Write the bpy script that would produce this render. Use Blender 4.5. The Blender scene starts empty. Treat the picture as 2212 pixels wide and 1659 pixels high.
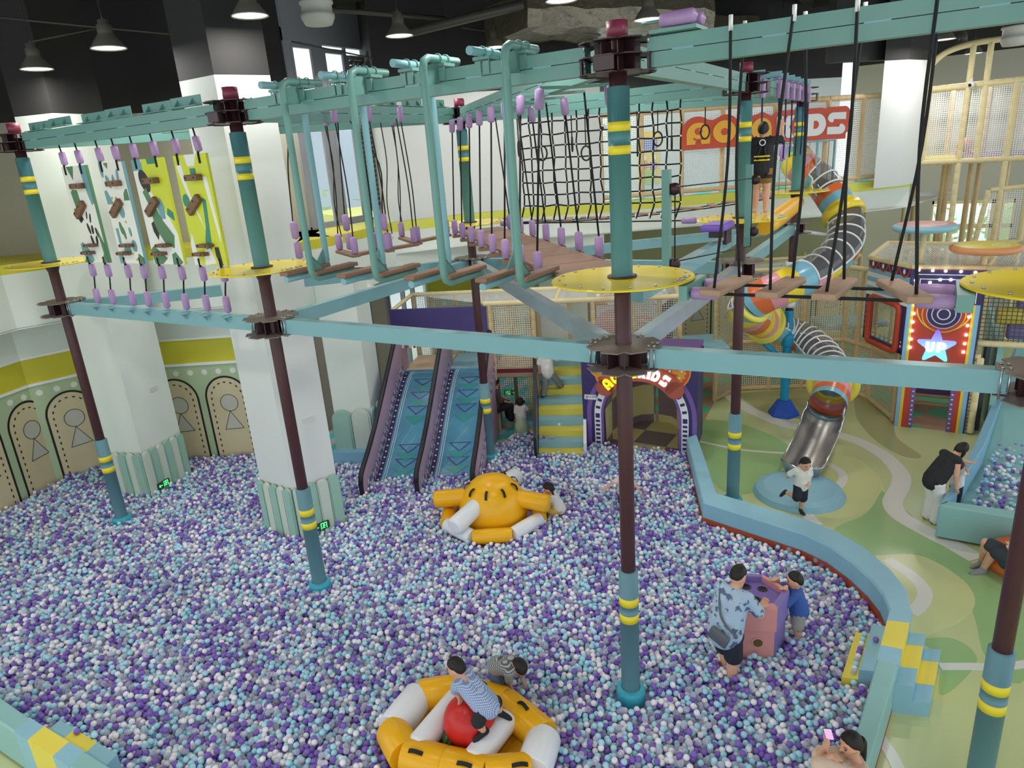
import bpy, bmesh, math, random
import numpy as np
from mathutils import Vector, Matrix
random.seed(7)
PI = math.pi
sc = bpy.context.scene
COL = sc.collection
def lin(c):
    return tuple(((x/255)/12.92 if x/255 <= .04045 else ((x/255+.055)/1.055)**2.4) for x in c)

# ------------------------------------------------------------------ camera, world, exposure, light
CAMZ = 6.5
FPX, CX, CY = 1503.53, 1106.0, 829.5
def _basis():
    p, r, th = math.radians(18.2643), math.radians(4.2575), math.radians(-31.6)
    down = np.array([math.sin(r)*math.cos(p), math.cos(r)*math.cos(p), math.sin(p)]); up = -down
    z = np.array([0, 0, 1.]); fw = z - z.dot(up)*up; fw /= np.linalg.norm(fw); rt = np.cross(fw, up)
    if rt[0] < 0: rt = -rt
    e1 = (math.cos(th), math.sin(th)); e2 = (-math.sin(th), math.cos(th))
    return e1[0]*rt+e1[1]*fw, e2[0]*rt+e2[1]*fw, up
AX, AY, AZ = _basis()
cam = bpy.data.cameras.new('camera'); camo = bpy.data.objects.new('camera', cam); COL.objects.link(camo)
cam.sensor_fit = 'HORIZONTAL'; cam.sensor_width = 36.0; cam.lens = 36.0*FPX/2212.0
cam.clip_start = .05; cam.clip_end = 400
# camera axes in the world: x right, y up, z back
R3 = Matrix(((AX[0], -AX[1], -AX[2]), (AY[0], -AY[1], -AY[2]), (AZ[0], -AZ[1], -AZ[2])))
camo.matrix_world = Matrix.Translation((0, 0, CAMZ)) @ R3.to_4x4()
sc.camera = camo
sc.view_settings.view_transform = 'Standard'
sc.view_settings.look = 'None'
sc.view_settings.gamma = 1
sc.view_settings.exposure = 0.3
sc.view_settings.use_curve_mapping = False
w = bpy.data.worlds.new('sky'); sc.world = w; w.use_nodes = True
wn = w.node_tree.nodes; wl = w.node_tree.links
bg = wn['Background']; bg.inputs[0].default_value = (.86, .93, 1.0, 1); bg.inputs[1].default_value = 1.35

# measuring: where a photographed point lies on a known plane of the place
def ray(u, v):
    c = np.array([(u-CX)/FPX, (v-CY)/FPX, 1.]); return np.array([c.dot(AX), c.dot(AY), c.dot(AZ)])
O0 = np.array([0, 0, CAMZ])
def Pz(u, v, z): d = ray(u, v); return O0+d*(z-CAMZ)/d[2]
def Px(u, v, x): d = ray(u, v); return O0+d*x/d[0]
def Py(u, v, y): d = ray(u, v); return O0+d*y/d[1]
def Pd(u, v, k): return O0+ray(u, v)*k
def Pn(u, v, p0, n):
    d = ray(u, v); n = np.array(n); return O0+d*((np.array(p0)-O0).dot(n)/d.dot(n))
def Zat(v, x, y):
    lo, hi = -3., 14.
    for _ in range(50):
        m = (lo+hi)/2; q = x*AX+y*AY+(m-CAMZ)*AZ
        if CY+FPX*q[1]/q[2] > v: lo = m
        else: hi = m
    return m
def to_px(p):
    q = p[0]*AX+p[1]*AY+(p[2]-CAMZ)*AZ; return CX+FPX*q[0]/q[2], CY+FPX*q[1]/q[2], q[2]

# ------------------------------------------------------------------ materials
MATS = {}
def mat(name, c, rough=.5, metal=0., spec=.5, emit=0., alpha=1., trans=0., ecol=None):
    if name in MATS: return MATS[name]
    m = bpy.data.materials.new(name); m.use_nodes = True
    b = m.node_tree.nodes['Principled BSDF']
    b.inputs['Base Color'].default_value = (*lin(c), 1); b.inputs['Roughness'].default_value = rough
    b.inputs['Metallic'].default_value = metal; b.inputs['Specular IOR Level'].default_value = spec
    if emit: b.inputs['Emission Color'].default_value = (*lin(ecol or c), 1); b.inputs['Emission Strength'].default_value = emit
    if alpha < 1: b.inputs['Alpha'].default_value = alpha
    if trans: b.inputs['Transmission Weight'].default_value = trans
    MATS[name] = m; return m
class NT:
    def __init__(s, m): s.m = m; s.t = m.node_tree; s.n = s.t.nodes; s.l = s.t.links; s.b = s.n['Principled BSDF']
    def new(s, t, **k):
        x = s.n.new(t)
        for a, b in k.items(): setattr(x, a, b)
        return x
    def put(s, sock, v):
        if hasattr(v, 'is_linked') or isinstance(v, bpy.types.NodeSocket): s.l.new(v, sock)
        else: sock.default_value = v
    def math(s, op, a, b=0.):
        x = s.new('ShaderNodeMath', operation=op); s.put(x.inputs[0], a); s.put(x.inputs[1], b); return x.outputs[0]
    def mix(s, f, a, b):
        x = s.new('ShaderNodeMix', data_type='RGBA'); s.put(x.inputs['Factor'], f)
        s.put(x.inputs[6], a if isinstance(a, bpy.types.NodeSocket) else (*lin(a), 1)); s.put(x.inputs[7], b if isinstance(b, bpy.types.NodeSocket) else (*lin(b), 1)); return x.outputs[2]
    def noise(s, scale, detail=3, vec=None, rough=.5):
        x = s.new('ShaderNodeTexNoise'); x.inputs['Scale'].default_value = scale; x.inputs['Detail'].default_value = detail; x.inputs['Roughness'].default_value = rough
        if vec is not None: s.l.new(vec, x.inputs['Vector'])
        return x.outputs['Fac']
    def ramp(s, f, stops, const=False):
        x = s.new('ShaderNodeValToRGB'); e = x.color_ramp
        if const: e.interpolation = 'CONSTANT'
        while len(e.elements) < len(stops): e.elements.new(.5)
        for el, (p, c) in zip(e.elements, stops): el.position = p; el.color = (*lin(c), 1)
        s.l.new(f, x.inputs[0]); return x.outputs[0]
    def obj(s): return s.new('ShaderNodeTexCoord').outputs['Object']
    def uv(s): return s.new('ShaderNodeTexCoord').outputs['UV']
    def pos(s): return s.new('ShaderNodeNewGeometry').outputs['Position']
    def sep(s, v): x = s.new('ShaderNodeSeparateXYZ'); s.l.new(v, x.inputs[0]); return x.outputs
    def scale(s, v, k):
        x = s.new('ShaderNodeMapping'); s.l.new(v, x.inputs[0]); x.inputs['Scale'].default_value = k; return x.outputs[0]
    def col(s, v): s.l.new(v, s.b.inputs['Base Color'])
    def bump(s, h, st=.2, dist=.02):
        x = s.new('ShaderNodeBump'); x.inputs['Strength'].default_value = st; x.inputs['Distance'].default_value = dist
        s.l.new(h, x.inputs['Height']); s.l.new(x.outputs[0], s.b.inputs['Normal'])
def mottled(name, c1, c2, scale, rough=.6, bump=0., stretch=(1, 1, 1), spec=.4, metal=0.):
    if name in MATS: return MATS[name]
    m = mat(name, c1, rough, metal, spec); t = NT(m)
    f = t.noise(scale, 4, t.scale(t.pos(), stretch)); t.col(t.mix(f, c1, c2))
    if bump: t.bump(f, bump)
    return m
teal = mottled('teal_paint', (104, 150, 142), (112, 158, 150), 3, .38)
tealc = mottled('teal_blue_paint', (120, 166, 174), (128, 174, 182), 3, .35)
sleeve = mottled('teal_sleeve_vinyl', (74, 126, 130), (84, 136, 138), 6, .45, .12, (1, 1, .4))
sleevelow = mottled('grey_teal_sleeve', (96, 138, 148), (104, 146, 156), 6, .45, .12, (1, 1, .4))
bluevinyl = mottled('blue_vinyl_boot', (60, 165, 185), (70, 175, 195), 5, .4)
maroon = mottled('maroon_paint', (72, 42, 46), (80, 48, 50), 4, .42)
maroonc = mat('crimson_cap', (136, 52, 76), .45)
plate = mottled('brown_steel_plate', (122, 110, 108), (136, 122, 118), 9, .5)
platedark = mat('dark_maroon_plate', (58, 30, 34), .4)
bandy = mat('yellow_band', (236, 216, 48), .45)
discm = mottled('yellow_platform', (238, 214, 34), (232, 206, 40), 2, .22)
fender = mottled('lilac_fender_vinyl', (176, 144, 190), (166, 134, 182), 14, .38, .2)
fenderd = mat('lilac_fender_dark', (170, 132, 190), .45)
ropem = mat('black_rope', (20, 20, 24), .8)
bluerope = mat('navy_rope', (26, 34, 86), .8)
whiteclip = mat('white_clip', (230, 232, 230), .4)
steel = mat('zinc_steel', (190, 194, 196), .3, .9)
woodm = mottled('brown_plank_wood', (150, 116, 94), (128, 96, 76), 6, .6, .1, (1, 9, 1))
woodl = mottled('pale_plank_wood', (178, 146, 122), (158, 126, 104), 6, .6, .1, (1, 9, 1))
holdm = mat('brown_foothold', (124, 92, 68), .6)
tan = mottled('cream_foam_pipe', (226, 208, 158), (234, 218, 172), 8, .6)
tanb = mottled('tan_foam_pipe', (212, 184, 138), (220, 194, 150), 8, .6)
padblue = mottled('soft_blue_vinyl', (150, 198, 214), (142, 190, 208), 4, .42, .06)
padblue2 = mottled('mid_blue_vinyl', (128, 176, 200), (136, 184, 206), 4, .42, .06)
padgreen = mottled('sea_green_vinyl', (140, 188, 184), (148, 196, 192), 4, .42, .08)
padyel = mottled('soft_yellow_vinyl', (240, 222, 92), (234, 216, 84), 4, .45, .05)
padred = mat('red_brown_vinyl', (176, 78, 52), .5)
padpink = mottled('soft_pink_vinyl', (224, 156, 150), (216, 148, 142), 5, .45, .05)
padviolet = mottled('soft_violet_vinyl', (142, 124, 186), (134, 116, 178), 5, .45, .05)
infl_y = mottled('yellow_pvc', (246, 184, 24), (240, 176, 20), 3, .3, .05)
infl_w = mottled('white_pvc', (240, 242, 244), (232, 234, 238), 3, .3, .05)
blackm = mat('black_webbing', (18, 18, 20), .6)
white = mat('white_paint', (238, 240, 238), .5)
blackpaint = mottled('black_wall_paint', (36, 36, 38), (46, 44, 42), 1.5, .7)
redpaint = mat('brick_red_paint', (196, 72, 44), .4)
purplep = mat('deep_purple_paint', (72, 58, 120), .45)
navyp = mat('navy_purple_paint', (58, 48, 104), .45)
violetp = mat('violet_paint', (124, 92, 160), .45)
yelp = mat('yellow_paint', (244, 206, 62), .4)
orangep = mat('orange_paint', (226, 108, 50), .4)
lbluep = mat('light_blue_paint', (140, 190, 220), .4)
pinkp = mat('pink_paint', (222, 150, 160), .4)
skinm = mottled('skin', (222, 172, 142), (214, 160, 130), 9, .55)
hairm = mottled('black_hair', (24, 20, 20), (34, 28, 26), 30, .55)
cable = mat('thin_black_cable', (24, 24, 26), .7)
led = mat('white_bulb', (255, 250, 246), .3, emit=6)

# ------------------------------------------------------------------ mesh builder
def V3(p): return np.array([float(p[0]), float(p[1]), float(p[2])])
def nrm(v): v = V3(v); return v/np.linalg.norm(v)
class MB:
    def __init__(s): s.v = []; s.f = []; s.m = []; s.s = []; s.uv = {}
    def add(s, vs, fs, m=0, smooth=False):
        o = len(s.v); s.v.extend([tuple(map(float, p)) for p in vs])
        for f in fs: s.f.append(tuple(i+o for i in f)); s.m.append(m); s.s.append(smooth)
        return s
    def box(s, c, size, ax=None, m=0, taper=1.):
        c = V3(c); X, Y, Z = (np.eye(3) if ax is None else [nrm(a) for a in ax]); h = [d/2 for d in size]
        vs = []
        for k in (-1, 1):
            t = 1. if k < 0 else taper
            for i, j in ((-1, -1), (1, -1), (1, 1), (-1, 1)): vs.append(c+X*i*h[0]*t+Y*j*h[1]*t+Z*k*h[2])
        return s.add(vs, [(3, 2, 1, 0), (4, 5, 6, 7), (0, 1, 5, 4), (1, 2, 6, 5), (2, 3, 7, 6), (3, 0, 4, 7)], m)
    def bx(s, x0, x1, y0, y1, z0, z1, m=0): return s.box(((x0+x1)/2, (y0+y1)/2, (z0+z1)/2), (x1-x0, y1-y0, z1-z0), m=m)
    def rbox(s, c, size, r, ax=None, m=0):
        "box with rounded vertical and top edges (chamfer ring)"
        c = V3(c); X, Y, Z = (np.eye(3) if ax is None else [nrm(a) for a in ax]); hx, hy, hz = [d/2 for d in size]
        rings = []
        for z, ins in ((-hz, r*.4), (-hz+r*.4, 0), (hz-r, 0), (hz-r*.3, r*.3), (hz, r)):
            ring = []
            for sx, sy, a0 in ((1, 1, 0), (-1, 1, 90), (-1, -1, 180), (1, -1, 270)):
                for k in range(4):
                    a = math.radians(a0+k*30); rr = max(r-ins, 1e-4)
                    ring.append(c+X*(sx*(hx-r)+math.cos(a)*rr)+Y*(sy*(hy-r)+math.sin(a)*rr)+Z*z)
            rings.append(ring)
        return s.rings(rings, m, True, True, True)
    def rings(s, rings, m=0, smooth=True, cap0=False, cap1=False, closed=True, ms=None):
        n = len(rings[0]); vs = [p for r in rings for p in r]; o = len(s.v); s.v.extend([tuple(map(float, p)) for p in vs])
        for i in range(len(rings)-1):
            mm = ms[i] if ms else m
            for j in range(n if closed else n-1):
                a = o+i*n+j; b = o+i*n+(j+1) % n
                s.f.append((a, b, b+n, a+n)); s.m.append(mm); s.s.append(smooth)
        if cap0: s.f.append(tuple(o+j for j in range(n-1, -1, -1))); s.m.append(ms[0] if ms else m); s.s.append(False)
        if cap1: s.f.append(tuple(o+(len(rings)-1)*n+j for j in range(n))); s.m.append(ms[-1] if ms else m); s.s.append(False)
        return s
    def bar(s, p0, p1, wd, h, m=0, up=(0, 0, 1)):
        p0, p1 = V3(p0), V3(p1); d = p1-p0; L = np.linalg.norm(d); d = d/L
        sd = np.cross(d, up)
        if np.linalg.norm(sd) < 1e-4: sd = np.array([1., 0, 0])
        sd = nrm(sd); u = np.cross(sd, d)
        return s.box((p0+p1)/2, (L, wd, h), (d, sd, u), m)
    def tube(s, pts, r, n=8, m=0, caps=True, closed=False, ms=None, smooth=True):
        pts = [V3(p) for p in pts]; k = len(pts); rs = r if hasattr(r, '__len__') else [r]*k
        T = []
        for i in range(k):
            a = pts[(i-1) % k] if (closed or i > 0) else pts[i]; b = pts[(i+1) % k] if (closed or i < k-1) else pts[i]
            T.append(nrm(b-a) if np.linalg.norm(b-a) > 1e-9 else np.array([0, 0, 1.]))
        u = np.cross(T[0], (0, 0, 1.))
        if np.linalg.norm(u) < 1e-3: u = np.cross(T[0], (1., 0, 0))
        u = nrm(u); rings = []
        for i in range(k):
            u = u-T[i]*u.dot(T[i]); u = nrm(u); w2 = np.cross(T[i], u)
            rings.append([pts[i]+(u*math.cos(2*PI*j/n)+w2*math.sin(2*PI*j/n))*rs[i] for j in range(n)])
        if closed: rings.append(rings[0])
        return s.rings(rings, m, smooth, caps and not closed, caps and not closed, True, ms)
    def cyl(s, p0, p1, r0, r1=None, n=16, m=0): return s.tube([p0, p1], [r0, r0 if r1 is None else r1], n, m)
    def lathe(s, prof, c, n=24, m=0, axis=(0, 0, 1), ms=None, cap0=False, cap1=False, smooth=True):
        c = V3(c); a = nrm(axis); u = np.cross(a, (0, 1., 0))
        if np.linalg.norm(u) < 1e-3: u = np.cross(a, (1., 0, 0))
        u = nrm(u); w2 = np.cross(a, u)
        return s.rings([[c+a*z+(u*math.cos(2*PI*j/n)+w2*math.sin(2*PI*j/n))*max(r, 1e-4) for j in range(n)] for r, z in prof], m, smooth, cap0, cap1, True, ms)
    def ball(s, c, r, n=16, k=10, m=0, ax=None):
        c = V3(c); X, Y, Z = (np.eye(3) if ax is None else [nrm(a) for a in ax]); rx, ry, rz = (r if hasattr(r, '__len__') else (r, r, r))
        rings = []
        for i in range(k+1):
            t = PI*(i/k) if 0 < i < k else (1e-3 if i == 0 else PI-1e-3)
            rings.append([c+X*rx*math.sin(t)*math.cos(2*PI*j/n)+Y*ry*math.sin(t)*math.sin(2*PI*j/n)-Z*rz*math.cos(t) for j in range(n)])
        return s.rings(rings, m, True)
    def capsule(s, p0, p1, r0, r1, n=10, m=0):
        p0, p1 = V3(p0), V3(p1); d = p1-p0; L = np.linalg.norm(d)
        if L < 1e-6: return s.ball(p0, r0, n, 6, m)
        d = d/L; prof = [(p0-d*r0*math.cos(t), r0*math.sin(t)) for t in (.01, .5, 1.0, 1.4)]+[(p1+d*r1*math.cos(t), r1*math.sin(t)) for t in (1.4, 1.0, .5, .01)]
        return s.tube([q for q, _ in prof], [r for _, r in prof], n, m)
    def poly(s, pts, F, h0=0., h1=.01, m=0, mside=None):
        "2D polygon (counter-clockwise) on frame F=(origin,ux,uy), raised from h0 to h1"
        o, ux, uy = V3(F[0]), V3(F[1]), V3(F[2]); nn = nrm(np.cross(ux, uy)); k = len(pts)
        a = [o+ux*x+uy*y+nn*h0 for x, y in pts]; b = [o+ux*x+uy*y+nn*h1 for x, y in pts]
        s.add(b, [tuple(range(k))], m)
        if h1 != h0: s.add(a+b, [(j, (j+1) % k, k+(j+1) % k, k+j) for j in range(k)], m if mside is None else mside)
        return s
    def quad(s, p, m=0, uv=None):
        s.add(p, [(0, 1, 2, 3)], m)
        if uv: s.uv[len(s.f)-1] = uv
        return s
    def stroke(s, pts, F, wd, h0=0., h1=.008, m=0, closed=False):
        "mitred ribbon along a 2D line on frame F"
        P = [np.array(p, float) for p in pts]; P = [p for i, p in enumerate(P) if i == 0 or np.hypot(*(p-P[i-1])) > 1e-5]; k = len(P)
        if k < 2: return s
        L, R_ = [], []
        for i in range(k):
            a = P[i]-P[i-1] if (i > 0 or closed) else P[1]-P[0]; b = P[(i+1) % k]-P[i] if (i < k-1 or closed) else P[-1]-P[-2]
            a = a/max(np.hypot(*a), 1e-9); b = b/max(np.hypot(*b), 1e-9); na, nb = np.array([-a[1], a[0]]), np.array([-b[1], b[0]])
            q = na+nb; l = np.hypot(*q); q = na if l < .3 else q/l; q = q*(wd/2/max(q.dot(na), .5)); L.append(P[i]+q); R_.append(P[i]-q)
        o, ux, uy = V3(F[0]), V3(F[1]), V3(F[2]); nn = nrm(np.cross(ux, uy)); vs = []
        for l, r in zip(L, R_): vs += [o+ux*l[0]+uy*l[1]+nn*h0, o+ux*l[0]+uy*l[1]+nn*h1, o+ux*r[0]+uy*r[1]+nn*h1, o+ux*r[0]+uy*r[1]+nn*h0]
        fs = []
        for i in range(k if closed else k-1):
            a, b = i*4, ((i+1) % k)*4; fs += [(a, a+1, b+1, b), (a+1, a+2, b+2, b+1), (a+2, a+3, b+3, b+2)]
        return s.add(vs, fs, m)
    def mesh(s, name, mats, off=None):
        me = bpy.data.meshes.new(name)
        v = s.v if off is None else [(p[0]-off[0], p[1]-off[1], p[2]-off[2]) for p in s.v]
        me.from_pydata(v, [], s.f)
        for m in (mats if isinstance(mats, (list, tuple)) else [mats]): me.materials.append(m)
        me.polygons.foreach_set('material_index', s.m); me.polygons.foreach_set('use_smooth', s.s)
        if s.uv:
            ul = me.uv_layers.new(name='UVMap')
            for fi, uvs in s.uv.items():
                st = me.polygons[fi].loop_start
                for k, q in enumerate(uvs): ul.data[st+k].uv = q
        me.update(); return me
    def build(s, name, mats, parent=None, world=True, loc=None):
        """one mesh object; with a parent, world coordinates are taken relative to the parent's place"""
        off = None
        if parent is not None and world: off = wloc(parent)
        elif loc is not None and world: off = loc
        o = bpy.data.objects.new(name, s.mesh(name, mats, off)); COL.objects.link(o)
        if parent is not None: o.parent = parent
        elif loc is not None: o.location = loc
        return o
def wloc(o):
    l = Vector(o.location)
    while o.parent is not None: o = o.parent; l = l+Vector(o.location)
    return l
def tag(o, label, cat, group=None, kind=None):
    if label: o['label'] = label
    if cat: o['category'] = cat
    if group: o['group'] = group
    if kind: o['kind'] = kind
    return o
def thing(name, label, cat, loc=(0, 0, 0), rz=0., group=None):
    o = bpy.data.objects.new(name, None); COL.objects.link(o); o.empty_display_size = .1
    o.location = [float(x) for x in loc]; o.rotation_euler = (0, 0, rz); return tag(o, label, cat, group)
def solo(mb, name, mats, label, cat, loc=None, group=None):
    c = loc if loc is not None else np.mean(np.array(mb.v), axis=0)
    return tag(mb.build(name, mats, loc=[float(x) for x in c]), label, cat, group)
def struct(mb, name, mats):
    o = mb.build(name, mats); o['kind'] = 'structure'; return o
def copy_tree(o, parent=None, loc=None, rz=None, label=None):
    c = o.copy(); COL.objects.link(c); c.parent = parent
    if loc is not None: c.location = [float(x) for x in loc]
    if rz is not None: c.rotation_euler = (0, 0, rz)
    if label: c['label'] = label
    for ch in list(o.children): copy_tree(ch, c)
    return c
def arc(cx, cy, r, a0, a1, n=16, ry=None):
    ry = r if ry is None else ry
    return [(cx+r*math.cos(math.radians(a0+(a1-a0)*i/n)), cy+ry*math.sin(math.radians(a0+(a1-a0)*i/n))) for i in range(n+1)]
def circ(cx, cy, r, n=24, ry=None): return arc(cx, cy, r, 0, 360-360/n, n-1, ry)
def rrect(x0, y0, x1, y1, r, k=4):
    return arc(x1-r, y1-r, r, 0, 90, k)+arc(x0+r, y1-r, r, 90, 180, k)+arc(x0+r, y0+r, r, 180, 270, k)+arc(x1-r, y0+r, r, 270, 360, k)
def spline(pts, n=8):
    P = [V3(p) for p in pts]; P = [2*P[0]-P[1]]+P+[2*P[-1]-P[-2]]; out = []
    for i in range(1, len(P)-2):
        for k in range(n):
            t = k/n; a, b, c, d = P[i-1], P[i], P[i+1], P[i+2]
            out.append(.5*((2*b)+(-a+c)*t+(2*a-5*b+4*c-d)*t*t+(-a+3*b-3*c+d)*t**3))
    out.append(P[-2]); return out
def netmat(name, c, cell, line, c2=None):
    if name in MATS: return MATS[name]
    m = mat(name, c, .7); t = NT(m); x = t.sep(t.uv())
    fx = t.math('FRACT', t.math('DIVIDE', x[0], cell)); fy = t.math('FRACT', t.math('DIVIDE', x[1], cell))
    k = t.math('MAXIMUM', t.math('LESS_THAN', fx, line), t.math('LESS_THAN', fy, line))
    t.l.new(k, t.b.inputs['Alpha']); return m
def net_quad(mb, a, b, c, d, m=0):
    a, b, c, d = map(V3, (a, b, c, d)); wd = np.linalg.norm(b-a); h = np.linalg.norm(d-a); w2 = np.linalg.norm(c-d)
    return mb.quad([a, b, c, d], m, [(0, 0), (wd, 0), (w2, h), (0, h)])
netc = netmat('cream_net', (222, 216, 186), .055, .30)
netw = netmat('white_net', (236, 236, 230), .055, .28)
def text_mesh(body, size, F, h=.01, name='text', offset=0., align='CENTER', shear=0.):
    """writing as polygons on a frame: returns list of (verts, faces)"""
    cu = bpy.data.curves.new('t', 'FONT'); cu.body = body; cu.size = size; cu.align_x = align; cu.align_y = 'CENTER'; cu.offset = offset; cu.shear = shear
    cu.resolution_u = 3
    ob = bpy.data.objects.new('t', cu); COL.objects.link(ob)
    me = bpy.data.meshes.new_from_object(ob.evaluated_get(bpy.context.evaluated_depsgraph_get()))
    vs = [tuple(v.co) for v in me.vertices]; fs = [tuple(p.vertices) for p in me.polygons]
    bpy.data.objects.remove(ob); bpy.data.curves.remove(cu); bpy.data.meshes.remove(me)
    o, ux, uy = V3(F[0]), V3(F[1]), V3(F[2]); nn = nrm(np.cross(ux, uy))
    return [o+ux*v[0]+uy*v[1]+nn*h for v in vs], fs
LAMP_W = 48.0
# ------------------------------------------------------------------ lamps' light (at the high-bay mouths, plus a grid of unseen lamps without bodies)
ZF = -.25                                   # floor of the hall; the balls lie around z = 0
def area(name, loc, size, power, col=(1, .97, .92), down=True):
    l = bpy.data.lights.new(name, 'AREA'); l.shape = 'DISK'; l.size = size; l.energy = power; l.color = col
    o = bpy.data.objects.new(name, l); COL.objects.link(o); o.location = [float(x) for x in loc]
    return o

# ------------------------------------------------------------------ the setting
def lerp(a, b, t): return a+(b-a)*t
def fr(p0, p1, z0=0.):
    "frame of a vertical wall from p0 to p1 (facing the hall on its right-hand side... viewer sees p0 at left)"
    p0 = np.array([p0[0], p0[1], z0]); d = nrm((p1[0]-p0[0], p1[1]-p0[1], 0)); return (p0, d, np.array([0, 0, 1.]))
def wl_len(a, b): return math.hypot(b[0]-a[0], b[1]-a[1])
pale = mottled('pale_wall_paint', (226, 232, 224), (218, 226, 216), 1.2, .6)
palew = mottled('white_wall_paint', (220, 222, 218), (212, 216, 214), 1.0, .6)
oldwall = mottled('greyed_wall_paint', (186, 184, 166), (170, 166, 148), .8, .7)
greenw = mottled('sage_wall_paint', (172, 192, 152), (180, 200, 162), 1.2, .6)
olivew = mottled('olive_wall_paint', (166, 168, 122), (174, 176, 130), 1.0, .6)
yelw = mottled('mustard_yellow_band', (198, 190, 52), (206, 198, 62), 1.2, .5)
limew = mottled('lime_band_paint', (222, 222, 96), (214, 216, 88), 1.2, .5)
creamw = mottled('cream_arch_paint', (208, 194, 156), (214, 202, 166), 1.4, .6)
greyp = mat('grey_figure_paint', (196, 194, 182), .6)
dotw = mat('white_dot_paint', (226, 232, 220), .5)
linem = mat('black_line_paint', (22, 24, 22), .6)
WM = [greenw, yelw, pale, white, creamw, linem, greyp, dotw, olivew]
def arch_decor(mb, F, x, wd, ztop, zbot, fig=True):
    "one painted arch door with dashed inner line and round-headed figure"
    r = wd/2; zc = ztop-r*1.05
    out = [(x-r, zbot), (x+r, zbot)]+arc(x, zc, r, 0, 180, 18, r*1.05); mb.poly(out, F, 0, .006, 4)
    path = [(x-r, zbot)]+list(reversed(arc(x, zc, r, 0, 180, 22, r*1.05)))+[(x+r, zbot)]
    mb.stroke(path, F, .045, .006, .011, 5)
    ri = r-.13; step = .1; ins = [(x-ri, zbot)]+list(reversed(arc(x, zc, ri, 0, 180, 40, ri*1.05)))+[(x+ri, zbot)]
    acc = 0; on = True
    dense = []
    for a, b in zip(ins[:-1], ins[1:]):
        L = math.hypot(b[0]-a[0], b[1]-a[1]); k = max(1, int(L/.03))
        dense += [(lerp(a[0], b[0], j/k), lerp(a[1], b[1], j/k)) for j in range(k)]
    for j in range(0, len(dense)-3, 5): mb.stroke(dense[j:j+3], F, .028, .006, .011, 5)
    if fig:
        c = (x+.02, zc-.12); mb.poly(circ(c[0], c[1], .21), F, .006, .009, 6); mb.stroke(circ(c[0], c[1], .21), F, .012, .009, .013, 5, True)
        tri = [(c[0]-.02, c[1]-.21), (c[0]-.22, c[1]-.68), (c[0]+.24, c[1]-.66)]
        mb.poly(tri, F, .006, .009, 6); mb.stroke(tri, F, .012, .009, .013, 5, True)
def low_wall(name, a, b, arches=(), zt=5.0, fig=True, aw=1.02, atop=1.98):
    F = fr(a, b); L = wl_len(a, b); mb = MB()
    for z0, z1, m in ((ZF, 2.3, 0), (2.3, 2.36, 3), (2.36, 2.92, 1), (2.92, 2.98, 3), (2.98, zt, 2)):
        mb.poly([(0, z0), (L, z0), (L, z1), (0, z1)], F, -.2, .03 if m == 3 else 0, m)
    k = int(L/.33)
    for j in range(k): mb.poly(circ((j+.5)*L/k, 2.12, .07, 14), F, 0, .006, 7)
    for x in arches: arch_decor(mb, F, x, aw, atop, ZF, fig)
    return struct(mb, name, WM)
W1a, W1b, W1c = (-15.55, 2.2), (-17.12, 7.15), (-16.75, 8.5)
WA = (-13.45, 10.33)
# left wall: arches measured on the photograph
F1 = fr(W1a, W1b)
def along(F, p): return float((np.array([p[0], p[1], 0])-np.array([F[0][0], F[0][1], 0])).dot(F[1]))
nW1 = (W1b[1]-W1a[1], -(W1b[0]-W1a[0]), 0)
x1 = along(F1, Pn(61, 910, (*W1a, 0), nW1))
low_wall('wall_left', W1a, W1b, [x1-1.24, x1], atop=2.02)
FA = fr(W1c, WA); nWA = (WA[1]-W1c[1], -(WA[0]-W1c[0]), 0)
x2 = along(FA, Pn(496, 880, (*W1c, 0), nWA))
low_wall('wall_left_rear', W1c, WA, [x2-1.22, x2, x2-2.44, x2+1.2])
low_wall('wall_left_corner', W1b, W1c, [.68], atop=2.0)
# overhanging ledge above the left walls with its lime edge
def inset(a, b, d):
    t = nrm((b[0]-a[0], b[1]-a[1], 0)); n = np.array([t[1], -t[0]]); return (a[0]+n[0]*d, a[1]+n[1]*d), (b[0]+n[0]*d, b[1]+n[1]*d)
def strip(mb, pts, z0, z1, out, m=0):
    "vertical band along a plan polyline, thickness out to the left-hand (rear) side"
    P = [np.array(p, float) for p in pts]; k = len(P); N = []
    for i in range(k):
        t = np.zeros(2)
        if i > 0: q = P[i]-P[i-1]; t += q/np.hypot(*q)
        if i < k-1: q = P[i+1]-P[i]; t += q/np.hypot(*q)
        t /= np.hypot(*t); N.append(np.array([-t[1], t[0]]))
    vs = []
    for i in range(k):
        a, b = P[i], P[i]+N[i]*out
        vs += [(a[0], a[1], z0), (a[0], a[1], z1), (b[0], b[1], z1), (b[0], b[1], z0)]
    fs = []
    for i in range(k-1):
        o = i*4
        for j in range(4): fs.append((o+j, o+4+j, o+4+(j+1) % 4, o+(j+1) % 4))
    fs += [(0, 1, 2, 3), tuple((k-1)*4+j for j in (3, 2, 1, 0))]
    mb.add(vs, fs, m); return mb
E1 = [(-14.9, 2.0), (-16.46, 7.0), (-16.1, 8.1), (-12.53, 10.39), (-11.38, 10.37), tuple(Pz(716, 512, 5.05)[:2]), (-11.75, 13.9)]
mezz = [(-11.75, 13.9), (-10.78, 15.65), (-9.8, 16.5), (-8.9, 17.25), (-7.67, 17.8)]
mezz2 = [(-7.67, 17.8), (-5.04, 19.87), (-2.63, 21.2), (-.67, 23.3)]
mb = MB(); strip(mb, E1, 4.86, 5.06, 3., 1); strip(mb, E1, 3.72, 4.86, .3, 2)
strip(mb, E1[:5], 3.7, 3.74, 2.2, 2); struct(mb, 'slab_ledge_left', WM)
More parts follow.
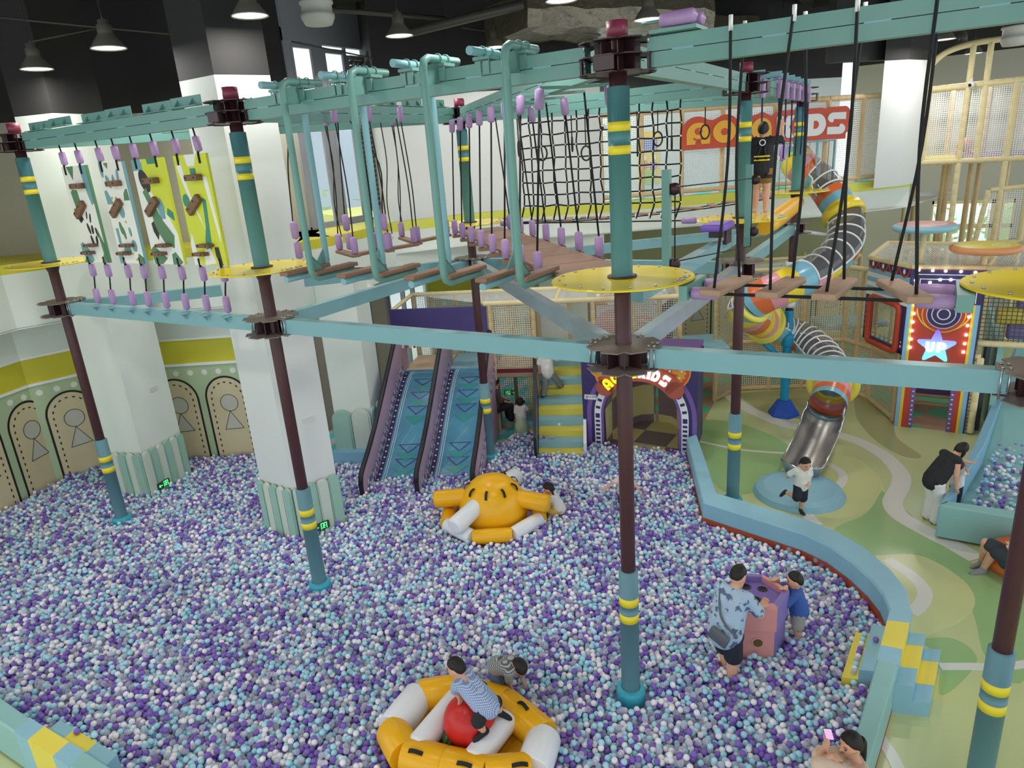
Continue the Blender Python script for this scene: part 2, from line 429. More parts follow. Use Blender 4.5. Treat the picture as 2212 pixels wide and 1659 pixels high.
mb = MB(); strip(mb, mezz+mezz2[1:], 4.82, 5.08, 8., 1); strip(mb, mezz, 3.75, 4.82, .3, 2); strip(mb, mezz2, 4.25, 4.82, .3, 2)
struct(mb, 'slab_mezzanine', [greenw, limew, pale])
# upper walls
U1 = [(-16.6, 2.0), (-18.9, 8.1), (-13.5, 11.6), (-13.2, 12.75)]
mb = MB(); strip(mb, U1, 5.0, 7.95, .3, 0); strip(mb, U1, 7.95, 10.7, .3, 1); struct(mb, 'wall_left_upper', [oldwall, blackpaint])
UW = [(-13.2, 15.25)]+mezz
mb = MB(); strip(mb, UW, 5.07, 8.05, .35, 0); strip(mb, UW, 8.05, 10.7, .35, 1); struct(mb, 'wall_rear_white', [palew, blackpaint])
# windows above the ledge: two panes and a louvre between dark posts
wgrey = mottled('grey_window_steel', (150, 152, 160), (140, 142, 150), 2, .45)
glass = mat('window_glass', (235, 245, 250), .02, alpha=.12)
def window(n, x, y0, y1, z0, z1, louvre=False):
    mb = MB()
    for ya, yb in ((y0-.07, y0), (y1, y1+.07)): mb.bx(x-.05, x+.02, ya, yb, z0-.1, z1+.1)
    mb.bx(x-.05, x+.06, y0, y1, z0-.1, z0); mb.bx(x-.05, x+.06, y0, y1, z1, z1+.1)
    if louvre:
        k = 30
        for i in range(k): mb.box((x, (y0+y1)/2, lerp(z0, z1, (i+.5)/k)), (.13, y1-y0, .02), ((.8, 0, .6), (0, 1, 0), (-.6, 0, .8)), 1)
        for i in range(2): mb.bx(x-.05, x+.05, lerp(y0, y1, .33+.33*i)-.01, lerp(y0, y1, .33+.33*i)+.01, z0, z1)
    o = mb.build('window_%d' % n, [wgrey, mat('louvre_brown', (92, 80, 78), .5)]); o['kind'] = 'structure'
    if not louvre:
        g = MB(); g.bx(x-.006, x+.006, y0, y1, z0, z1); g.build('pane', glass, o)
    return o
window(1, -13.2, 12.86, 13.44, 5.2, 9.2); window(2, -13.2, 13.9, 14.52, 5.22, 9.15); window(3, -13.2, 14.72, 15.2, 5.4, 9.05, True)
mb = MB()
for y0, y1 in ((12.6, 12.79), (13.51, 13.83), (14.59, 14.65), (15.25, 15.4)): mb.bx(-13.27, -13.19, y0, y1, 5.05, 9.6)
mb.bx(-13.3, -13.15, 12.6, 15.4, 9.32, 10.7); mb.bx(-13.3, -13.1, 12.6, 15.4, 5.05, 5.12)
struct(mb, 'wall_window_posts', wgrey)
# lower window wall behind the twin slides: tall blinds with slits of daylight between them
blind = mottled('beige_blind', (206, 190, 172), (198, 182, 164), 1.5, .7)
mb = MB()
for y0, y1, m in ((10.3, 11.9, 0), (12.36, 13.9, 0), (14.15, 14.45, 0), (14.65, 15.25, 0), (15.42, 15.5, 1), (17.2, 17.3, 1)):
    mb.bx(-13.6, -13.5, y0, y1, ZF, 3.7, m)
for y in (11.92, 12.3, 13.97, 14.11, 14.52, 14.6, 15.32, 15.4, 16.12, 16.6): mb.bx(-13.62, -13.46, y-.02, y+.02, ZF, 3.7, 2)
struct(mb, 'wall_window_blinds', [blind, mat('bright_white_door', (238, 240, 246), .5), wgrey])
mb = MB(); mb.bx(-13.7, -13.3, 10.3, 17.6, 3.55, 3.9, 0)
for i in range(5): mb.bar((-13.3+.35*i, 10.6, 3.72), (-13.3+.35*i, 17.0, 3.72), .12, .1, 1 if i % 2 else 0)
struct(mb, 'trim_1', [pale, mat('blue_ceiling_stripe', (52, 70, 150), .4)])
# lower rear walls under the mezzanine
B = [(-13.55, 17.3), (-11.6, 19.3), (-7.2, 22.7), (-2.0, 26.6), (0.6, 28.6)]
low_wall('wall_rear_niche', B[0], B[1], [.5, 1.7, 2.6], zt=4.3, fig=False)
low_wall('wall_rear_lower', B[1], B[2], [.9, 2.1, 3.3, 4.5], zt=4.3)
low_wall('wall_rear_far', B[2], B[3], [.7, 1.9, 3.1, 4.3, 5.5], zt=4.3)
mb = MB(); strip(mb, B[1:4], 2.5, 4.3, -.06, 0); struct(mb, 'trim_2', olivew)
mb = MB(); mb.poly([(-13.6, 17.), (-11.7, 13.9), (-9.8, 16.3), (-7.7, 17.7), (-2.6, 21.), (-.6, 23.1), (.6, 28.6), (-7, 24)], ((0, 0, 4.28), (1, 0, 0), (0, 1, 0)), 0, .02); struct(mb, 'ceiling_under_mezzanine', palew)
# columns
def column(name, corners, z0, z1, zb, m0, pickets=None):
    mb = MB(); k = len(corners)
    for za, zb_, m in ((z0, zb, 0), (zb, z1, 1)):
        vs = [(x, y, za) for x, y in corners]+[(x, y, zb_) for x, y in corners]
        mb.add(vs, [(i, (i+1) % k, k+(i+1) % k, k+i) for i in range(k)]+[tuple(range(k))[::-1], tuple(range(k, 2*k))], m)
    return struct(mb, name, [m0, blackpaint])
c2 = [(-10.5, 7.72), (-9.6, 7.68), (-9.3, 8.5), (-10.25, 8.75)]
column('column_1', c2, ZF, 10.7, 7.95, palew)
c1 = [(-14.95, 7.35), (-14.12, 7.62), (-14.4, 8.75), (-15.3, 8.5)]
column('column_2', c1, ZF, 10.7, 7.8, pale)
c3 = [(-11.35, 10.62), (-10.62, 11.05), (-11.0, 11.9), (-11.9, 11.5)]
column('column_3', c3, ZF, 4.3, 4.29, pale)
c4 = [(-10.0, 18.2), (-8.7, 18.8), (-9.2, 19.9), (-10.5, 19.3)]
column('column_4', c4, ZF, 4.3, 4.29, pale)
cR = [tuple(Pz(1896, 390, 5.1)[:2]), tuple(Pz(1938, 386, 5.1)[:2])]
d = np.array(cR[1])-np.array(cR[0]); dd = np.array([-d[1], d[0]]); d = d/np.hypot(*d); dd = dd/np.hypot(*dd)
c5 = [tuple(np.array(cR[0])-d*.12), tuple(cR[1]), (cR[1][0]+.42, cR[1][1]+.95), (cR[0][0]+.2, cR[0][1]+1.2)]
column('column_5', c5, 4.9, 10.7, 8.1, palew)
# padded picket fence around column feet: each rounded slat is a padded piece of one wrap
def pickets(name, label, runs, zt=1.0):
    t = thing(name, label, 'padding', (*runs[0][0], 0)); i = 0
    for a, b, n in runs:
        for k in range(n):
            p = (lerp(a[0], b[0], (k+.5)/n), lerp(a[1], b[1], (k+.5)/n)); L = wl_len(a, b)/n; F = fr(a, b); c = (k+.5)*L
            mb = MB(); r = L*.48; prof = [(c-r, ZF), (c+r, ZF)]+arc(c, zt-r, r, 0, 180, 10)
            mb.poly(prof, F, -.0, .035, 0); inn = [(c+(x-c)*.8, (z if z < 0 else (z-(zt-r))*.8+zt-r)) for x, z in prof]; mb.poly(inn, F, .035, .055, 0)
            mb.build('picket_pad', [padA if i % 2 else padB], t); i += 1
padA = mottled('pale_sage_pad', (206, 216, 202), (198, 210, 196), 3, .5); padB = mottled('green_sage_pad', (158, 196, 178), (150, 188, 172), 3, .5)
pickets('picket_wrap', 'green and white padded picket wrap on the wide white column', [((-10.53, 7.68), (-9.58, 7.64), 5), ((-9.56, 7.64), (-9.25, 8.5), 4)])
pickets('picket_wrap', 'padded picket wrap around the foot of the column by the arched wall', [((-14.97, 7.3), (-14.08, 7.58), 5), ((-14.08, 7.58), (-14.36, 8.75), 6)])
pickets('picket_wrap', 'short green picket padding on the column left of the twin slides', [((-11.38, 10.55), (-10.6, 11.0), 2), ((-10.6, 11.0), (-10.95, 11.9), 3)], 1.25)
# ceiling and outer walls
mb = MB(); mb.bx(-19.5, 14, -12, 12.7, 10.6, 10.8); mb.bx(-13.6, 14, 12.7, 30.4, 10.6, 10.8)
for y in (2, 8, 14, 20, 26): mb.bx(-19 if y < 12 else -13.5, 12, y-.2, y+.2, 10.15, 10.6)
for x in (-10, -4, 2): mb.bx(x-.15, x+.15, -6, 30, 10.25, 10.6)
struct(mb, 'ceiling', mottled('dark_ceiling_paint', (44, 42, 38), (54, 50, 44), .6, .8))
# far back wall with daylight window to the garden
YB = 30.
wx0, wz0 = Py(2000, 560, YB)[0], Py(2000, 548, YB)[2]; wx1, wz1 = Py(2196, 430, YB)[0], Py(2100, 432, YB)[2]
mb = MB()
for x0, x1, z0, z1, m in ((-3, wx0, ZF, 8.6, 0), (wx1, 9, ZF, 8.6, 0), (wx0, wx1, ZF, wz0, 0), (wx0, wx1, wz1, 8.6, 0), (-3, 9, 8.6, 10.7, 1)): mb.bx(x0, x1, YB, YB+.3, z0, z1, m)
struct(mb, 'wall_back', [mottled('grey_wall_paint', (186, 184, 170), (178, 176, 164), .8, .6), blackpaint])
mb = MB(); zc = lerp(wz0, wz1, .52)
for z in (wz0+.05, zc, wz1-.05): mb.bx(wx0, wx1, YB+.02, YB+.14, z-.07, z+.07)
for i in range(5): x = lerp(wx0, wx1, i/4); mb.bx(x-.06, x+.06, YB+.02, YB+.14, wz0, wz1)
o = mb.build('window_4', [tan]); o['kind'] = 'structure'
g = MB(); g.bx(wx0, wx1, YB+.1, YB+.11, wz0, wz1); g.build('pane', glass, o)
# room on the mezzanine behind the fence
def off2(pts, d): return [(p[0]-.56*d, p[1]+.82*d) for p in pts]
mr = off2(mezz2, 4.2)
mb = MB(); strip(mb, mr, 5.05, 8.1, .3, 0); strip(mb, mr, 8.1, 10.7, .3, 1); struct(mb, 'wall_mezzanine_rear', [mottled('bluish_white_wall', (216, 228, 230), (208, 222, 226), .8, .6), blackpaint])
tf = mat('turquoise_play_floor', (120, 218, 226), .4); tt = NT(tf); q = tt.sep(tt.pos())
ch = tt.new('ShaderNodeTexWave'); ch.inputs['Scale'].default_value = .5; ch.inputs['Distortion'].default_value = 3
tt.l.new(tt.pos(), ch.inputs['Vector']); tt.col(tt.ramp(ch.outputs['Fac'], [(0, (96, 216, 226)), (.45, (96, 216, 226)), (.5, (208, 214, 218)), (1, (208, 214, 218))], True))
mb = MB(); strip(mb, mezz2, 5.085, 5.1, 4.2); struct(mb, 'floor_mezzanine', tf)
mb = MB(); strip(mb, mezz2[2:], 8.15, 10.7, .3, 0); struct(mb, 'wall_mezzanine_lintel', blackpaint)
# floors
mb = MB()
FL = ((0, 0, ZF), (1, 0, 0), (0, 1, 0)); P2 = lambda pts: [tuple(Pz(u, v, ZF)[:2]) for u, v in pts]
mb.bx(-19, 14, -12, 12, ZF-.3, ZF, 0); mb.bx(-13.6, 14, 12, 30.4, ZF-.3, ZF, 0)
def blob(pts, m, h):
    p = [q[:2] for q in spline([(x, y, 0) for x, y in P2(pts)]+[(*P2(pts)[0], 0)], 6)][:-1]
    a = sum(p[i][0]*p[(i+1) % len(p)][1]-p[(i+1) % len(p)][0]*p[i][1] for i in range(len(p)))
    if a < 0: p = p[::-1]
    mb.poly(p, FL, 0, h, m)
def band(pts, wd, h=.006):
    p = [q[:2] for q in spline([(x, y, 0) for x, y in P2(pts)], 6)]
    mb.stroke([(float(a), float(b)) for a, b in p], FL, wd, 0, h, 2)
blob([(1510, 905), (1600, 915), (1700, 960), (1690, 1010), (1640, 1060), (1560, 1060), (1515, 985)], 1, .002)
blob([(1700, 990), (1830, 985), (1890, 1020), (1910, 1060), (1880, 1100), (1800, 1120), (1720, 1090)], 3, .003)
blob([(1590, 850), (1700, 842), (1790, 845), (1800, 880), (1740, 905), (1650, 890)], 4, .002)
blob([(1845, 852), (1920, 895), (1938, 945), (1990, 985), (1950, 985), (1890, 950), (1850, 900)], 4, .003)
blob([(1905, 1060), (1870, 1110), (1800, 1150), (1890, 1230), (2010, 1190), (1985, 1130)], 1, .0035)
blob([(1990, 1130), (2040, 1180), (2140, 1240), (2212, 1290), (2212, 1470), (2130, 1420), (2090, 1300), (1980, 1215)], 1, .002)
blob([(1890, 1200), (1985, 1200), (2070, 1245), (2105, 1290), (2090, 1330), (2020, 1365), (1960, 1360)], 3, .005)
blob([(1975, 1380), (2060, 1380), (2110, 1420), (2080, 1470), (2030, 1500), (2030, 1420)], 1, .0025)
band([(1572, 852), (1610, 880), (1680, 912), (1750, 928), (1830, 945), (1900, 978), (1943, 1020), (1945, 1050), (1928, 1085), (1945, 1115), (2005, 1150), (2060, 1178), (2112, 1208)], .34)
band([(1508, 953), (1590, 970), (1660, 977), (1720, 980)], .09); band([(1745, 985), (1800, 1008), (1821, 1028), (1812, 1050), (1785, 1062)], .17)
band([(1742, 1108), (1752, 1122), (1768, 1135)], .22); band([(1915, 1208), (1965, 1240), (1997, 1275), (1990, 1305), (1968, 1325)], .2)
band([(2030, 1440), (2110, 1440), (2160, 1442), (2230, 1432)], .13); band([(1898, 1590), (1925, 1630), (1950, 1680)], .14)
gm = lambda n, a, b: mottled(n, a, b, .9, .22)
struct(mb, 'floor', [gm('green_mat_light', (206, 214, 158), (200, 210, 152)), gm('green_mat_mid', (164, 200, 138), (158, 194, 132)), gm('white_mat_stripe', (232, 232, 222), (226, 226, 216)), gm('green_mat_pale', (216, 220, 160), (210, 216, 154)), gm('olive_mat', (176, 176, 126), (170, 172, 120))])
mb = MB(); mb.poly([(-13.5, 10.2), (-10.9, 10.7), (-8.2, 14.2), (-11, 18.8), (-13.5, 17.2)], FL, 0, .012); struct(mb, 'floor_slide_area', tf)
mb = MB(); mb.bx(-60, -19.6, -20, 60, ZF-.4, ZF-.3); mb.bx(-19.6, -13.7, 12.7, 60, ZF-.4, ZF-.3); mb.bx(-13.7, 30, 30.6, 70, ZF-.4, ZF-.3); struct(mb, 'ground_outside', mottled('pale_paving', (226, 228, 224), (206, 216, 200), .5, .8))
# checker tiles inside the play frame
ck = mat('checker_tiles', (80, 190, 150), .5); tk = NT(ck); c_ = tk.new('ShaderNodeTexChecker'); c_.inputs['Scale'].default_value = 1.15
c_.inputs[1].default_value = (*lin((74, 184, 146)), 1); c_.inputs[2].default_value = (*lin((176, 140, 118)), 1)
mp = tk.new('ShaderNodeMapping'); mp.inputs['Rotation'].default_value = (0, 0, .5); mp.inputs['Location'].default_value = (0, 0, .5); tk.l.new(tk.pos(), mp.inputs[0]); tk.l.new(mp.outputs[0], c_.inputs[0]); tk.col(c_.outputs[0])
mb = MB(); mb.poly([(-4.4, 15.5), (-4.63, 18.1), (-4.29, 18.95), (-3.8, 19.25), (-2.7, 19.7), (-1.24, 19.9), (-.32, 17.65), (1.1, 17.65), (1.2, 26), (-2, 25.9), (-7, 22.5), (-8.5, 21.4), (-6.5, 15.5)], FL, 0, .01); struct(mb, 'floor_play_frame', ck)
# ------------------------------------------------------------------ ropes course: poles, beams
POLE = dict(A=(-13.603, 6.629), B=(-8.079, 6.663), C=(-2.671, 6.631), D=(-2.726, 12.033), E=(-8.139, 12.052), F=(.962, 6.826), G=(-2.778, 17.524))
HP, HS, HD, HL = 7.41, 7.02, 5.22, 4.53
def starpoly(r0, r1, wd, dirs=8):
    out = []
    for k in range(dirs):
        a = 2*PI*k/dirs; d = (math.cos(a), math.sin(a)); q = (-d[1], d[0])
        e = 2*PI/dirs/2; b = a-e; out.append((r0*math.cos(b), r0*math.sin(b)))
        out += [(d[0]*r1-q[0]*wd, d[1]*r1-q[1]*wd), (d[0]*r1+q[0]*wd, d[1]*r1+q[1]*wd)]
    return out
FXY = lambda z: ((0, 0, z), (1, 0, 0), (0, 1, 0))
def bands(mb, r, z0, z1, ys, n=24, m0=0, m1=1):
    prof = [(r, z0)]; ms = []
    for a, b in ys: prof += [(r, a), (r+.002, a), (r+.002, b), (r, b)]; ms += [m0, m0, m1, m0]
    prof.append((r, z1)); ms.append(m0); prof.append((r-.03, z1+.012)); ms.append(m0)
    mb.lathe(prof, (0, 0, 0), n, ms=ms); return mb
BOLT = MB().cyl((0, 0, 0), (0, 0, .075), .01, n=6).cyl((0, 0, .055), (0, 0, .07), .017, n=6).mesh('plate_bolt', steel)
DIRS = {k: [] for k in POLE}
for _p in ('AB', 'BC', 'CF', 'BE', 'ED', 'CE', 'CD', 'EG', 'DG', 'AE'):
    for _a, _b in (_p, _p[::-1]): DIRS[_a].append(math.degrees(math.atan2(POLE[_b][1]-POLE[_a][1], POLE[_b][0]-POLE[_a][0])))
def pole(name, k, label, foot='sleeve', top=True, zt=7.62):
    x, y = POLE[k]; t = thing(name, label, 'pole', (x, y, 0))
    L = dict(parent=t, world=False)
    MB().cyl((0, 0, ZF), (0, 0, zt-.12), .085, n=20).build('shaft', maroon, **L)
    MB().cyl((0, 0, HP+.012), (0, 0, HP+.17), .1, n=20).build('top_cap', maroonc, **L)
    bands(MB(), .108, HD+.03, HS, ((6.42, 6.50), (6.63, 6.715))).build('upper_sleeve', [sleeve, bandy], **L)
    if foot == 'sleeve':
        bands(MB(), .115, ZF, 1.77, ((1.09, 1.20), (1.32, 1.43))).build('lower_sleeve', [sleevelow, bandy], **L)
        MB().lathe([(.185, ZF), (.18, .05), (.165, .09), (.12, .1)], (0, 0, 0), 20, smooth=False).build('base_boot', bluevinyl, **L)
    else:
        m = MB(); m.lathe([(.105, ZF), (.105, 2.45)], (0, 0, 0), 20); m.lathe([(.14, 1.55), (.15, 1.6), (.15, 1.82), (.14, 1.86)], (0, 0, 0), 20, cap0=True, cap1=True)
        m.lathe([(.14, .98), (.145, 1.0), (.145, 1.1), (.13, 1.14)], (0, 0, 0), 20, cap0=True, cap1=True)
        m.build('lower_sleeve', mottled('bright_blue_vinyl', (28, 146, 190), (36, 154, 198), 4, .4), **L)
        MB().lathe([(.38, ZF), (.37, ZF+.06), (.17, .14), (.1, .15)], (0, 0, 0), 6, smooth=False).build('base_boot', mat('royal_blue_vinyl', (32, 84, 190), .4), **L)
    # platform disc with bolts
    m = MB(); m.lathe([(.1, HD-.012), (.70, HD-.012), (.72, HD-.004), (.72, HD+.006), (.71, HD+.012), (.1, HD+.012)], (0, 0, 0), 72, smooth=False)
    p = m.build('platform_disc', discm, **L)
    b = MB()
    for j in range(16): a = 2*PI*j/16+.1; b.cyl((.64*math.cos(a), .64*math.sin(a), HD+.012), (.64*math.cos(a), .64*math.sin(a), HD+.028), .014, n=8)
    for dx in (.0, .035):
        for dy in (-.12, -.05, .05, .12): b.cyl((.62+dx, dy, HD+.012), (.62+dx, dy, HD+.03), .012, n=8)
    b.build('disc_bolts', steel, p, False)
    m = MB(); m.lathe([(.108, HD+.012), (.15, HD+.012), (.15, HD+.03), (.108, HD+.03)], (0, 0, 0), 24); m.build('collar', platedark, **L)
    m = MB(); m.lathe([(.085, HD-.16), (.12, HD-.06), (.13, HD-.014)], (0, 0, 0), 20, m=0); m.build('disc_bracket', platedark, **L)
    # lower plates
    m = MB(); s = starpoly(.315, .385, .09)
    m.poly(s, FXY(HL), -.012, .0, 0); m.poly(s, FXY(HL-.235), -.012, 0, 0)
    m.poly(s[::-1], ((0, 0, HL-.012), (1, 0, 0), (0, 1, 0)), 0, 0, 0)
    for j in range(8):
        a = 2*PI*(j+.5)/8; d = np.array([math.cos(a), math.sin(a), 0]); m.bar(d*.08+(0, 0, HL-.123), d*.24+(0, 0, HL-.123), .012, .212, 1)
    m.build('lower_plate', [plate, platedark], **L)
    for jj in DIRS[k]:
        a = math.radians(jj); d = np.array([math.cos(a), math.sin(a), 0]); q = np.array([-d[1], d[0], 0])
        for e in (.29, .345):
            for s_ in (-.06, .06):
                for z, lo in ((HL-.27, 1), (HL-.055, 0)):
                    o = bpy.data.objects.new('plate_bolt', BOLT); COL.objects.link(o); o.parent = t; o.location = [float(x) for x in d*e+q*s_+np.array([0, 0, z])]
    m = MB(); s = starpoly(.285, .35, .085)
    for z in (HP, HP-.13, HP-.27): m.poly(s, FXY(z), -.012, .0, 0)
    for j in range(8):
        a = 2*PI*(j+.5)/8; d = np.array([math.cos(a), math.sin(a), 0]); m.bar(d*.08+(0, 0, HP-.07), d*.21+(0, 0, HP-.07), .012, .12, 0); m.bar(d*.08+(0, 0, HP-.2), d*.21+(0, 0, HP-.2), .012, .12, 0)
    for j in (0, 2, 4, 6):
        a = 2*PI*j/8; d = np.array([math.cos(a), math.sin(a), 0]); q = np.array([-d[1], d[0], 0])
        m.box(d*.33+q*.0+(0, 0, HP-.2), (.02, .2, .12), (d, q, (0, 0, 1)), 0)
    m.build('upper_plate', platedark, **L)
    for jj in DIRS[k]:
        a = math.radians(jj); d = np.array([math.cos(a), math.sin(a), 0]); q = np.array([-d[1], d[0], 0])
        for s_ in (-.06, .06):
            for z in (HP-.06, HP-.21):
                o = bpy.data.objects.new('plate_bolt', BOLT); COL.objects.link(o); o.parent = t; o.location = [float(x) for x in d*.31+q*s_+np.array([0, 0, z])]
    return t
N_ = {'A': 'leftmost pole', 'B': 'pole before the wide white column', 'C': 'tall central pole', 'D': 'pole holding the standing girl', 'E': 'pole beside the twin slides', 'F': 'right edge pole', 'G': 'blue footed pole by the tube slide'}
pole('ropes_course_pole', 'A', 'leftmost maroon ropes course pole beside the arched side wall')
pole('ropes_course_pole', 'B', 'maroon ropes course pole directly in front of the wide white column')
pole('ropes_course_pole', 'C', 'tall maroon pole in the middle of the ball pool with big yellow disc')
pole('ropes_course_pole', 'D', 'maroon pole behind the blue kerb, girl standing on its yellow disc')
pole('ropes_course_pole', 'E', 'maroon pole standing at the right side of the twin slides')
pole('ropes_course_pole', 'F', 'closest maroon pole at the right edge with teal padded foot')
pole('ropes_course_pole', 'G', 'maroon and bright blue pole with royal blue hexagonal foot behind the tube slide', 'hex')
def ends(a, b, g0=.3, g1=.3):
    p, q = np.array(POLE[a]), np.array(POLE[b]); d = (q-p)/np.hypot(*(q-p)); return p+d*g0, q-d*g1
def up_beam(a, b, label, name='upper_beam'):
    p, q = ends(a, b); t = thing(name, label, 'beam', (*p, HP-.14)); d = nrm((*(q-p), 0)); s = np.array([-d[1], d[0], 0])
    m = MB(); L = np.hypot(*(q-p))
    P0, P1 = np.array([*p, 0]), np.array([*q, 0])
    for z0, z1 in ((HP-.13, HP-.012), (HP-.262, HP-.137)): m.bar(P0+(0, 0, (z0+z1)/2), P1+(0, 0, (z0+z1)/2), .13, z1-z0, 0)
    m.build('rail', teal, t)
    m = MB(); k = int(L/.75)
    for j in range(k):
        for sgn in (-1, 1):
            a0, a1 = (j+.3)/k, (j+.55)/k; m.bar(P0+d*L*a0+s*sgn*.066+(0, 0, HP-.133), P0+d*L*a1+s*sgn*.066+(0, 0, HP-.133), .004, .016, 0)
    m.build('weld_seam', tealc, t); return t
def lo_beam(a, b, label, name='lower_beam', mt=None):
    p, q = ends(a, b); t = thing(name, label, 'beam', (*p, HL-.12)); P0, P1 = np.array([*p, HL-.122]), np.array([*q, HL-.122])
    MB().bar(P0, P1, .14, .205, 0).build('rail', mt or tealc, t); d = nrm(P1-P0); s = np.array([-d[1], d[0], 0])
    m = MB()
    for c in (P0+d*.02, P1-d*.02):
        for dx in (-.03, .03):
            for sg in (-1, 1): m.cyl(c+d*dx+s*sg*.085+(0, 0, -.13), c+d*dx+s*sg*.085+(0, 0, .13), .008, n=6)
    m.build('end_bolts', steel, t); return t
silver = mottled('bare_silver_paint', (168, 190, 200), (150, 172, 184), 3, .25, metal=.5)
for a, b in ('AB', 'BC', 'CF', 'BE', 'ED', 'CE', 'CD', 'EG', 'DG', 'AE'):
    up_beam(a, b, 'teal overhead beam between the %s and the %s' % (N_[a], N_[b]))
for a, b in ('AB', 'BC', 'CF', 'BE', 'ED', 'CE', 'CD', 'EG', 'DG', 'AE'):
    lo_beam(a, b, 'teal lower strut between the %s and the %s' % (N_[a], N_[b]), mt=silver if a+b in ('CE', 'CD') else None)

# --- hanging fender sleeve: rope with a stuffed lilac sleeve
def fender_on(parent, p0, p1, r=.055, name='fender', mt=None):
    p0, p1 = V3(p0), V3(p1); d = p1-p0; L = np.linalg.norm(d); m = MB()
    prof = [(0, .012), (.03, .02), (.05, r*.75), (.1, r), (.5, r*1.04), (.9, r), (.95, r*.75), (.97, .02), (1, .012)]
    m.tube([p0+d*a for a, _ in prof], [q for _, q in prof], 10); m.build(name, mt or fender, parent)
def rope_on(parent, pts, r=.013, name='rope', mt=None, n=6):
    return MB().tube(pts, r, n).build(name, mt or ropem, parent)

# --- four hanging climbing panels between A and B
wmarbles = [mat('panel_white', (234, 234, 226), .5), mat('panel_green', (86, 130, 92), .5), mat('panel_blue', (112, 160, 166), .5), mat('panel_black', (40, 36, 34), .5), mat('panel_lime', (206, 214, 52), .5), mat('panel_teal', (56, 136, 112), .5), mat('panel_olive', (190, 180, 70), .5)]
YA = 6.645
def climbing_panel(u0, u1, shapes, edge, label, base=0):
    x0, x1 = Py(u0, 355, YA)[0], Py(u1, 355, YA)[0]; z0, z1 = 5.25, 6.81; W_, H_ = x1-x0, z1-z0
    t = thing('climbing_board', label, 'climbing panel', ((x0+x1)/2, YA, z0)); F = (np.array([x0, YA-.02, z0]), np.array([1., 0, 0]), np.array([0, 0, 1.]))
    m = MB(); m.bx(x0, x1, YA-.02, YA+.02, z0, z1, base); m.bx(x1, x1+.02, YA-.021, YA+.021, z0, z1, edge)
    for i, (c, pts) in enumerate(shapes): 
        pts = [(a*W_, b*H_) for a, b in pts]
        s = sum(pts[k][0]*pts[(k+1) % len(pts)][1]-pts[(k+1) % len(pts)][0]*pts[k][1] for k in range(len(pts)))
        m.poly(pts if s > 0 else pts[::-1], F, 0, .002+.0006*i, c)
    m.build('board', wmarbles, t)
    for hx, hz, ang in ((.62, .80, 0), (.42, .56, 36), (.55, .19, 0), (.35, .11, 0)):
        a = math.radians(ang); d = np.array([math.cos(a), 0, math.sin(a)]); q = np.array([-d[2], 0, d[0]])
        c = np.array([x0+hx*W_, YA-(.055 if ang else .08), z0+hz*H_]); m = MB(); m.rbox(c, (.36 if ang else .27, .07 if ang else .12, .085 if ang == 0 and hz > .5 else (.12 if ang else .05)), .015, (d, (0, -1, 0), q)); h = m.build('foothold', holdm, t)
        b = MB()
        for e in (-.09, .09): b.cyl(c+d*e+(0, -.061, 0), c+d*e+(0, -.066, 0), .012, n=8)
        b.build('bolt_hole', ropem, h)
    for e in (.15, .82):
        xx = x0+e*W_
        rope_on(t, [(xx, YA-.025, z1-.13), (xx, YA-.025, z1+.02), (xx, YA-.02, z1+.02)], .018, 'strap')
        fender_on(t, (xx, YA, z1+.02), (xx-.02, YA, z1+.24), .05)
        rope_on(t, [(xx-.02, YA, z1+.22), (xx-.04, YA, HP-.26)])
        rope_on(t, [(xx, YA-.025, z0+.1), (xx, YA-.02, z0-.04)], .018, 'strap')
        fender_on(t, (xx, YA, z0-.02), (xx, YA, z0-.25), .05)
        rope_on(t, [(xx, YA, z0-.24), (xx-.05, YA, z0-.4), (xx-.07, YA, HL+.24)])
        fender_on(t, (xx-.07, YA, HL+.27), (xx-.07, YA, HL+.0), .05)
        m = MB(); m.box((xx-.02, YA-.1, HL-.03), (.16, .1, .012)); m.add([(xx-.02, YA-.07, HL-.036), (xx-.02, YA-.15, HL-.036), (xx-.02, YA-.07, HL-.13)], [(0, 1, 2)]); m.build('bracket', tealc, t)
    return t
ell = lambda cx, cy, rx, ry, a=0: [(cx+rx*math.cos(t)*math.cos(a)-ry*math.sin(t)*math.sin(a), cy+rx*math.cos(t)*math.sin(a)+ry*math.sin(t)*math.cos(a)) for t in [2*PI*k/16 for k in range(16)]]
climbing_panel(133, 185, [(1, [(.2, 1), (.5, 1), (.37, .86)]), (2, [(.72, 1), (1, 1), (1, .62), (.9, .60), (.82, .72)]), (1, [(.14, .74), (.22, .77), (.42, .76), (.45, .6), (.2, .58)]), (3, [(.1, .57), (.24, .58), (.4, .46), (.25, .42), (.12, .5)]), (3, ell(.56, .5, .05, .02, .9)), (3, ell(.68, .47, .06, .025, .9)), (3, ell(.52, .36, .07, .035, -.9)), (3, ell(.66, .35, .05, .04, 1.)), (3, ell(.82, .32, .06, .035, -.9)), (3, ell(.55, .24, .06, .035, -.9)), (3, ell(.74, .24, .05, .035, 1.)), (2, [(0, .2), (.1, .22), (.3, .14), (.42, .02), (.2, 0), (0, .1)]), (1, [(.84, .36), (1, .2), (1, 0), (.74, 0), (.9, .1)]), (1, [(.0, 0), (.12, .08), (.35, .0)])], 1, 'white hanging climbing panel with green, blue and black diamond shapes, next to leftmost pole')
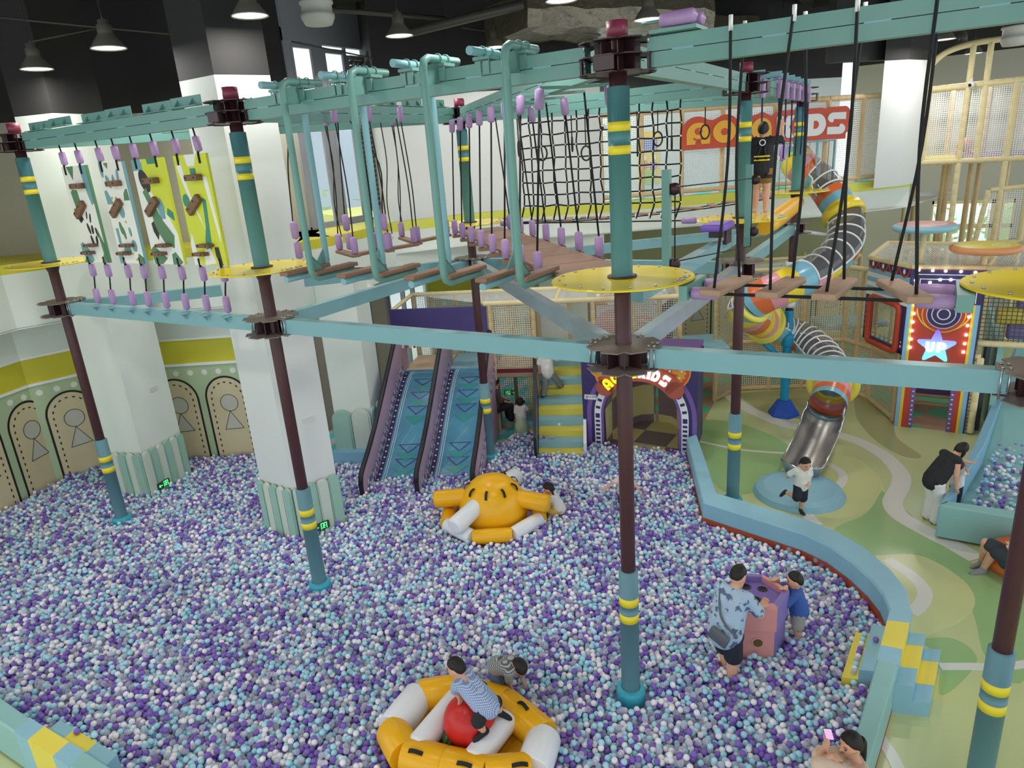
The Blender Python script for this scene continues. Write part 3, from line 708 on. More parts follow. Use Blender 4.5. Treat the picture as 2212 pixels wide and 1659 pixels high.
climbing_panel(213, 266, [(2, ell(.1, .95, .07, .09)), (1, [(.24, 1), (.42, 1), (.36, .94)]), (2, ell(.28, .82, .1, .05, -.5)), (2, ell(.5, .83, .06, .04, 1)), (2, ell(.72, .88, .06, .045, 1)), (2, [(.02, .73), (.12, .74), (.3, .6), (.04, .6)]), (1, [(.8, .7), (.9, .74), (.96, .74), (.98, .63), (.76, .63)]), (2, ell(.55, .52, .1, .06)), (1, ell(.36, .36, .07, .05, -1)), (1, ell(.44, .31, .07, .04, -1)), (2, ell(.7, .32, .05, .04, -1)), (2, [(.13, .36), (.22, .36), (.22, .2), (.14, .2)]), (2, ell(.42, .13, .14, .05)), (2, ell(.74, .18, .09, .06)), (6, ell(.28, .66, .02, .012)), (6, ell(.44, .66, .02, .012)), (6, ell(.62, .42, .02, .012)), (6, ell(.6, .1, .02, .012)), (6, ell(.72, .04, .02, .012)), (2, [(0, .08), (.12, .1), (.2, 0), (0, 0)]), (1, [(.78, 0), (.84, .1), (1, .06), (1, 0)])], 2, 'white hanging climbing panel with small blue and green spots, second from leftmost pole')
climbing_panel(287, 354, [(2, [(0, 1), (.3, 1), (.36, .9), (0, .9)]), (4, [(.34, 1), (1, 1), (1, .3), (.85, .45), (.62, .58), (.4, .72), (.32, .9)]), (5, [(.5, 1), (.8, 1), (.8, .95), (.52, .95)]), (3, ell(.3, .8, .17, .1, -.3)), (1, [(.16, .7), (.3, .74), (.42, .6), (.62, .42), (.88, .28), (.8, .16), (.55, .2), (.32, .36), (.3, .55)]), (2, [(.5, .6), (.68, .64), (.76, .56), (.72, .44), (.6, .44)]), (3, [(.22, .4), (.3, .42), (.4, .3), (.34, .24), (.24, .32)]), (1, [(0, .14), (.12, .18), (.5, .06), (.3, 0), (.05, 0)]), (1, [(.68, .1), (.8, .12), (.98, .02), (.9, 0), (.66, 0)]), (5, [(.86, .54), (1, .5), (1, .42), (.8, .48)])], 4, 'white, lime and dark green hanging climbing panel with black oval, third from leftmost pole')
climbing_panel(379, 449, [(0, [(.35, 1), (.72, 1), (.62, .9), (.4, .9)]), (0, [(.05, .9), (.2, .95), (.28, .7), (.6, .3), (.2, .68)]), (0, [(.8, .8), (.92, .8), (1, .3), (.96, .2), (.85, .6)]), (5, [(.66, .62), (.76, .6), (.66, .16), (.48, .1), (.5, .24), (.6, .36)]), (5, ell(.14, .6, .1, .06)), (0, [(0, .2), (.1, .3), (.2, .0), (0, 0)]), (0, [(.4, .14), (.6, .16), (.72, .02), (.35, .0)]), (3, [(.74, .17), (.86, .17), (.9, .0), (.82, .0), (.74, .09)]), (5, [(.46, .88), (.62, .88), (.62, .83), (.46, .83)])], 4, 'lime green hanging climbing panel with white stripes, nearest the wide white column', 4)
# serrated fixing plates on the upper beams
def serrated(a, b, ts, label):
    p, q = ends(a, b); d = nrm((*(q-p), 0)); s = np.array([-d[1], d[0], 0]); P0 = np.array([*p, HP]); L = np.hypot(*(q-p)); t = thing('fixing_rail', label, 'fixing rail', P0)
    for (u0, u1, off) in ts:
        m = MB(); a0, a1 = P0+d*L*u0+s*off, P0+d*L*u1+s*off; m.bar(a0+(0, 0, .075), a1+(0, 0, .075), .01, .13); m.bar(a0+(0, 0, .006)-s*.05, a1+(0, 0, .006)-s*.05, .12, .012)
        k = max(2, int((u1-u0)*L/.22))
        for j in range(k): c = lerp(a0, a1, (j+.5)/k); m.add([c+(0, 0, .012), c-s*.09+(0, 0, .012), c+(0, 0, .12)], [(0, 1, 2)])
        m.build('angle_plate', teal, t)
    return t
serrated('A', 'B', [(.02+.16*i, .15+.16*i, -.04 if i % 2 else .05) for i in range(6)], 'row of staggered teal angle plates on the beam above the climbing panels')
serrated('B', 'E', [(.1+.15*i, .22+.15*i, .05) for i in range(6)], 'teal angle plates on the beam over the swinging wooden steps')

# --- U-shaped pipe steps hanging on the beam B-C
def pipe_step(x, front, label):
    y0 = 6.647; sg = -1 if front else 1; t = thing('pipe_step', label, 'hanging step', (x, y0, 5.15), group=None)
    yv = y0+sg*.34; zt = HP+.085; zb = 5.16
    pts = [(x, y0-sg*.3, zt), (x, y0, zt), (x, yv-sg*.1, zt), (x, yv-sg*.03, zt-.03), (x, yv, zt-.1), (x, yv, 6.3), (x, yv, zb+.13), (x, yv-sg*.03, zb+.04), (x, yv-sg*.11, zb), (x, y0, zb), (x, y0-sg*.42, zb)]
    MB().tube(pts, .043, 12).build('pipe', tealc if not front else teal, t)
    GF = ((x, y0, 0), (0, sg, 0), (0, 0, 1)); MB().poly([(.32, zb+.32), (.32, zb+.05), (.04, zb+.03)], GF, -.006, .006).build('gusset', teal, t); MB().poly([(.32, zt-.08), (.08, zt-.02), (.08, zt-.24), (.32, zt-.26)], GF, -.006, .006).build('gusset', teal, t)
    m = MB(); m.rbox((x, y0-sg*.06, zb+.075), (.15, .78, .05), .012)
    for e in (-.25, .2): m.cyl((x-.03, y0+e, zb+.1), (x-.03, y0+e, zb+.104), .012, n=8, m=1)
    m.build('foot_board', [woodm, steel], t)
    m = MB(); m.box((x, y0, HP+.03), (.2, .2, .03))
    for e in (-.07, .07): m.lathe([(.05, -.006), (.06, -.006), (.06, .006), (.05, .006), (.05, -.006)], (x, y0+e, HP+.085), 16, axis=(0, 1, 0))
    for e in (-.08, .08): m.cyl((x+e, y0-.08, HP-.1), (x+e, y0-.08, HP+.05), .008, n=6); m.box((x+e*.6, y0-.08, HP-.06), (.07, .02, .12))
    m.build('clamp', teal, t); return t
xs = [Py(u, v, 6.647)[0] for u, v in ((607, 205), (655, 192), (735, 182), (800, 172), (888, 158), (955, 148), (1050, 133), (1128, 120))]
o_ = ['first', 'second', 'third', 'fourth', 'fifth', 'sixth', 'seventh', 'eighth', 'ninth', 'tenth']
for i, x in enumerate(xs): pipe_step(x, i % 2 == 1, 'teal bent pipe step with wooden board, %s from the pole before the white column' % o_[i])

# --- plank steps on twin ropes, C to F
t = thing('rope_walkway', 'pair of taut black foot ropes with lilac fenders between the two big yellow discs', 'rope walkway', (-.85, 6.72, 5.08))
for yy in (6.5, 6.95):
    rope_on(t, [(POLE['C'][0]+.72, yy, 5.12), (POLE['F'][0]-.7, yy, 5.12)], .016, 'foot_rope')
    fender_on(t, (POLE['C'][0]+.74, yy, 5.12), (POLE['C'][0]+1.02, yy, 5.12), .058); fender_on(t, (POLE['F'][0]-1.04, yy, 5.12), (POLE['F'][0]-.72, yy, 5.12), .058)
m = MB(); m.bx(POLE['C'][0]+.66, POLE['C'][0]+.74, 6.4, 7.05, 5.06, 5.2); m.build('end_bracket', teal, t); m = MB(); m.bx(POLE['F'][0]-.74, POLE['F'][0]-.62, 6.4, 7.05, 5.06, 5.2); m.build('end_bracket', teal, t)
for i, (u, v, rz) in enumerate(((1560, 622, -.15), (1680, 626, -.15), (1800, 628, -.12), (1952, 622, .35))):
    x = Pz(u, v, 5.17)[0]; c = np.array([x, 6.72, 5.16]); t = thing('swinging_plank', '%s wooden plank step on the black ropes right of the central pole' % ('nearest', 'second', 'third', 'farthest right')[i], 'plank', c)
    d = np.array([math.cos(rz), math.sin(rz), 0]); q = np.array([-d[1], d[0], 0])
    m = MB(); m.rbox(c, (.2, .8, .06), .012, (d, q, (0, 0, 1))); m.build('board', woodl, t)
    for e, tx in ((-.3, .14), (.3, .2)):
        b = c+q*e+(0, 0, .03); top = np.array([x+tx*.2, c[1]+e*.75, HP+.05]); mid = lerp(b, top, .5)+(.05-.1*((i+int(e > 0)) % 2), 0, 0)
        rope_on(t, spline([b, mid, top], 5), .014, 'hanging_rope')
        m = MB(); m.cyl(top+(0, 0, -.12), top, .018, n=8); m.build('crimp_sleeve', whiteclip, t)
# bags resting on the beam C-F near C
t = thing('rope_anchor_bag', 'pair of lilac padded sleeves lying on the overhead beam right of the central pole', 'padding', (-1.9, 6.7, HP+.1))
for yy in (6.55, 6.8): fender_on(t, (-2.25, yy, HP+.1), (-1.9, yy-.02, HP+.1), .06, 'sleeve')
m = MB(); m.bx(-2.32, -1.9, 6.5, 6.85, HP, HP+.03); m.cyl((-2.4, 6.55, HP+.1), (-2.2, 6.55, HP+.1), .015, n=8); m.build('bracket', teal, t)
# --- swinging zigzag planks B-E
SW = [(735, 543, 768, 552), (766, 551, 812, 541), (808, 531, 842, 541), (842, 537, 896, 528), (869, 514, 903, 525), (903, 521, 966, 508)]
for i, (u0, v0, u1, v1) in enumerate(SW):
    a, b = Pz(u0, v0, 5.17), Pz(u1, v1, 5.17); c = (a+b)/2
    t = thing('swinging_plank', 'brown wooden swing plank on lilac sleeved ropes, %s from the wide white column' % o_[i], 'plank', c)
    d = nrm(b-a); L = np.linalg.norm(b-a); m = MB(); m.rbox(c, (L+.1, .14, .05), .012, (d, nrm(np.cross((0, 0, 1), d)), (0, 0, 1))); m.build('board', woodm, t)
    for e in ((a, b) if i in (0, 2, 4) else (b,)):
        fender_on(t, e+(0, 0, .02), e+(0, 0, .29), .055)
        top = np.array([-8.1, e[1]+.05, HP-.25]); top[0] += .8*(e[0]+8.1)
        rope_on(t, spline([e+(0, 0, .28), lerp(e, top, .5)+(.04, 0, 0), top], 5), .010, 'hanging_rope')
        if i % 2 == 0: fender_on(t, top+(0, 0, -.05), top+(0, 0, .2), .05, 'top_fender')
# stacked pair of fenders on one long rope by the white column
for j, (u, v0) in enumerate(((648, 560), (757, 540), (838, 540))):
    p = Pz(u, v0, 5.2); t = thing('fender_rope', ('long black rope with two lilac sleeves beside the wide white column', 'long black rope with two stacked lilac sleeves over the first zigzag plank', 'long black rope with two stacked lilac sleeves over the third zigzag plank')[j], 'rope', p)
    fender_on(t, p, p+(0, 0, .27), .055); fender_on(t, p+(-.01, 0, .3), p+(-.02, 0, .57), .055); rope_on(t, spline([p+(-.02, 0, .56), p+(-.05, .1, 1.3), (lerp(p[0], -8.1, .7), p[1]+.1, HP-.26)], 5), .011, 'rope')
# loose tag ropes hanging from the beams near the window
for j, (u0, v0, u1, v1) in enumerate(((700, 262, 738, 512), (822, 265, 847, 505), (845, 262, 872, 500), (770, 260, 795, 512))):
    a, b = Px(u0, v0, -8.9), Px(u1, v1, -8.9); t = thing('tag_rope', 'loose black tag rope with white end clip hanging near the window, %s from the left' % o_[j], 'rope', a)
    k = (lerp(a, b, .35)+(0, .06, 0), lerp(a, b, .7)+(0, -.05, 0)); rope_on(t, spline([a, k[0], k[1], b], 6), .010, 'rope'); MB().cyl(b, b+(0, 0, -.1), .014, n=8).build('end_clip', whiteclip, t)

# --- plank bridge C-E
pc, pe = np.array(POLE['E']), np.array(POLE['C']); d = np.array([*(pe-pc)/np.hypot(*(pe-pc)), 0]); q = np.array([-d[1], d[0], 0]); LCE = np.hypot(*(pe-pc))
t = thing('plank_bridge', 'brown suspended plank bridge with lilac sleeved ropes behind the central pole', 'bridge', (*((pc+pe)/2), 5.15))
nb = 8
for i in range(nb):
    s0 = .85+(LCE-1.65)*i/nb; s1 = .85+(LCE-1.65)*(i+1)/nb-.03; c = np.array([*pc, 5.16])+d*(s0+s1)/2
    m = MB(); m.rbox(c, (s1-s0, .86, .04), .008, (d, q, (0, 0, 1)))
    b = m
    for e in (-.35, .35):
        for f in (-.12, .12): b.cyl(c+q*e+d*f+(0, 0, .02), c+q*e+d*f+(0, 0, .026), .012, n=8, m=1)
    m.build('bridge_board', [woodm, steel], t); MB().box(c+(0, 0, -.045), (.12, 1.16, .05), (d, q, (0, 0, 1))).build('cross_bearer', woodm, t)
    for e in (-.53, .53):
        p = c+q*e; fender_on(t, p+(0, 0, -.02), p+(0, 0, .26), .055); tp = np.array([*pc, HP-.26])+d*((s0+s1)/2)+q*e*.75
        rope_on(t, [p+(0, 0, .25), tp], .013, 'hanging_rope'); MB().bar(np.array([*pc, HP-.27])+d*((s0+s1)/2), tp, .05, .03).build('hanger_bar', teal, t)
        if e < 0 or i % 2: fender_on(t, lerp(p+(0, 0, .25), tp, .87), lerp(p+(0, 0, .25), tp, 1.0), .05, 'top_fender')

# --- climbing net E-D
YN = 12.04
t = thing('climbing_net', 'black square-mesh climbing rope net with white clips across the middle of the course', 'rope net', ((-5.2), YN, 6.2))
ux = [Py(u, 330, YN)[0] for u in (1126, 1147, 1170, 1196, 1222, 1248, 1274, 1298, 1382, 1411, 1440, 1470)]
full = sorted(set([round(x, 3) for x in ux]+[round(lerp(ux[7], ux[8], k/3), 3) for k in (1, 2)]))
zr = [lerp(7.0, 5.52, k/7) for k in range(8)]
rnd = random.Random(3)
J = {(i, k): (full[i]+rnd.uniform(-.016, .016), YN+rnd.uniform(-.02, .02), zr[k]+rnd.uniform(-.015, .015)) for i in range(len(full)) for k in range(8)}
for i in range(len(full)):
    pts = [(full[i], YN, HP-.26)]+[J[i, k] for k in range(8)]+[(J[i, 7][0]-.1, YN+.03, 5.24)]
    rope_on(t, spline(pts, 3), .015, 'net_rope')
for k in range(8): rope_on(t, spline([J[i, k] for i in range(len(full))], 3), .015, 'net_rope')
CLIP = MB().ball((0, 0, 0), (.018, .018, .022), 8, 5).mesh('net_clip', whiteclip); TAILC = MB().cyl((0, 0, 0), (0, 0, .09), .017, n=8).mesh('net_clip', whiteclip); nclip = 0; rest_c = MB()
for i in range(len(full)):
    for k in range(8):
        if nclip < 86: o = bpy.data.objects.new('net_clip', CLIP); COL.objects.link(o); o.parent = t; o.location = [float(a-b) for a, b in zip(J[i, k], t.location)]; nclip += 1
        else: rest_c.ball(J[i, k], (.018, .018, .022), 8, 5)
    o = bpy.data.objects.new('net_clip', TAILC); COL.objects.link(o); o.parent = t; p = (J[i, 7][0]-.1, YN+.03, 5.24); o.location = [float(a-b) for a, b in zip(p, t.location)]
rest_c.build('net_clip', whiteclip, t)['kind'] = 'stuff'
rope_on(t, [(POLE['E'][0]+.75, YN, 5.2), (POLE['D'][0]-.75, YN, 5.2)], .013, 'foot_rope')
for x0, x1 in ((POLE['D'][0]-1.02, POLE['D'][0]-.74), (POLE['E'][0]+.74, POLE['E'][0]+1.02)): fender_on(t, (x0, YN, 5.2), (x1, YN, 5.2), .055)

# --- stepping bridge and rings E-G
pE, pG = np.array(POLE['E']), np.array(POLE['G']); dG = np.array([*(pG-pE)/np.hypot(*(pG-pE)), 0]); nG = np.array([-dG[1], dG[0], 0]); LEG = np.hypot(*(pG-pE)); E3 = np.array([*pE, 5.2])
t = thing('stepping_bridge', 'sagging black rope bridge with small staggered wooden treads toward the blue footed pole', 'rope bridge', E3+dG*LEG/2)
sag = lambda s: -.16*4*s*(1-s)
for e in (-.2, .2): rope_on(t, [E3+dG*LEG*s+nG*e+(0, 0, sag(s)) for s in [.1+.8*k/12 for k in range(13)]], .014, 'foot_rope')
for k in range(11):
    s = .13+.74*k/10; p = E3+dG*LEG*s+(0, 0, sag(s)+.03); r = .5 if k % 2 else -.4; dd = dG*math.cos(r)+nG*math.sin(r); m = MB(); m.rbox(p, (.16, .62, .045), .01, (dd, np.array([-dd[1], dd[0], 0]), (0, 0, 1))); m.build('tread', woodl, t)
for e in (-.2, .2):
    fender_on(t, E3+dG*.74+nG*e, E3+dG*1.02+nG*e, .055); fender_on(t, E3+dG*(LEG-1.02)+nG*e, E3+dG*(LEG-.74)+nG*e, .055)
for i, (u, v) in enumerate(((1121, 322), (1171, 331), (1236, 311), (1266, 331), (1377, 322), (1421, 300), (1451, 309), (1523, 285))):
    p = Pn(u, v, (*pE, 0), nG); p[2] = Pn(u, v, (*pE, 0), nG)[2]; t = thing('gymnastic_ring', 'black trapeze ring on a strap under the long rear beam, %s from the left' % o_[i], 'ring', p)
    ax = dG if i % 2 else nrm(dG*.4+nG*.9); r = .105
    MB().tube([p+ax*r*math.cos(a)+np.array([0, 0, r*1.35])*math.sin(a) for a in [2*PI*k/20 for k in range(20)]], .018, 8, closed=True).build('ring', blackm, t)
    rope_on(t, [p+(0, 0, .13), p+(0, 0, .27), (p[0], p[1], HP-.26)], .012, 'strap')
# --- bags on the beam D-G
XD = -2.75
t0 = None
for i, (u, v) in enumerate(((1683, 192), (1697, 196), (1708, 199), (1719, 201), (1731, 203), (1742, 205), (1752, 207))):
    p = Px(u, v, XD); p = np.array([XD+(.25 if i else .1), lerp(12.9, 16.7, i/6), HP+.0]); t = thing('punch_sleeve', 'lilac hanging sleeve with navy rope behind the standing girl, %s counted from her' % o_[i], 'hanging sleeve', p)
    m = MB(); m.rbox(p+(0, 0, -.18), (.09, .13, .3), .03); m.tube([p+(0, 0, -.02), p+(-.1, 0, .02)], .02, 8); m.build('sleeve', fender, t)
    m = MB(); m.bar(p+(-.3, 0, .02), p+(.02, 0, .02), .1, .012); m.bar(p+(-.3, .05, .06), p+(.02, .05, .06), .01, .1); m.build('bracket', tealc, t)
    rope_on(t, [p+(0, 0, -.32), p+(.01, 0, -.9), p+(.0, 0, -1.35)], .014, 'rope', bluerope)
p = Px(1690, 330, XD); t = thing('low_sleeve', 'single low lilac sleeve on a navy rope right of the standing girl', 'hanging sleeve', p); fender_on(t, p+(0, 0, -.16), p+(0, 0, .16), .07, 'sleeve'); rope_on(t, [p+(0, 0, .15), (p[0]-.1, p[1], HP-.2)], .014, 'rope', bluerope)
# --- zip rail C-D with seat and pulley posts
t = thing('zip_rail', 'teal zip rail with two upright pulley posts running from the central pole to the girl', 'rail', (-2.7, 9.4, 4.97))
MB().bar((-2.66, 7.0, 4.98), (-2.72, 11.35, 4.98), .15, .17).build('rail', tealc, t)
for (u, v0, v1), nm in (((1440, 575, 366), 'near'), ((1613, 548, 336), 'far')):
    x = -2.69; b0 = Px(u, v0, x); z1 = Zat(v1, x, b0[1]); b0 = np.array([x, b0[1] if nm == 'near' else 11.1, 4.9]); z1 = 6.1 if nm == 'far' else z1
    if nm == 'far': b0[0] = -2.42
    m = MB(); m.bar(b0, (b0[0], b0[1], z1), .09, .09, up=(0, 1, 0)); ps = m.build('post', teal, t)
    b = MB()
    for zz in (5.12, z1-.22): b.lathe([(.0, -.03), (.07, -.03), (.05, 0), (.07, .03), (0, .03)], (b0[0]+.09, b0[1], zz), 16, axis=(0, 1, 0))
    b.build('pulley', platedark, ps)
    if nm == 'near': pa = np.array([b0[0]+.1, b0[1], z1-.2]); pa2 = np.array([b0[0]+.1, b0[1], 5.15])
    else: pb = np.array([b0[0]+.05, b0[1], z1-.2]); pb2 = np.array([b0[0]+.05, b0[1], 4.9])
for a, b in ((pa, pb), (pa, pa2), (pb, pb2), (pa2, pb2)): rope_on(t, [a, b], .008, 'cable', cable)
c = Px(1550, 488, -2.7); t = thing('zip_trolley', 'purple padded seat trolley riding on the teal rail in front of the girl', 'seat', c)
m = MB(); m.rbox(c, (.36, .62, .1), .04); m.build('seat_pad', mat('bright_violet_vinyl', (120, 86, 186), .4), t); m = MB(); m.box(c+(0, 0, -.1), (.2, .2, .12)); m.box(c+(.1, .2, -.17), (.04, .3, .22)); m.build('trolley', platedark, t)
a, b = np.array([-2.5, 12.75, 4.98]), np.array([-2.62, 16.9, 5.03])
m = MB(); m.tube([lerp(a, b, k/6) for k in range(7)], [.13, .165, .17, .17, .17, .165, .13], 20)
solo(m, 'yellow_roller', infl_y, 'thick yellow padded roller bridging the two discs behind the girl', 'roller')

# --- turquoise railing by the slide mouth
def railing(name, label, pts, z0, z1, step, mt, rr=.022, rb=.012, posts=True):
    t = thing(name, label, 'railing', (*pts[0], z0)); P = [np.array([x, y, 0]) for x, y in pts]
    for z in (z0+.06, z1): MB().tube([p+(0, 0, z) for p in P], rr, 8).build('rail', mt, t)
    n = 0
    for i in range(len(P)-1):
        L = np.linalg.norm(P[i+1]-P[i]); k = max(1, int(L/step))
        for j in range(k):
            if n >= 95: break
            p = lerp(P[i], P[i+1], j/k); MB().tube([p+(0, 0, z0+.06), p+(0, 0, z1)], rb, 6).build('baluster', mt, t); n += 1
    if posts:
        for p in P: MB().tube([p+(0, 0, z0-.02), p+(0, 0, z1)], rr*1.2, 8).build('post', mt, t)
    return t
railing('platform_railing', 'turquoise guard railing around the tube slide mouth on the balcony', [tuple(Py(1668, 400, 18.0)[:2]), tuple(Py(1712, 400, 18.0)[:2]), tuple(Py(1760, 400, 18.2)[:2]), tuple(Py(1797, 400, 18.6)[:2])], 5.1, 6.28, .13, tealc)

# --- balcony fence: foam posts, rails and white netting
def foam(mb, a, b, r=.06, m=0, seg=.22):
    "foam-wrapped pipe with ring joints"
    a, b = V3(a), V3(b); L = np.linalg.norm(b-a); k = max(1, int(L/seg)); pts = []; rs = []
    for j in range(k):
        for e, q in ((.0, .93), (.06, 1.), (.94, 1.), (1., .93)): pts.append(lerp(a, b, (j+e*.999)/k)); rs.append(r*q)
    mb.tube(pts, rs, 10, m); return mb
t = thing('balcony_fence', 'cream foam pipe fence with white netting along the upper balcony', 'fence', (*mezz2[0], 5.08))
Mz = [np.array([x, y, 0.]) for x, y in mezz2]; Mz = [m_+np.array([-.05, .08, 0]) for m_ in Mz]
Mz[-1] = lerp(Mz[2], Mz[3], .78)
ZT, ZB = 7.28, 5.2
for i in range(3):
    a, b = Mz[i], Mz[i+1]
    if i == 1: pass
    foam(MB(), a+(0, 0, ZT), b+(0, 0, ZT), .075).build('top_rail', tanb, t); foam(MB(), a+(0, 0, ZB), b+(0, 0, ZB), .065).build('bottom_rail', tanb, t)
    n = MB(); net_quad(n, a+(0, 0, ZB), b+(0, 0, ZB), b+(0, 0, ZT), a+(0, 0, ZT)); n.build('netting', netw, t)
    for s in ((0, .33, .66), (0., .5), (.0, .5, .93))[i]: p = lerp(a, b, s); foam(MB(), p+(0, 0, 5.08), p+(0, 0, ZT), .065).build('post', tanb, t)
# back-room things glimpsed through the net
wallP = [np.array([x, y, 0.]) for x, y in mr]
F = fr(mr[0], mr[1], 0); 
def poster_at(u0, v0, u1, v1):
    n = np.array([F[1][1], -F[1][0], 0]); p0 = F[0]; a, b = Pn(u0, v1, p0, n), Pn(u1, v0, p0, n); return along(F, a), along(F, b), a[2], b[2]
xa, xb, za, zb = poster_at(1378, 282, 1424, 398)
m = MB(); m.poly([(xa, za), (xb, za), (xb, zb), (xa, zb)], F, .0, .03, 0); W_, H_ = xb-xa, zb-za
m.poly([(xa+.08*W_, za+.62*H_), (xa+.92*W_, za+.62*H_), (xa+.92*W_, za+.86*H_), (xa+.08*W_, za+.86*H_)], F, .03, .034, 1)
for cx, cz, r, c_ in ((.3, .36, .2, 2), (.7, .34, .2, 3), (.5, .12, .3, 4), (.3, .5, .1, 5), (.72, .5, .1, 5)): m.poly(circ(xa+cx*W_, za+cz*H_, r*W_, 18), F, .034, .036+.001*c_, c_)
solo(m, 'wall_poster', [mat('poster_yellow', (234, 200, 60), .5), mat('poster_blue', (96, 120, 200), .5), mat('poster_brown', (190, 130, 90), .5), mat('poster_violet', (150, 120, 180), .5), mat('poster_green', (140, 190, 70), .5), white], 'tall yellow poster on the balcony back wall behind the fence', 'poster')

# --- logo letters
def gl_A(face=True):
    o = [(0, 0), (.36, 0)]+[(x, y) for x, y in arc(.5, 0, .14, 180, 0, 6, .2)]+[(.64, 0), (1, 0), (1, .52)]+arc(.5, .5, .5, 2, 178, 14)+[(0, .5)]
    return o
GLY = dict(A=[gl_A()], O=[circ(.5, .5, .52, 24)], T=[[(.3, 0), (.7, 0), (.7, .68), (1, .68), (1, 1), (0, 1), (0, .68), (.3, .68)]],
    Q=[[(1, 0), (1, .5)]+arc(.5, .5, .5, 5, 270, 18)], K=[[(0, 0), (.36, 0), (.36, .34), (.6, 0), (1, 0), (.7, .5), (1, 1), (.6, 1), (.36, .66), (.36, 1), (0, 1)]],
    I=[[(0, 0), (1, 0), (1, 1), (0, 1)]], D=[[(0, 0)]+arc(.5, .5, .5, -90, 90, 14)+[(0, 1)]],
    S=[[(1, .98), (.3, 1)]+arc(.28, .76, .28, 95, 200, 8, .24)+[(.16, .56), (.3, .56), (.34, .7), (1, .66)], [(0, .02), (.7, 0)]+arc(.72, .24, .28, -85, 20, 8, .24)+[(.84, .46), (.7, .46), (.66, .34), (0, .36)]],
    U=[[(0, 1), (0, .35)]+arc(.5, .38, .5, 185, 355, 12, .38)+[(1, .35), (1, 1), (.62, 1), (.62, .4)]+arc(.5, .4, .12, 0, -180, 5, .12)+[(.38, .4), (.38, 1)]],
    P=[[(0, 0), (.38, 0), (.38, .3), (.55, .3)]+arc(.55, .65, .45, -90, 90, 10, .35)+[(0, 1)]])
def glyph(mb, ch, F, x, y, wd, h, ang, z0, z1, m, hole=None):
    ca, sa = math.cos(ang), math.sin(ang)
    tr = lambda p: (x+(p[0]*wd)*ca-(p[1]*h)*sa, y+(p[0]*wd)*sa+(p[1]*h)*ca)
    for g in GLY[ch]:
        pts = [tr(p) for p in g]; s = sum(pts[i][0]*pts[(i+1) % len(pts)][1]-pts[(i+1) % len(pts)][0]*pts[i][1] for i in range(len(pts)))
        mb.poly(pts if s > 0 else pts[::-1], F, z0, z1, m)
    if hole is not None:
        hs = {'A': [circ(.5, .6, .17, 14)], 'O': [circ(.5, .5, .17, 14)], 'Q': [circ(.5, .5, .16, 14)], 'D': [[(.34, .32)]+arc(.42, .5, .2, -80, 80, 8, .19)+[(.34, .68)]], 'P': [circ(.55, .65, .09, 8)]}.get(ch, [])
        for g in hs: mb.poly([tr(p) for p in g], F, z1, z1+.004, hole)
        if ch == 'A':
            mb.poly([tr(p) for p in circ(.57, .66, .05, 8)], F, z1+.004, z1+.008, m)
            mb.stroke([tr(p) for p in arc(.5, .36, .22, 200, 340, 8, .16)], F, .08*wd, z1, z1+.004, hole)
    return mb
a, b = np.array([*mezz2[1], 0]), np.array([*mezz2[2], 0]); dS = nrm(b-a); nS = np.array([dS[1], -dS[0], 0]); p0 = a+nS*.22
cBL, cTL, cTR, cBR = [Pn(u, v, p0, nS) for u, v in ((1470, 327), (1476, 255), (1838, 225), (1832, 297))]
FS = (np.array([cBL[0], cBL[1], 0]), dS, np.array([0, 0, 1.])); wS = along(FS, cBR); zb0, zt0 = (cBL[2]+cBR[2])/2, (cTL[2]+cTR[2])/2; hS = zt0-zb0
t = thing('logo_sign', 'orange-red AOTA KIDS sign with yellow and white letters on the balcony fence', 'sign', cBL)
m = MB(); sx = lambda f: f*wS
back = [(sx(.02), zb0+.0), (sx(.985), zb0+.0)]+arc(sx(.975), zb0+hS*.25, sx(.02), -60, 20, 4)+arc(sx(.965), zb0+hS*.80, sx(.035), 0, 90, 5, hS*.18)+[(sx(.885), zt0-.02*hS), (sx(.86), zt0-.06*hS), (sx(.83), zt0-.02*hS), (sx(.6), zt0-.02*hS), (sx(.565), zt0-.07*hS), (sx(.54), zt0-.14*hS)]+arc(sx(.485), zb0+hS*.5, sx(.055), 60, 110, 4, hS*.48)+[(sx(.42), zt0-.12*hS), (sx(.38), zt0-.1*hS)]+arc(sx(.27), zb0+hS*.5, sx(.085), 40, 125, 6, hS*.5)+[(sx(.195), zt0-.14*hS)]+arc(sx(.1), zb0+hS*.5, sx(.095), 50, 180, 8, hS*.5)+[(sx(.003), zb0+.08*hS)]
m.poly(back, FS, -.06, .0, 0); m.build('sign_board', mat('sign_orange_red', (204, 74, 40), .4), t)
m = MB(); hL = hS*.66
for ch, f0, f1, mm in (('A', .035, .175, 0), ('O', .195, .325, 0), ('T', .335, .415, 0), ('Q', .42, .54, 0), ('K', .57, .675, 1), ('I', .69, .735, 1), ('D', .75, .86, 1), ('S', .87, .975, 1)): glyph(m, ch, FS, sx(f0), zb0+hS*.15, sx(f1-f0), hL, 0, .0, .04, mm, 2)
m.build('letters', [mat('sign_yellow', (240, 178, 50), .4), white, MATS['sign_orange_red']], t)
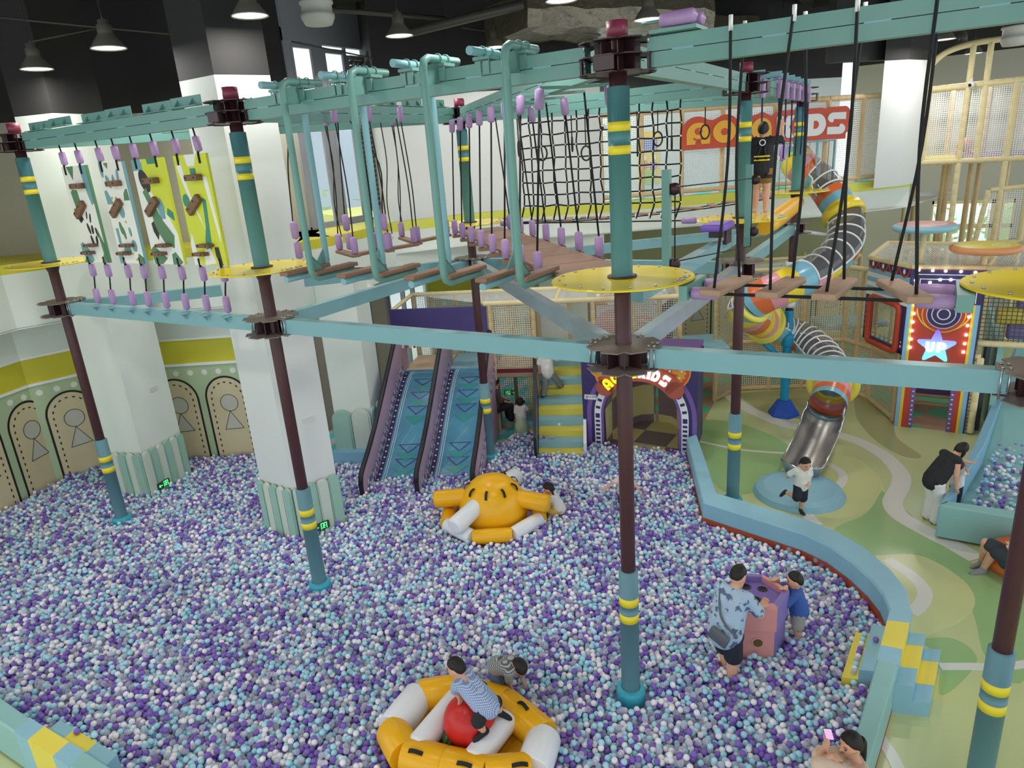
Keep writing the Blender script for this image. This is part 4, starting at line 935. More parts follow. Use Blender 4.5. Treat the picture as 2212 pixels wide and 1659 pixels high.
# ------------------------------------------------------------------ twin slides
dF = np.array([.927, .375, 0]); nF = np.array([-.375, .927, 0])      # along the play front, and away from the hall
SL0 = np.array([-9.67, 9.52, 0]); RUN = np.array([-.405, .914, 0]); ACR = np.array([1.04, .52, 0])
lanem = mat('slide_lane_print', (70, 130, 170), .22); tl = NT(lanem)
v_ = tl.scale(tl.pos(), (9, .6, .6)); n1 = tl.noise(1.6, 6, v_, .7); n2 = tl.noise(2.2, 3, tl.pos())
c_ = tl.mix(n2, (72, 126, 176), (96, 168, 182)); c_ = tl.mix(tl.ramp(n1, [(.0, (0, 0, 0)), (.56, (0, 0, 0)), (.72, (150, 150, 150)), (1, (150, 150, 150))]), c_, (196, 226, 236)); tl.col(c_)
sidem = mottled('slide_side_violet', (104, 128, 190), (88, 104, 168), 2, .4); sidein = mat('slide_side_rose', (186, 152, 170), .4)
check = mat('slide_side_checks', (120, 110, 160), .5); tc = NT(check); cc = tc.new('ShaderNodeTexChecker'); cc.inputs['Scale'].default_value = 9; cc.inputs[1].default_value = (*lin((92, 92, 150)), 1); cc.inputs[2].default_value = (*lin((214, 202, 206)), 1); tc.l.new(tc.pos(), cc.inputs[0]); tc.col(cc.outputs[0])
navydot = mat('slide_navy_strip', (52, 40, 92), .4); trimb = mat('black_edge_trim', (26, 28, 36), .5)
SLEN, DKZ = 3.85, 1.45
def slz(s):
    t = min(max((s-.35)/3.4, 0), 1); return -.08+(DKZ+.06)*(t*t*(3-2*t)*.45+t*.55)
def sp(a, s, h=0.): p = SL0+ACR*a+RUN*s; return np.array([p[0], p[1], slz(s)+h])
t = thing('twin_slide', 'twin-lane blue patterned slide with black-edged side panels ending in the balls', 'slide', (*SL0[:2], 0))
for li in (0, 1):
    a0, a1 = li+.05, li+.95; m = MB(); N = 22
    for k in range(N):
        s0, s1 = SLEN*k/N, SLEN*(k+1)/N
        for b0, b1, mm in ((a0, a0+.09, 1), (a0+.09, a1-.02, 0), (a1-.02, a1, 1)): m.add([sp(b0, s0), sp(b1, s0), sp(b1, s1), sp(b0, s1)], [(0, 1, 2, 3)], mm, True)
    for k in range(24): c = sp(a0+.045, .15+SLEN*.96*k/24, .004); d1 = nrm(sp(0, .15+SLEN*.96*k/24+.02)-sp(0, .15+SLEN*.96*k/24)); m.poly(circ(0, 0, .022, 8), (c, nrm(ACR), d1), 0, .003, 2)
    def pt(a, s, h): return sp(a0+.09+(a1-a0-.11)*a, s, h)
    def tri(s, w_, hh, mm, outline):
        P = [pt(.5-w_, s+hh, .006), pt(.5, s, .006), pt(.5+w_, s+hh, .006)]
        if not outline: m.add(P, [(0, 1, 2)], mm)
        else:
            for i in range(3):
                A, B = P[i], P[(i+1) % 3]; c = (P[0]+P[1]+P[2])/3; A2, B2 = lerp(A, c, .22), lerp(B, c, .22); m.add([A+(0, 0, .001), B+(0, 0, .001), B2+(0, 0, .001), A2+(0, 0, .001)], [(0, 1, 2, 3)], mm)
    for s, o_l in ((.42, 1), (.68, 0), (.92, 1), (1.08, 0), (1.3, 1), (2.05, 0), (2.32, 1), (2.5, 0), (2.75, 1), (2.95, 0), (3.2, 1)): tri(s, .29, .25, 4 if o_l else 3, o_l)
    for a in (.05, .1, .93): 
        for k in range(N): m.add([pt(a, SLEN*k/N, .004), pt(a+.012, SLEN*k/N, .004), pt(a+.012, SLEN*(k+1)/N, .004), pt(a, SLEN*(k+1)/N, .004)], [(0, 1, 2, 3)], 2)
    m.build('slide_lane', [lanem, navydot, white, mat('slide_teal_arrow', (62, 150, 150), .25), mat('slide_navy_arrow', (66, 74, 140), .3)], t)
prof = [(-.12, -.2), (-.12, .26), (-.05, .42), (.12, .52), (.6, .72), (1.2, 1.02), (2.0, 1.5), (2.8, 2.0), (3.3, 2.3), (3.6, 2.42), (3.9, 2.44), (4.1, 2.38), (4.22, 2.2), (4.22, -.2)]
for pi in range(3):
    base = SL0+ACR*pi; thk = nrm(ACR)*.05; m = MB()
    A = [base+RUN*s+(0, 0, z)-thk for s, z in prof]; B_ = [p+thk*2 for p in A]; n = len(prof)
    m.add(A, [tuple(range(n))], 0); m.add(B_, [tuple(range(n))[::-1]], 1)
    for i in range(n-1): m.add([A[i], A[i+1], B_[i+1], B_[i]], [(0, 1, 2, 3)], 3)
    for k in range(20):       # checked lower half on the inside
        s0, s1 = .1+3.6*k/20, .1+3.6*(k+1)/20
        for sg in (-1, 1): 
            o_ff = thk*(1.08*sg); m.add([base+RUN*s0+o_ff+(0, 0, slz(s0)), base+RUN*s1+o_ff+(0, 0, slz(s1)), base+RUN*s1+o_ff+(0, 0, slz(s1)+.3), base+RUN*s0+o_ff+(0, 0, slz(s0)+.3)], [(0, 1, 2, 3)], 2)
    sd = m.build('side_panel', [sidem, sidein, check, trimb], t)
    MB().tube([(A[i]+B_[i])/2 for i in range(1, n-1)], .055, 8).build('edge_trim', trimb, sd)
    m = MB(); F_ = (base-thk*1.05, RUN, np.array([0, 0, 1.])); F2 = (base-thk*1.05, -RUN, np.array([0, 0, 1.]))
    m.stroke([(-.35, .25), (-.75, .62), (-1.2, .8)], F2, .02, 0, .004, 0); m.stroke([(-.2, .3), (-.32, .24), (-.38, .36)], F2, .035, 0, .004, 0)
    for k in range(10): m.stroke([(-1.5-.06*k, 1.0+.05*k+.06*(k % 3)), (-1.54-.06*k, 1.03+.05*k+.06*(k % 3))], F2, .022, 0, .004, 0)
    m.build('printed_mark', trimb, sd)
# ------------------------------------------------------------------ play frame along the back: foam posts, rails, decks, nets
PF0 = np.array([-11.36, 12.98, 0])
def fp(a, b=0., z=0.): return PF0+dF*a+nF*b+(0, 0, z)      # a along the front, b behind it
def deck(name, label, a0, a1, b0, b1, z, mt, edge, th=.14):
    m = MB(); c = fp((a0+a1)/2, (b0+b1)/2, z-th/2); m.rbox(c, (a1-a0, b1-b0, th), .03, (dF, nF, (0, 0, 1)), 0); m.box(fp((a0+a1)/2, b0-.012, z-.07), (a1-a0, .03, .13), (dF, nF, (0, 0, 1)), 1)
    return solo(m, name, [mt, edge], label, 'padded deck')
deckb = mottled('beige_deck_vinyl', (222, 192, 160), (214, 184, 152), 3, .45)
deck('deck_pad', 'beige padded deck with pale blue front edge above the left slide lane', .12, 1.22, .15, 1.5, DKZ, deckb, padblue)
deck('deck_pad', 'pale blue padded deck above the right slide lane', 1.26, 2.4, .15, 1.5, DKZ+.02, padblue, padblue)
deck('deck_pad', 'beige padded deck behind the net between slide and stairs', 2.5, 3.45, .1, 1.9, DKZ, deckb, mat('maroon_beam', (130, 44, 52), .5), .26)
m = MB(); m.box(fp(1.2, -.02, 2.73), (2.42, .08, .66), (dF, nF, (0, 0, 1)))
for sx_ in (.02, 2.36): m.add([fp(sx_, -.03, 2.4), fp(sx_+.26*(1 if sx_ < 1 else -1), -.03, 2.4), fp(sx_, -.03, 2.15)], [(0, 1, 2), (2, 1, 0)])
tag(m.build('header_board', purplep, loc=fp(1.2, 0, 2.7)), 'plain deep purple header board over the twin slides', 'board')
m = MB(); m.poly([(1.9, 2.18), (2.12, 2.18), (2.12, 2.4), (1.6, 2.4)], (fp(0, .02), dF, np.array([0, 0, 1.])), 0, .03, 0)
for k in range(4): m.poly([(.18+.1*k, 2.06), (.24+.1*k, 2.06), (.24+.1*k, 2.38), (.18+.1*k, 2.38)], (fp(0, .02), dF, np.array([0, 0, 1.])), 0, .03, k % 2)
solo(m, 'arch_trim', [white, redpaint], 'red and white striped arch trim under the purple header board', 'trim board')
RT = 3.1
t = thing('soft_play_structure', 'cream foam pipe frame with netting over the slides, stairs and tunnel', 'play frame', fp(3.5, 1, 0))
def rail(a, b, r=.06, mt=tan, nm='rail'): return foam(MB(), a, b, r).build(nm, mt, t)
AEND = 7.0
rail(fp(2.36, 0, RT), fp(AEND, 0, RT), .065); rail(fp(.1, 1.6, RT), fp(AEND, 1.6, RT), .06); rail(fp(.0, .1, RT-.1), fp(.1, 1.6, RT), .055); rail(fp(AEND, 0, RT), fp(AEND, 1.6, RT), .06)
for a in (4.1, 5.6): rail(fp(a, 0, RT), fp(a, 1.6, RT), .055)
for a, z0, b in ((2.5, ZF, 0), (3.55, ZF, 0), (4.98, 1.2, 0), (7.0, ZF, 0), (5.95, 1.3, .4), (6.55, 1.3, .4)): rail(fp(a, b, z0), fp(a, b, RT), .06, tanb, 'post')
for a in (.12, .62, 1.3, 2.0, 2.75, 3.45, 4.3): rail(fp(a, 1.6, ZF), fp(a, 1.6, RT), .05, tanb, 'post')
def netp(p, nm='netting', mt=None): n = MB(); net_quad(n, *p); return n.build(nm, mt or netc, t)
netp((fp(2.36, .05, RT), fp(AEND, .05, RT), fp(AEND, 1.6, RT), fp(.1, 1.6, RT)), 'roof_netting', netw)
netp((fp(.1, 1.6, ZF), fp(4.3, 1.6, ZF), fp(4.3, 1.6, RT), fp(.1, 1.6, RT)), 'netting', netw)
netp((fp(2.5, 0, DKZ), fp(3.5, 0, DKZ), fp(3.5, 0, RT), fp(2.5, 0, RT))); netp((fp(5.0, .3, 1.4), fp(7.0, .3, 1.4), fp(7.0, .3, RT), fp(5.0, .3, RT)))
# painted panels behind the netting over the tunnel
F_ = (fp(0, .9), dF, np.array([0, 0, 1.])); m = MB(); m.poly([(5.05, 1.4), (6.9, 1.4), (6.9, 3.02), (5.05, 3.02)], F_, -.04, 0, 0)
m.poly([(5.05, 2.75), (5.7, 2.75), (5.7, 3.02), (5.05, 3.02)], F_, 0, .004, 1); m.poly(circ(5.42, 2.2, .45), F_, .004, .006, 2); m.poly(circ(5.4, 2.86, .11), F_, .006, .009, 3)
m.poly(circ(5.9, 1.85, .42), F_, .006, .009, 4); m.poly(circ(5.85, 1.8, .13), F_, .009, .012, 3)
for k, r in enumerate((.62, .54, .46, .38, .3, .22, .14)): m.poly(arc(6.12, 1.85, r, -30, 120, 14)+[(6.12, 1.85)], F_, .009+.002*k, .012+.002*k, 5 if k % 2 == 0 else 0)
m.poly([(6.62, 1.4), (6.9, 1.4), (6.9, 3.02), (6.72, 3.02), (6.62, 2.8)], F_, .006, .01, 4); m.poly(circ(6.6, 2.92, .2), F_, .01, .014, 3)
solo(m, 'mural_board', [mat('mural_grey_blue', (202, 210, 220), .5), orangep, mat('mural_pink', (212, 150, 168), .5), white, navyp, mat('mural_rose', (220, 146, 152), .5)], 'painted panel with pink concentric arcs behind netting above the tunnel', 'painted panel')
# ------------------------------------------------------------------ soft staircase
t = thing('soft_stairs', 'yellow and blue padded staircase rising between the slides and tunnel', 'stairs', (-6.9, 13.0, 0))
SA0, SB0 = np.array([-7.2, 12.63, 0]), np.array([-6.25, 12.98, 0]); STA, STB = np.array([-.137, .272, 0]), np.array([-.128, .288, 0])
for k in range(0, 11):
    z1 = .15*(k)+.0; a0, b0 = SA0+STA*k, SB0+STB*k; a1, b1 = SA0+STA*(k+1.04), SB0+STB*(k+1.04)
    m = MB(); z0 = -.2; vs = [(*p[:2], z) for z in (z0 if k < 2 else z1-.3, z1) for p in (a0, b0, b1, a1)]
    m.add(vs, [(3, 2, 1, 0), (4, 5, 6, 7), (0, 1, 5, 4), (1, 2, 6, 5), (2, 3, 7, 6), (3, 0, 4, 7)]); m.build('step', padyel if k % 2 == 0 else padblue, t)
for nm, P, D, sg in (('side_board', SA0, STA, -1), ('side_board', SB0, STB, 1)):
    w_ = nrm(SB0-SA0)*.05*sg; m = MB(); pr = [(-.9, -.2), (-.9, .5), (10.2, 2.45), (10.6, 2.9), (11, 2.9), (11, -.2)] if sg < 0 else [(0, -.2), (0, .25), (10.5, 1.95), (11, 1.95), (11, -.2)]
    A = [P+D*k+w_*.3+(0, 0, z) for k, z in pr]; B_ = [p+w_*1.4 for p in A]; n = len(A); m.add(A, [tuple(range(n))], 0); m.add(B_, [tuple(range(n))[::-1]], 0)
    for i in range(n): m.add([A[i], A[(i+1) % n], B_[(i+1) % n], B_[i]], [(0, 1, 2, 3)], 1)
    m.build(nm, [mat('stair_side_slate', (84, 98, 132), .45), trimb] if sg < 0 else [mat('stair_side_lilac', (206, 196, 214), .45), white], t)
solo(MB().box((-7.9, 13.95, .1), (.98, .35, .3), (dF, nF, (0, 0, 1))).box((-7.88, 13.9, -.03), (.98, .4, .2), (dF, nF, (0, 0, 1)), 1), 'kerb_step', [padblue2, padyel], 'blue and yellow padded kerb behind the little girl in the green dress', 'kerb')
# ------------------------------------------------------------------ tunnel gate with lit logo
G0, G1 = np.array([-6.5, 13.58, 0]), np.array([-3.98, 13.99, 0]); dG_ = nrm(G1-G0); nO = np.array([dG_[1], -dG_[0], 0]); gw = np.linalg.norm(G1-G0); FG = (G0, dG_, np.array([0, 0, 1.]))
gx = lambda u, v: (along(FG, Pn(u, v, G0, nO)), Pn(u, v, G0, nO)[2])
t = thing('tunnel_gate', 'purple arched tunnel front with painted gears and lit AOTA KIDS sign', 'play tunnel', (*((G0+G1)/2)[:2], 0))
gz = 2.12; cxg = gw*.52; ra = gw*.33; za = .72
m = MB(); inner = [(cxg-ra*.98, ZF), (cxg-ra, za)]+list(reversed(arc(cxg, za, ra, 0, 180, 24, ra*1.06)))[1:-1]+[(cxg+ra, za), (cxg+ra*.98, ZF)]
m.poly([(0, ZF)]+inner[:14]+[(cxg, gz), (0, gz)], FG, -.16, 0, 0)
m.poly(inner[13:]+[(gw, ZF), (gw, gz), (cxg, gz)], FG, -.16, 0, 0); m.build('front_board', navyp, t)
m = MB()
def ringarc(r0, r1, mm, h): 
    for sg in (0, 1):
        pass
    o_ = arc(cxg, za, r1, 0, 180, 24, r1*1.06); i_ = arc(cxg, za, r0, 0, 180, 24, r0*1.06)
    for k in range(24): m.poly([i_[k], o_[k], o_[k+1], i_[k+1]], FG, 0, h, mm)
    for sg in (-1, 1):
        a, b = sorted((cxg+sg*r0, cxg+sg*r1)); m.poly([(a, ZF), (b, ZF), (b, za), (a, za)], FG, 0, h, mm)
ringarc(ra*1.34, ra*1.46, 0, .008); ringarc(ra*1.07, ra*1.25, 1, .008); ringarc(ra*1.0, ra*1.07, 0, .009)
k = 0
for i in range(19):
    if 6 <= i <= 12: continue
    a = math.radians(i*10); 
    m.stroke([(cxg+ra*1.1*math.cos(a), za+ra*1.1*1.06*math.sin(a)), (cxg+ra*1.22*math.cos(a), za+ra*1.22*1.06*math.sin(a))], FG, .062, .008, .012, 2)
for sg in (-1, 1):
    for i in range(9): z = ZF+.08+.105*i; m.stroke([(cxg+sg*ra*1.1, z), (cxg+sg*ra*1.22, z)], FG, .055, .008, .012, 2)
m.build('track_print', [violetp, white, navyp], t)
def gear(cx, cz, r, kind, nm):
    m = MB(); f = lambda rr, n=24: circ(cx, cz, rr, n)
    if kind == 0:
        pts = []
        for k in range(72): a = 2*PI*k/72; pts.append((cx+(r+.05*r*math.cos(11*a))*math.cos(a), cz+(r+.05*r*math.cos(11*a))*math.sin(a)))
        m.poly(pts, FG, .0, .02, 0)
        for k in range(11):
            a = 2*PI*k/11; c = (cx+.80*r*math.cos(a), cz+.80*r*math.sin(a)); m.poly(circ(*c, .13*r, 6 if k % 2 else 12), FG, .02, .024, 1)
            if k % 2 == 0: m.poly(circ(*c, .07*r, 10), FG, .024, .028, 3)
        m.poly(f(.56*r), FG, .02, .026, 2); m.poly(f(.38*r), FG, .026, .03, 1); m.poly(f(.2*r), FG, .03, .034, 4); m.poly(f(.09*r, 12), FG, .034, .038, 3)
    else:
        m.poly(f(r), FG, 0, .012, 0); m.poly(f(.93*r), FG, .012, .016, 1)
        pts = []
        for k in range(120): a = 2*PI*k/120; q = .78*r if (k//2) % 3 else .70*r; pts.append((cx+q*math.cos(a), cz+q*math.sin(a)))
        m.poly(pts, FG, .016, .024, 0)
        for k in range(10): a = 2*PI*k/10; m.poly(circ(cx+.56*r*math.cos(a), cz+.56*r*math.sin(a), .045*r, 8), FG, .024, .028, 3)
        for k in range(4):
            a = 2*PI*k/4+.6; m.poly([(cx+.14*r*math.cos(a), cz+.14*r*math.sin(a))]+[(cx+.42*r*math.cos(a+e), cz+.42*r*math.sin(a+e)) for e in (-.55, -.2, .2, .55)], FG, .024, .03, 1)
        m.poly(f(.12*r, 14), FG, .024, .032, 1); m.poly(f(.06*r, 10), FG, .032, .036, 3)
    return m.build(nm, [mat('gear_gold', (226, 158, 56), .4), mat('gear_red', (206, 84, 48), .4), mat('gear_blue', (142, 182, 210), .4), white, navyp], t)
g1 = gx(1318, 787); g2 = gx(1447, 785)
gear(g1[0], 1.86, .44, 0, 'gear_ornament'); gear(g2[0], 1.84, .45, 1, 'gear_ornament')
m = MB(); pts = []
for k in range(60): a = 2*PI*k/60; q = .36 if (k//3) % 2 else .30; pts.append((gw*.62+q*math.cos(a), 2.08+q*math.sin(a)))
m.poly(pts, FG, -.03, .01, 1); m.poly(circ(gw*.55, 2.06, .16), FG, .01, .014, 0); m.poly(circ(gw*.55, 2.06, .09), FG, .014, .018, 2); m.build('gear_ornament', [lbluep, mat('gear_red', (206, 84, 48), .4), navyp], t)
# sign along the arch
m = MB(); R0, R1 = ra*.96, ra*1.44; cs = [(cxg+.5*(R0+R1)*math.cos(math.radians(a)), za+.5*(R0+R1)*1.06*math.sin(math.radians(a))) for a in range(140, 38, -3)]
m.stroke(cs, FG, .40, .03, .09, 0)
for e in (cs[0], cs[-1]): m.poly(circ(*e, .2, 16), FG, .03, .09, 0)
m.build('sign_back', mat('sign_back_rust', (184, 92, 72), .4), t)
m = MB(); rb = R0+.10; hL = .25
for ch, a, wd, mm in (('A', 139, .175, 0), ('O', 126.5, .165, 0), ('T', 114.5, .14, 0), ('Q', 104, .165, 0), ('K', 91.5, .165, 1), ('I', 80, .07, 1), ('D', 74.5, .165, 1), ('S', 62.5, .165, 1)):
    an = math.radians(a); ac = an-wd/2/rb; glyph(m, ch, FG, cxg+rb*math.cos(an), za+rb*1.06*math.sin(an), wd, hL, ac-PI/2, .09, .12, mm, 2)
m.build('lit_letters', [mat('lit_yellow', (255, 226, 30), .4, emit=1.1), mat('lit_white', (255, 255, 255), .4, emit=1.3), mat('lit_hole', (150, 120, 30), .5)], t)
# checkered tunnel inside
tun = mat('tunnel_checks', (90, 80, 80), .55); tq = NT(tun); cq = tq.new('ShaderNodeTexChecker'); cq.inputs['Scale'].default_value = 1.25; cq.inputs[1].default_value = (*lin((224, 212, 150)), 1); cq.inputs[2].default_value = (*lin((140, 122, 128)), 1); tq.l.new(tq.pos(), cq.inputs[0]); tq.col(cq.outputs[0])
m = MB(); rings = []
for b, sc_, lift in ((-.15, 1.0, 0), (-.9, .98, 0), (-1.6, .8, 0), (-2.0, .45, .1), (-2.1, .05, .3)): rings.append([G0+dG_*(cxg+(x-cxg)*sc_)-nO*(-b)+(0, 0, ZF+(z-ZF)*(sc_*.5+.5)) for x, z in [(cxg-ra, ZF)]+[(x, z) for x, z in inner[1:-1]]+[(cxg+ra, ZF)]])
m.rings(rings, 0, True, closed=False); m.poly([(0.3, -2.1), (gw-.3, -2.1), (gw-.3, -.1), (.3, -.1)], (G0+(0, 0, ZF+.06), dG_, -nO*-1 if False else nrm(np.cross((0, 0, 1), dG_))*-1), 0, 0, 0)
m.build('tunnel_lining', tun, t)
m = MB(); m.box(G0+dG_*gw*.5-nO*.75+(0, 0, gz+.04), (gw*.98, 1.1, .08), (dG_, nO, (0, 0, 1))); m.box(G0+dG_*gw*.995-nO*.6+(0, 0, gz*.5), (.03, 1.0, gz), (dG_, nO, (0, 0, 1)), 1); m.build('roof_pad', [violetp, navyp], t)
# caution plate
px_ = gx(1276, 857); m = MB(); F3 = (G0+nO*.02, dG_, np.array([0, 0, 1.])); m.poly(rrect(px_[0]-.14, px_[1]-.055, px_[0]+.14, px_[1]+.055, .015), F3, -.01, .012, 0)
m.stroke([(px_[0]-.1, px_[1]+.03), (px_[0]-.075, px_[1]-.01)], F3, .02, .012, .016, 1); m.stroke([(px_[0]-.11, px_[1]-.03), (px_[0]-.06, px_[1]-.03)], F3, .015, .012, .016, 2)
vs, fs = text_mesh('小心台阶', .06, (F3[0]+dG_*(px_[0]+.04)+(0, 0, px_[1]+.01), dG_, np.array([0, 0, 1.])), .016); m.add(vs, fs, 1)
solo(m, 'caution_plate', [white, blackm, redpaint], 'small white stair caution plate on the left of the purple tunnel front', 'sign')
# ------------------------------------------------------------------ net enclosure behind the tube slide
t = thing('net_enclosure', 'cream foam pipe and net enclosure of the checker-floored play area', 'play frame', (-3, 19, ZF))
q_ = [np.array([*p, 0.]) for p in ((-4.62, 17.9), (-4.3, 18.95), (-2.72, 19.7), (-1.75, 19.95), (-1.0, 19.3), (-.36, 17.95))]
for i in range(len(q_)-1):
    a, b = q_[i], q_[i+1]
    foam(MB(), a+(0, 0, ZF+.06), b+(0, 0, ZF+.06), .06).build('bottom_rail', tanb, t); foam(MB(), a+(0, 0, 1.15), b+(0, 0, 1.15), .06).build('mid_rail', tanb, t); foam(MB(), a+(0, 0, RT), b+(0, 0, RT), .06).build('top_rail', tan, t)
    n = MB(); net_quad(n, a+(0, 0, ZF), b+(0, 0, ZF), b+(0, 0, RT), a+(0, 0, RT)); n.build('netting', netc, t)
for p in q_+[lerp(q_[1], q_[2], .5), lerp(q_[3], q_[4], .5)]: foam(MB(), p+(0, 0, ZF), p+(0, 0, RT), .06).build('post', tanb, t)
q2 = [p+np.array([.1, 1.9, 0]) for p in q_]
for i in (0, 1, 2): 
    foam(MB(), q2[i]+(0, 0, RT), q2[i+1]+(0, 0, RT), .055).build('rear_rail', tan, t); n = MB(); net_quad(n, q_[i]+(0, 0, RT), q_[i+1]+(0, 0, RT), q2[i+1]+(0, 0, RT), q2[i]+(0, 0, RT)); n.build('roof_netting', netw, t)
for p in q2[:4]+[np.array([-3.2, 22.3, 0]), np.array([-.5, 22.0, 0])]: foam(MB(), p+(0, 0, ZF), p+(0, 0, RT), .055).build('rear_post', tanb, t)
def padbox(name, label, c, size, mt, cat='padded deck', rz=.5):
    d = np.array([math.cos(rz), math.sin(rz), 0]); return solo(MB().rbox(c, size, .03, (d, (-d[1], d[0], 0), (0, 0, 1))), name, mt, label, cat)
padbox('deck_pad', 'pale blue padded deck right of the purple tunnel roof', (-5.0, 17.6, 1.42), (1.3, 1.4, .12), padblue)
padbox('deck_pad', 'lime yellow padded ramp deck left of the tube slide bend', (-3.9, 19.9, 1.5), (1.5, 1.3, .12), padyel)
padbox('deck_pad', 'pale blue padded deck on a cream beam right of the tube slide', (-1.75, 20.9, 1.42), (1.7, 1.1, .14), padblue)
padbox('deck_wall', 'beige padded lower wall under the lime deck', (-3.7, 20.4, .55), (1.9, .1, 1.4), deckb, 'padded wall')
padbox('play_bench', 'small orange padded bench inside the net enclosure beside the tunnel', (-5.6, 18.6, .35), (.8, .5, .5), mottled('soft_orange_vinyl', (232, 160, 110), (224, 152, 104), 4, .5), 'bench')
m = MB(); c = Pz(1715, 830, ZF); 
for k, (r, mm) in enumerate(((1.2, 0), (1.0, 1), (.8, 2), (.6, 0))): m.lathe([(r, 0), (r, .3)], (c[0], c[1]+1.0, ZF-.2), 28, mm, axis=(.5, -.85, 0), cap1=True)
solo(m, 'rainbow_hump', [mottled('sage_vinyl', (176, 196, 156), (168, 190, 150), 3, .5), padyel, padgreen], 'rainbow-striped half-round soft hump behind the net near the blue footed pole', 'soft block')
# ------------------------------------------------------------------ tube slide
clear = mat('smoke_clear_tube', (120, 120, 126), .08, alpha=.45, spec=.8)
stain = mottled('brushed_stainless', (196, 194, 190), (170, 168, 166), 3, .33, metal=.9, stretch=(8, .6, 8))
ctl = [(-2.95, 19.3, 5.95), tuple(Pd(1722, 352, 16.7)), tuple(Pd(1772, 392, 16.5)), tuple(Pd(1803, 432, 16.2)), tuple(Pd(1826, 475, 16.0)), tuple(Pd(1822, 530, 15.7)), tuple(Pd(1775, 578, 15.2)), tuple(Pd(1712, 612, 14.9)), tuple(Pd(1648, 640, 15.0)), tuple(Pd(1612, 668, 15.5)), tuple(Pd(1632, 690, 16.5)), tuple(Pd(1690, 712, 17.3)), tuple(Pd(1745, 738, 17.1)), tuple(Pd(1784, 775, 16.4)), tuple(Pd(1799, 812, 15.7)), tuple(Pd(1797, 845, 15.2)), tuple(Pd(1787, 876, 14.8))]
path = spline(ctl, 10); TR = .38
t = thing('tube_slide', 'spiral tube slide of clear and rainbow ringed sections winding down to a steel chute', 'tube slide', (*path[-1][:2], ZF))
def sec(i0, i1, ms, nm, mats, r=TR, n=24): return MB().tube(path[i0:i1+1], r, n, caps=False, ms=ms[:i1-i0] if ms else None).build(nm, mats, t)
RB = [mat('tube_blue', (124, 182, 204), .25), mat('tube_yellow', (240, 212, 60), .25), mat('tube_pink', (224, 152, 166), .25), mat('tube_orange', (222, 110, 60), .25)]
def rainbow(i0, i1, w_=2, ph=0): return sec(i0, i1, [((k//w_)+ph) % 4 for k in range(i1-i0)], 'rainbow_section', RB)
def clearsec(i0, i1, every=3):
    "clear upper shell over a striped lower half, with white frame rings and side rails"
    pts = path[i0:i1+1]; sec_n = 24; up_, lo_ = MB(), MB(); rails = MB(); L, R_ = [], []
    rg = []
    for i, p in enumerate(pts):
        T = nrm(pts[min(i+1, len(pts)-1)]-pts[max(i-1, 0)]); s = nrm(np.cross(T, (0, 0, 1.))); u = np.cross(s, T); rg.append((p, s, u)); L.append(p+s*TR*1.01); R_.append(p-s*TR*1.01)
    for MBx, a0, a1 in ((up_, 0, 180), (lo_, 180, 360)):
        rings = [[p+s*TR*math.cos(math.radians(a0+(a1-a0)*j/12))+u*TR*math.sin(math.radians(a0+(a1-a0)*j/12)) for j in range(13)] for p, s, u in rg]
        MBx.rings(rings, 0, True, closed=False, ms=None if MBx is up_ else [(k//4) % 4 for k in range(len(rings)-1)])
    up_.build('clear_shell', clear, t); lo_.build('striped_trough', RB, t)
    inn_ = MB(); inn_.rings([[p+s*TR*.965*math.cos(math.radians(182+176*j/12))+u*TR*.965*math.sin(math.radians(182+176*j/12)) for j in range(13)] for p, s, u in rg], 0, True, closed=False); inn_.build('steel_lining', mottled('tube_grey_lining', (150, 150, 154), (136, 136, 140), 3, .3, metal=.4), t)
    rails.tube(L, .02, 6); rails.tube(R_, .02, 6); fr_ = rails.build('side_rails', white, t)
    for i in range(0, len(rg), every):
        p, s, u = rg[i]; MB().tube([p+(s*math.cos(a)+u*math.sin(a))*TR*1.015 for a in [PI*k/14 for k in range(15)]], .02, 6).build('frame_ring', white, t)
def flange(i, mt, r0=TR, r1=TR+.1, th=.05, nm='flange'):
    p = path[i]; T = nrm(path[min(i+1, len(path)-1)]-path[i-1]); m = MB(); m.lathe([(r0, -th), (r1, -th), (r1, th), (r0, th), (r0, -th)], p, 36, axis=T); return m.build(nm, mt, t)
flym = mat('flange_yellow', (238, 226, 96), .35)
rainbow(6, 16, 2, 3); clearsec(16, 27, 5); rainbow(27, 36, 3, 3); flange(37, RB[1], TR-.01, TR+.09, .1); clearsec(38, 66, 4); rainbow(66, 84, 4, 0); flange(85, flym); clearsec(84, 100, 3); flange(104, flym, TR-.01, TR+.12, .06)
rainbow(100, 104, 2, 1); clearsec(104, 138, 3); last = len(path)-1; rainbow(138, 145, 7, 0); flange(145, flym, TR-.01, TR+.17, .05)
MB().tube(path[145:last+1], TR*1.02, 28, caps=False, ms=[(k*4//(last-145)+1) % 4 for k in range(last-145)]).build('rainbow_section', RB, t)
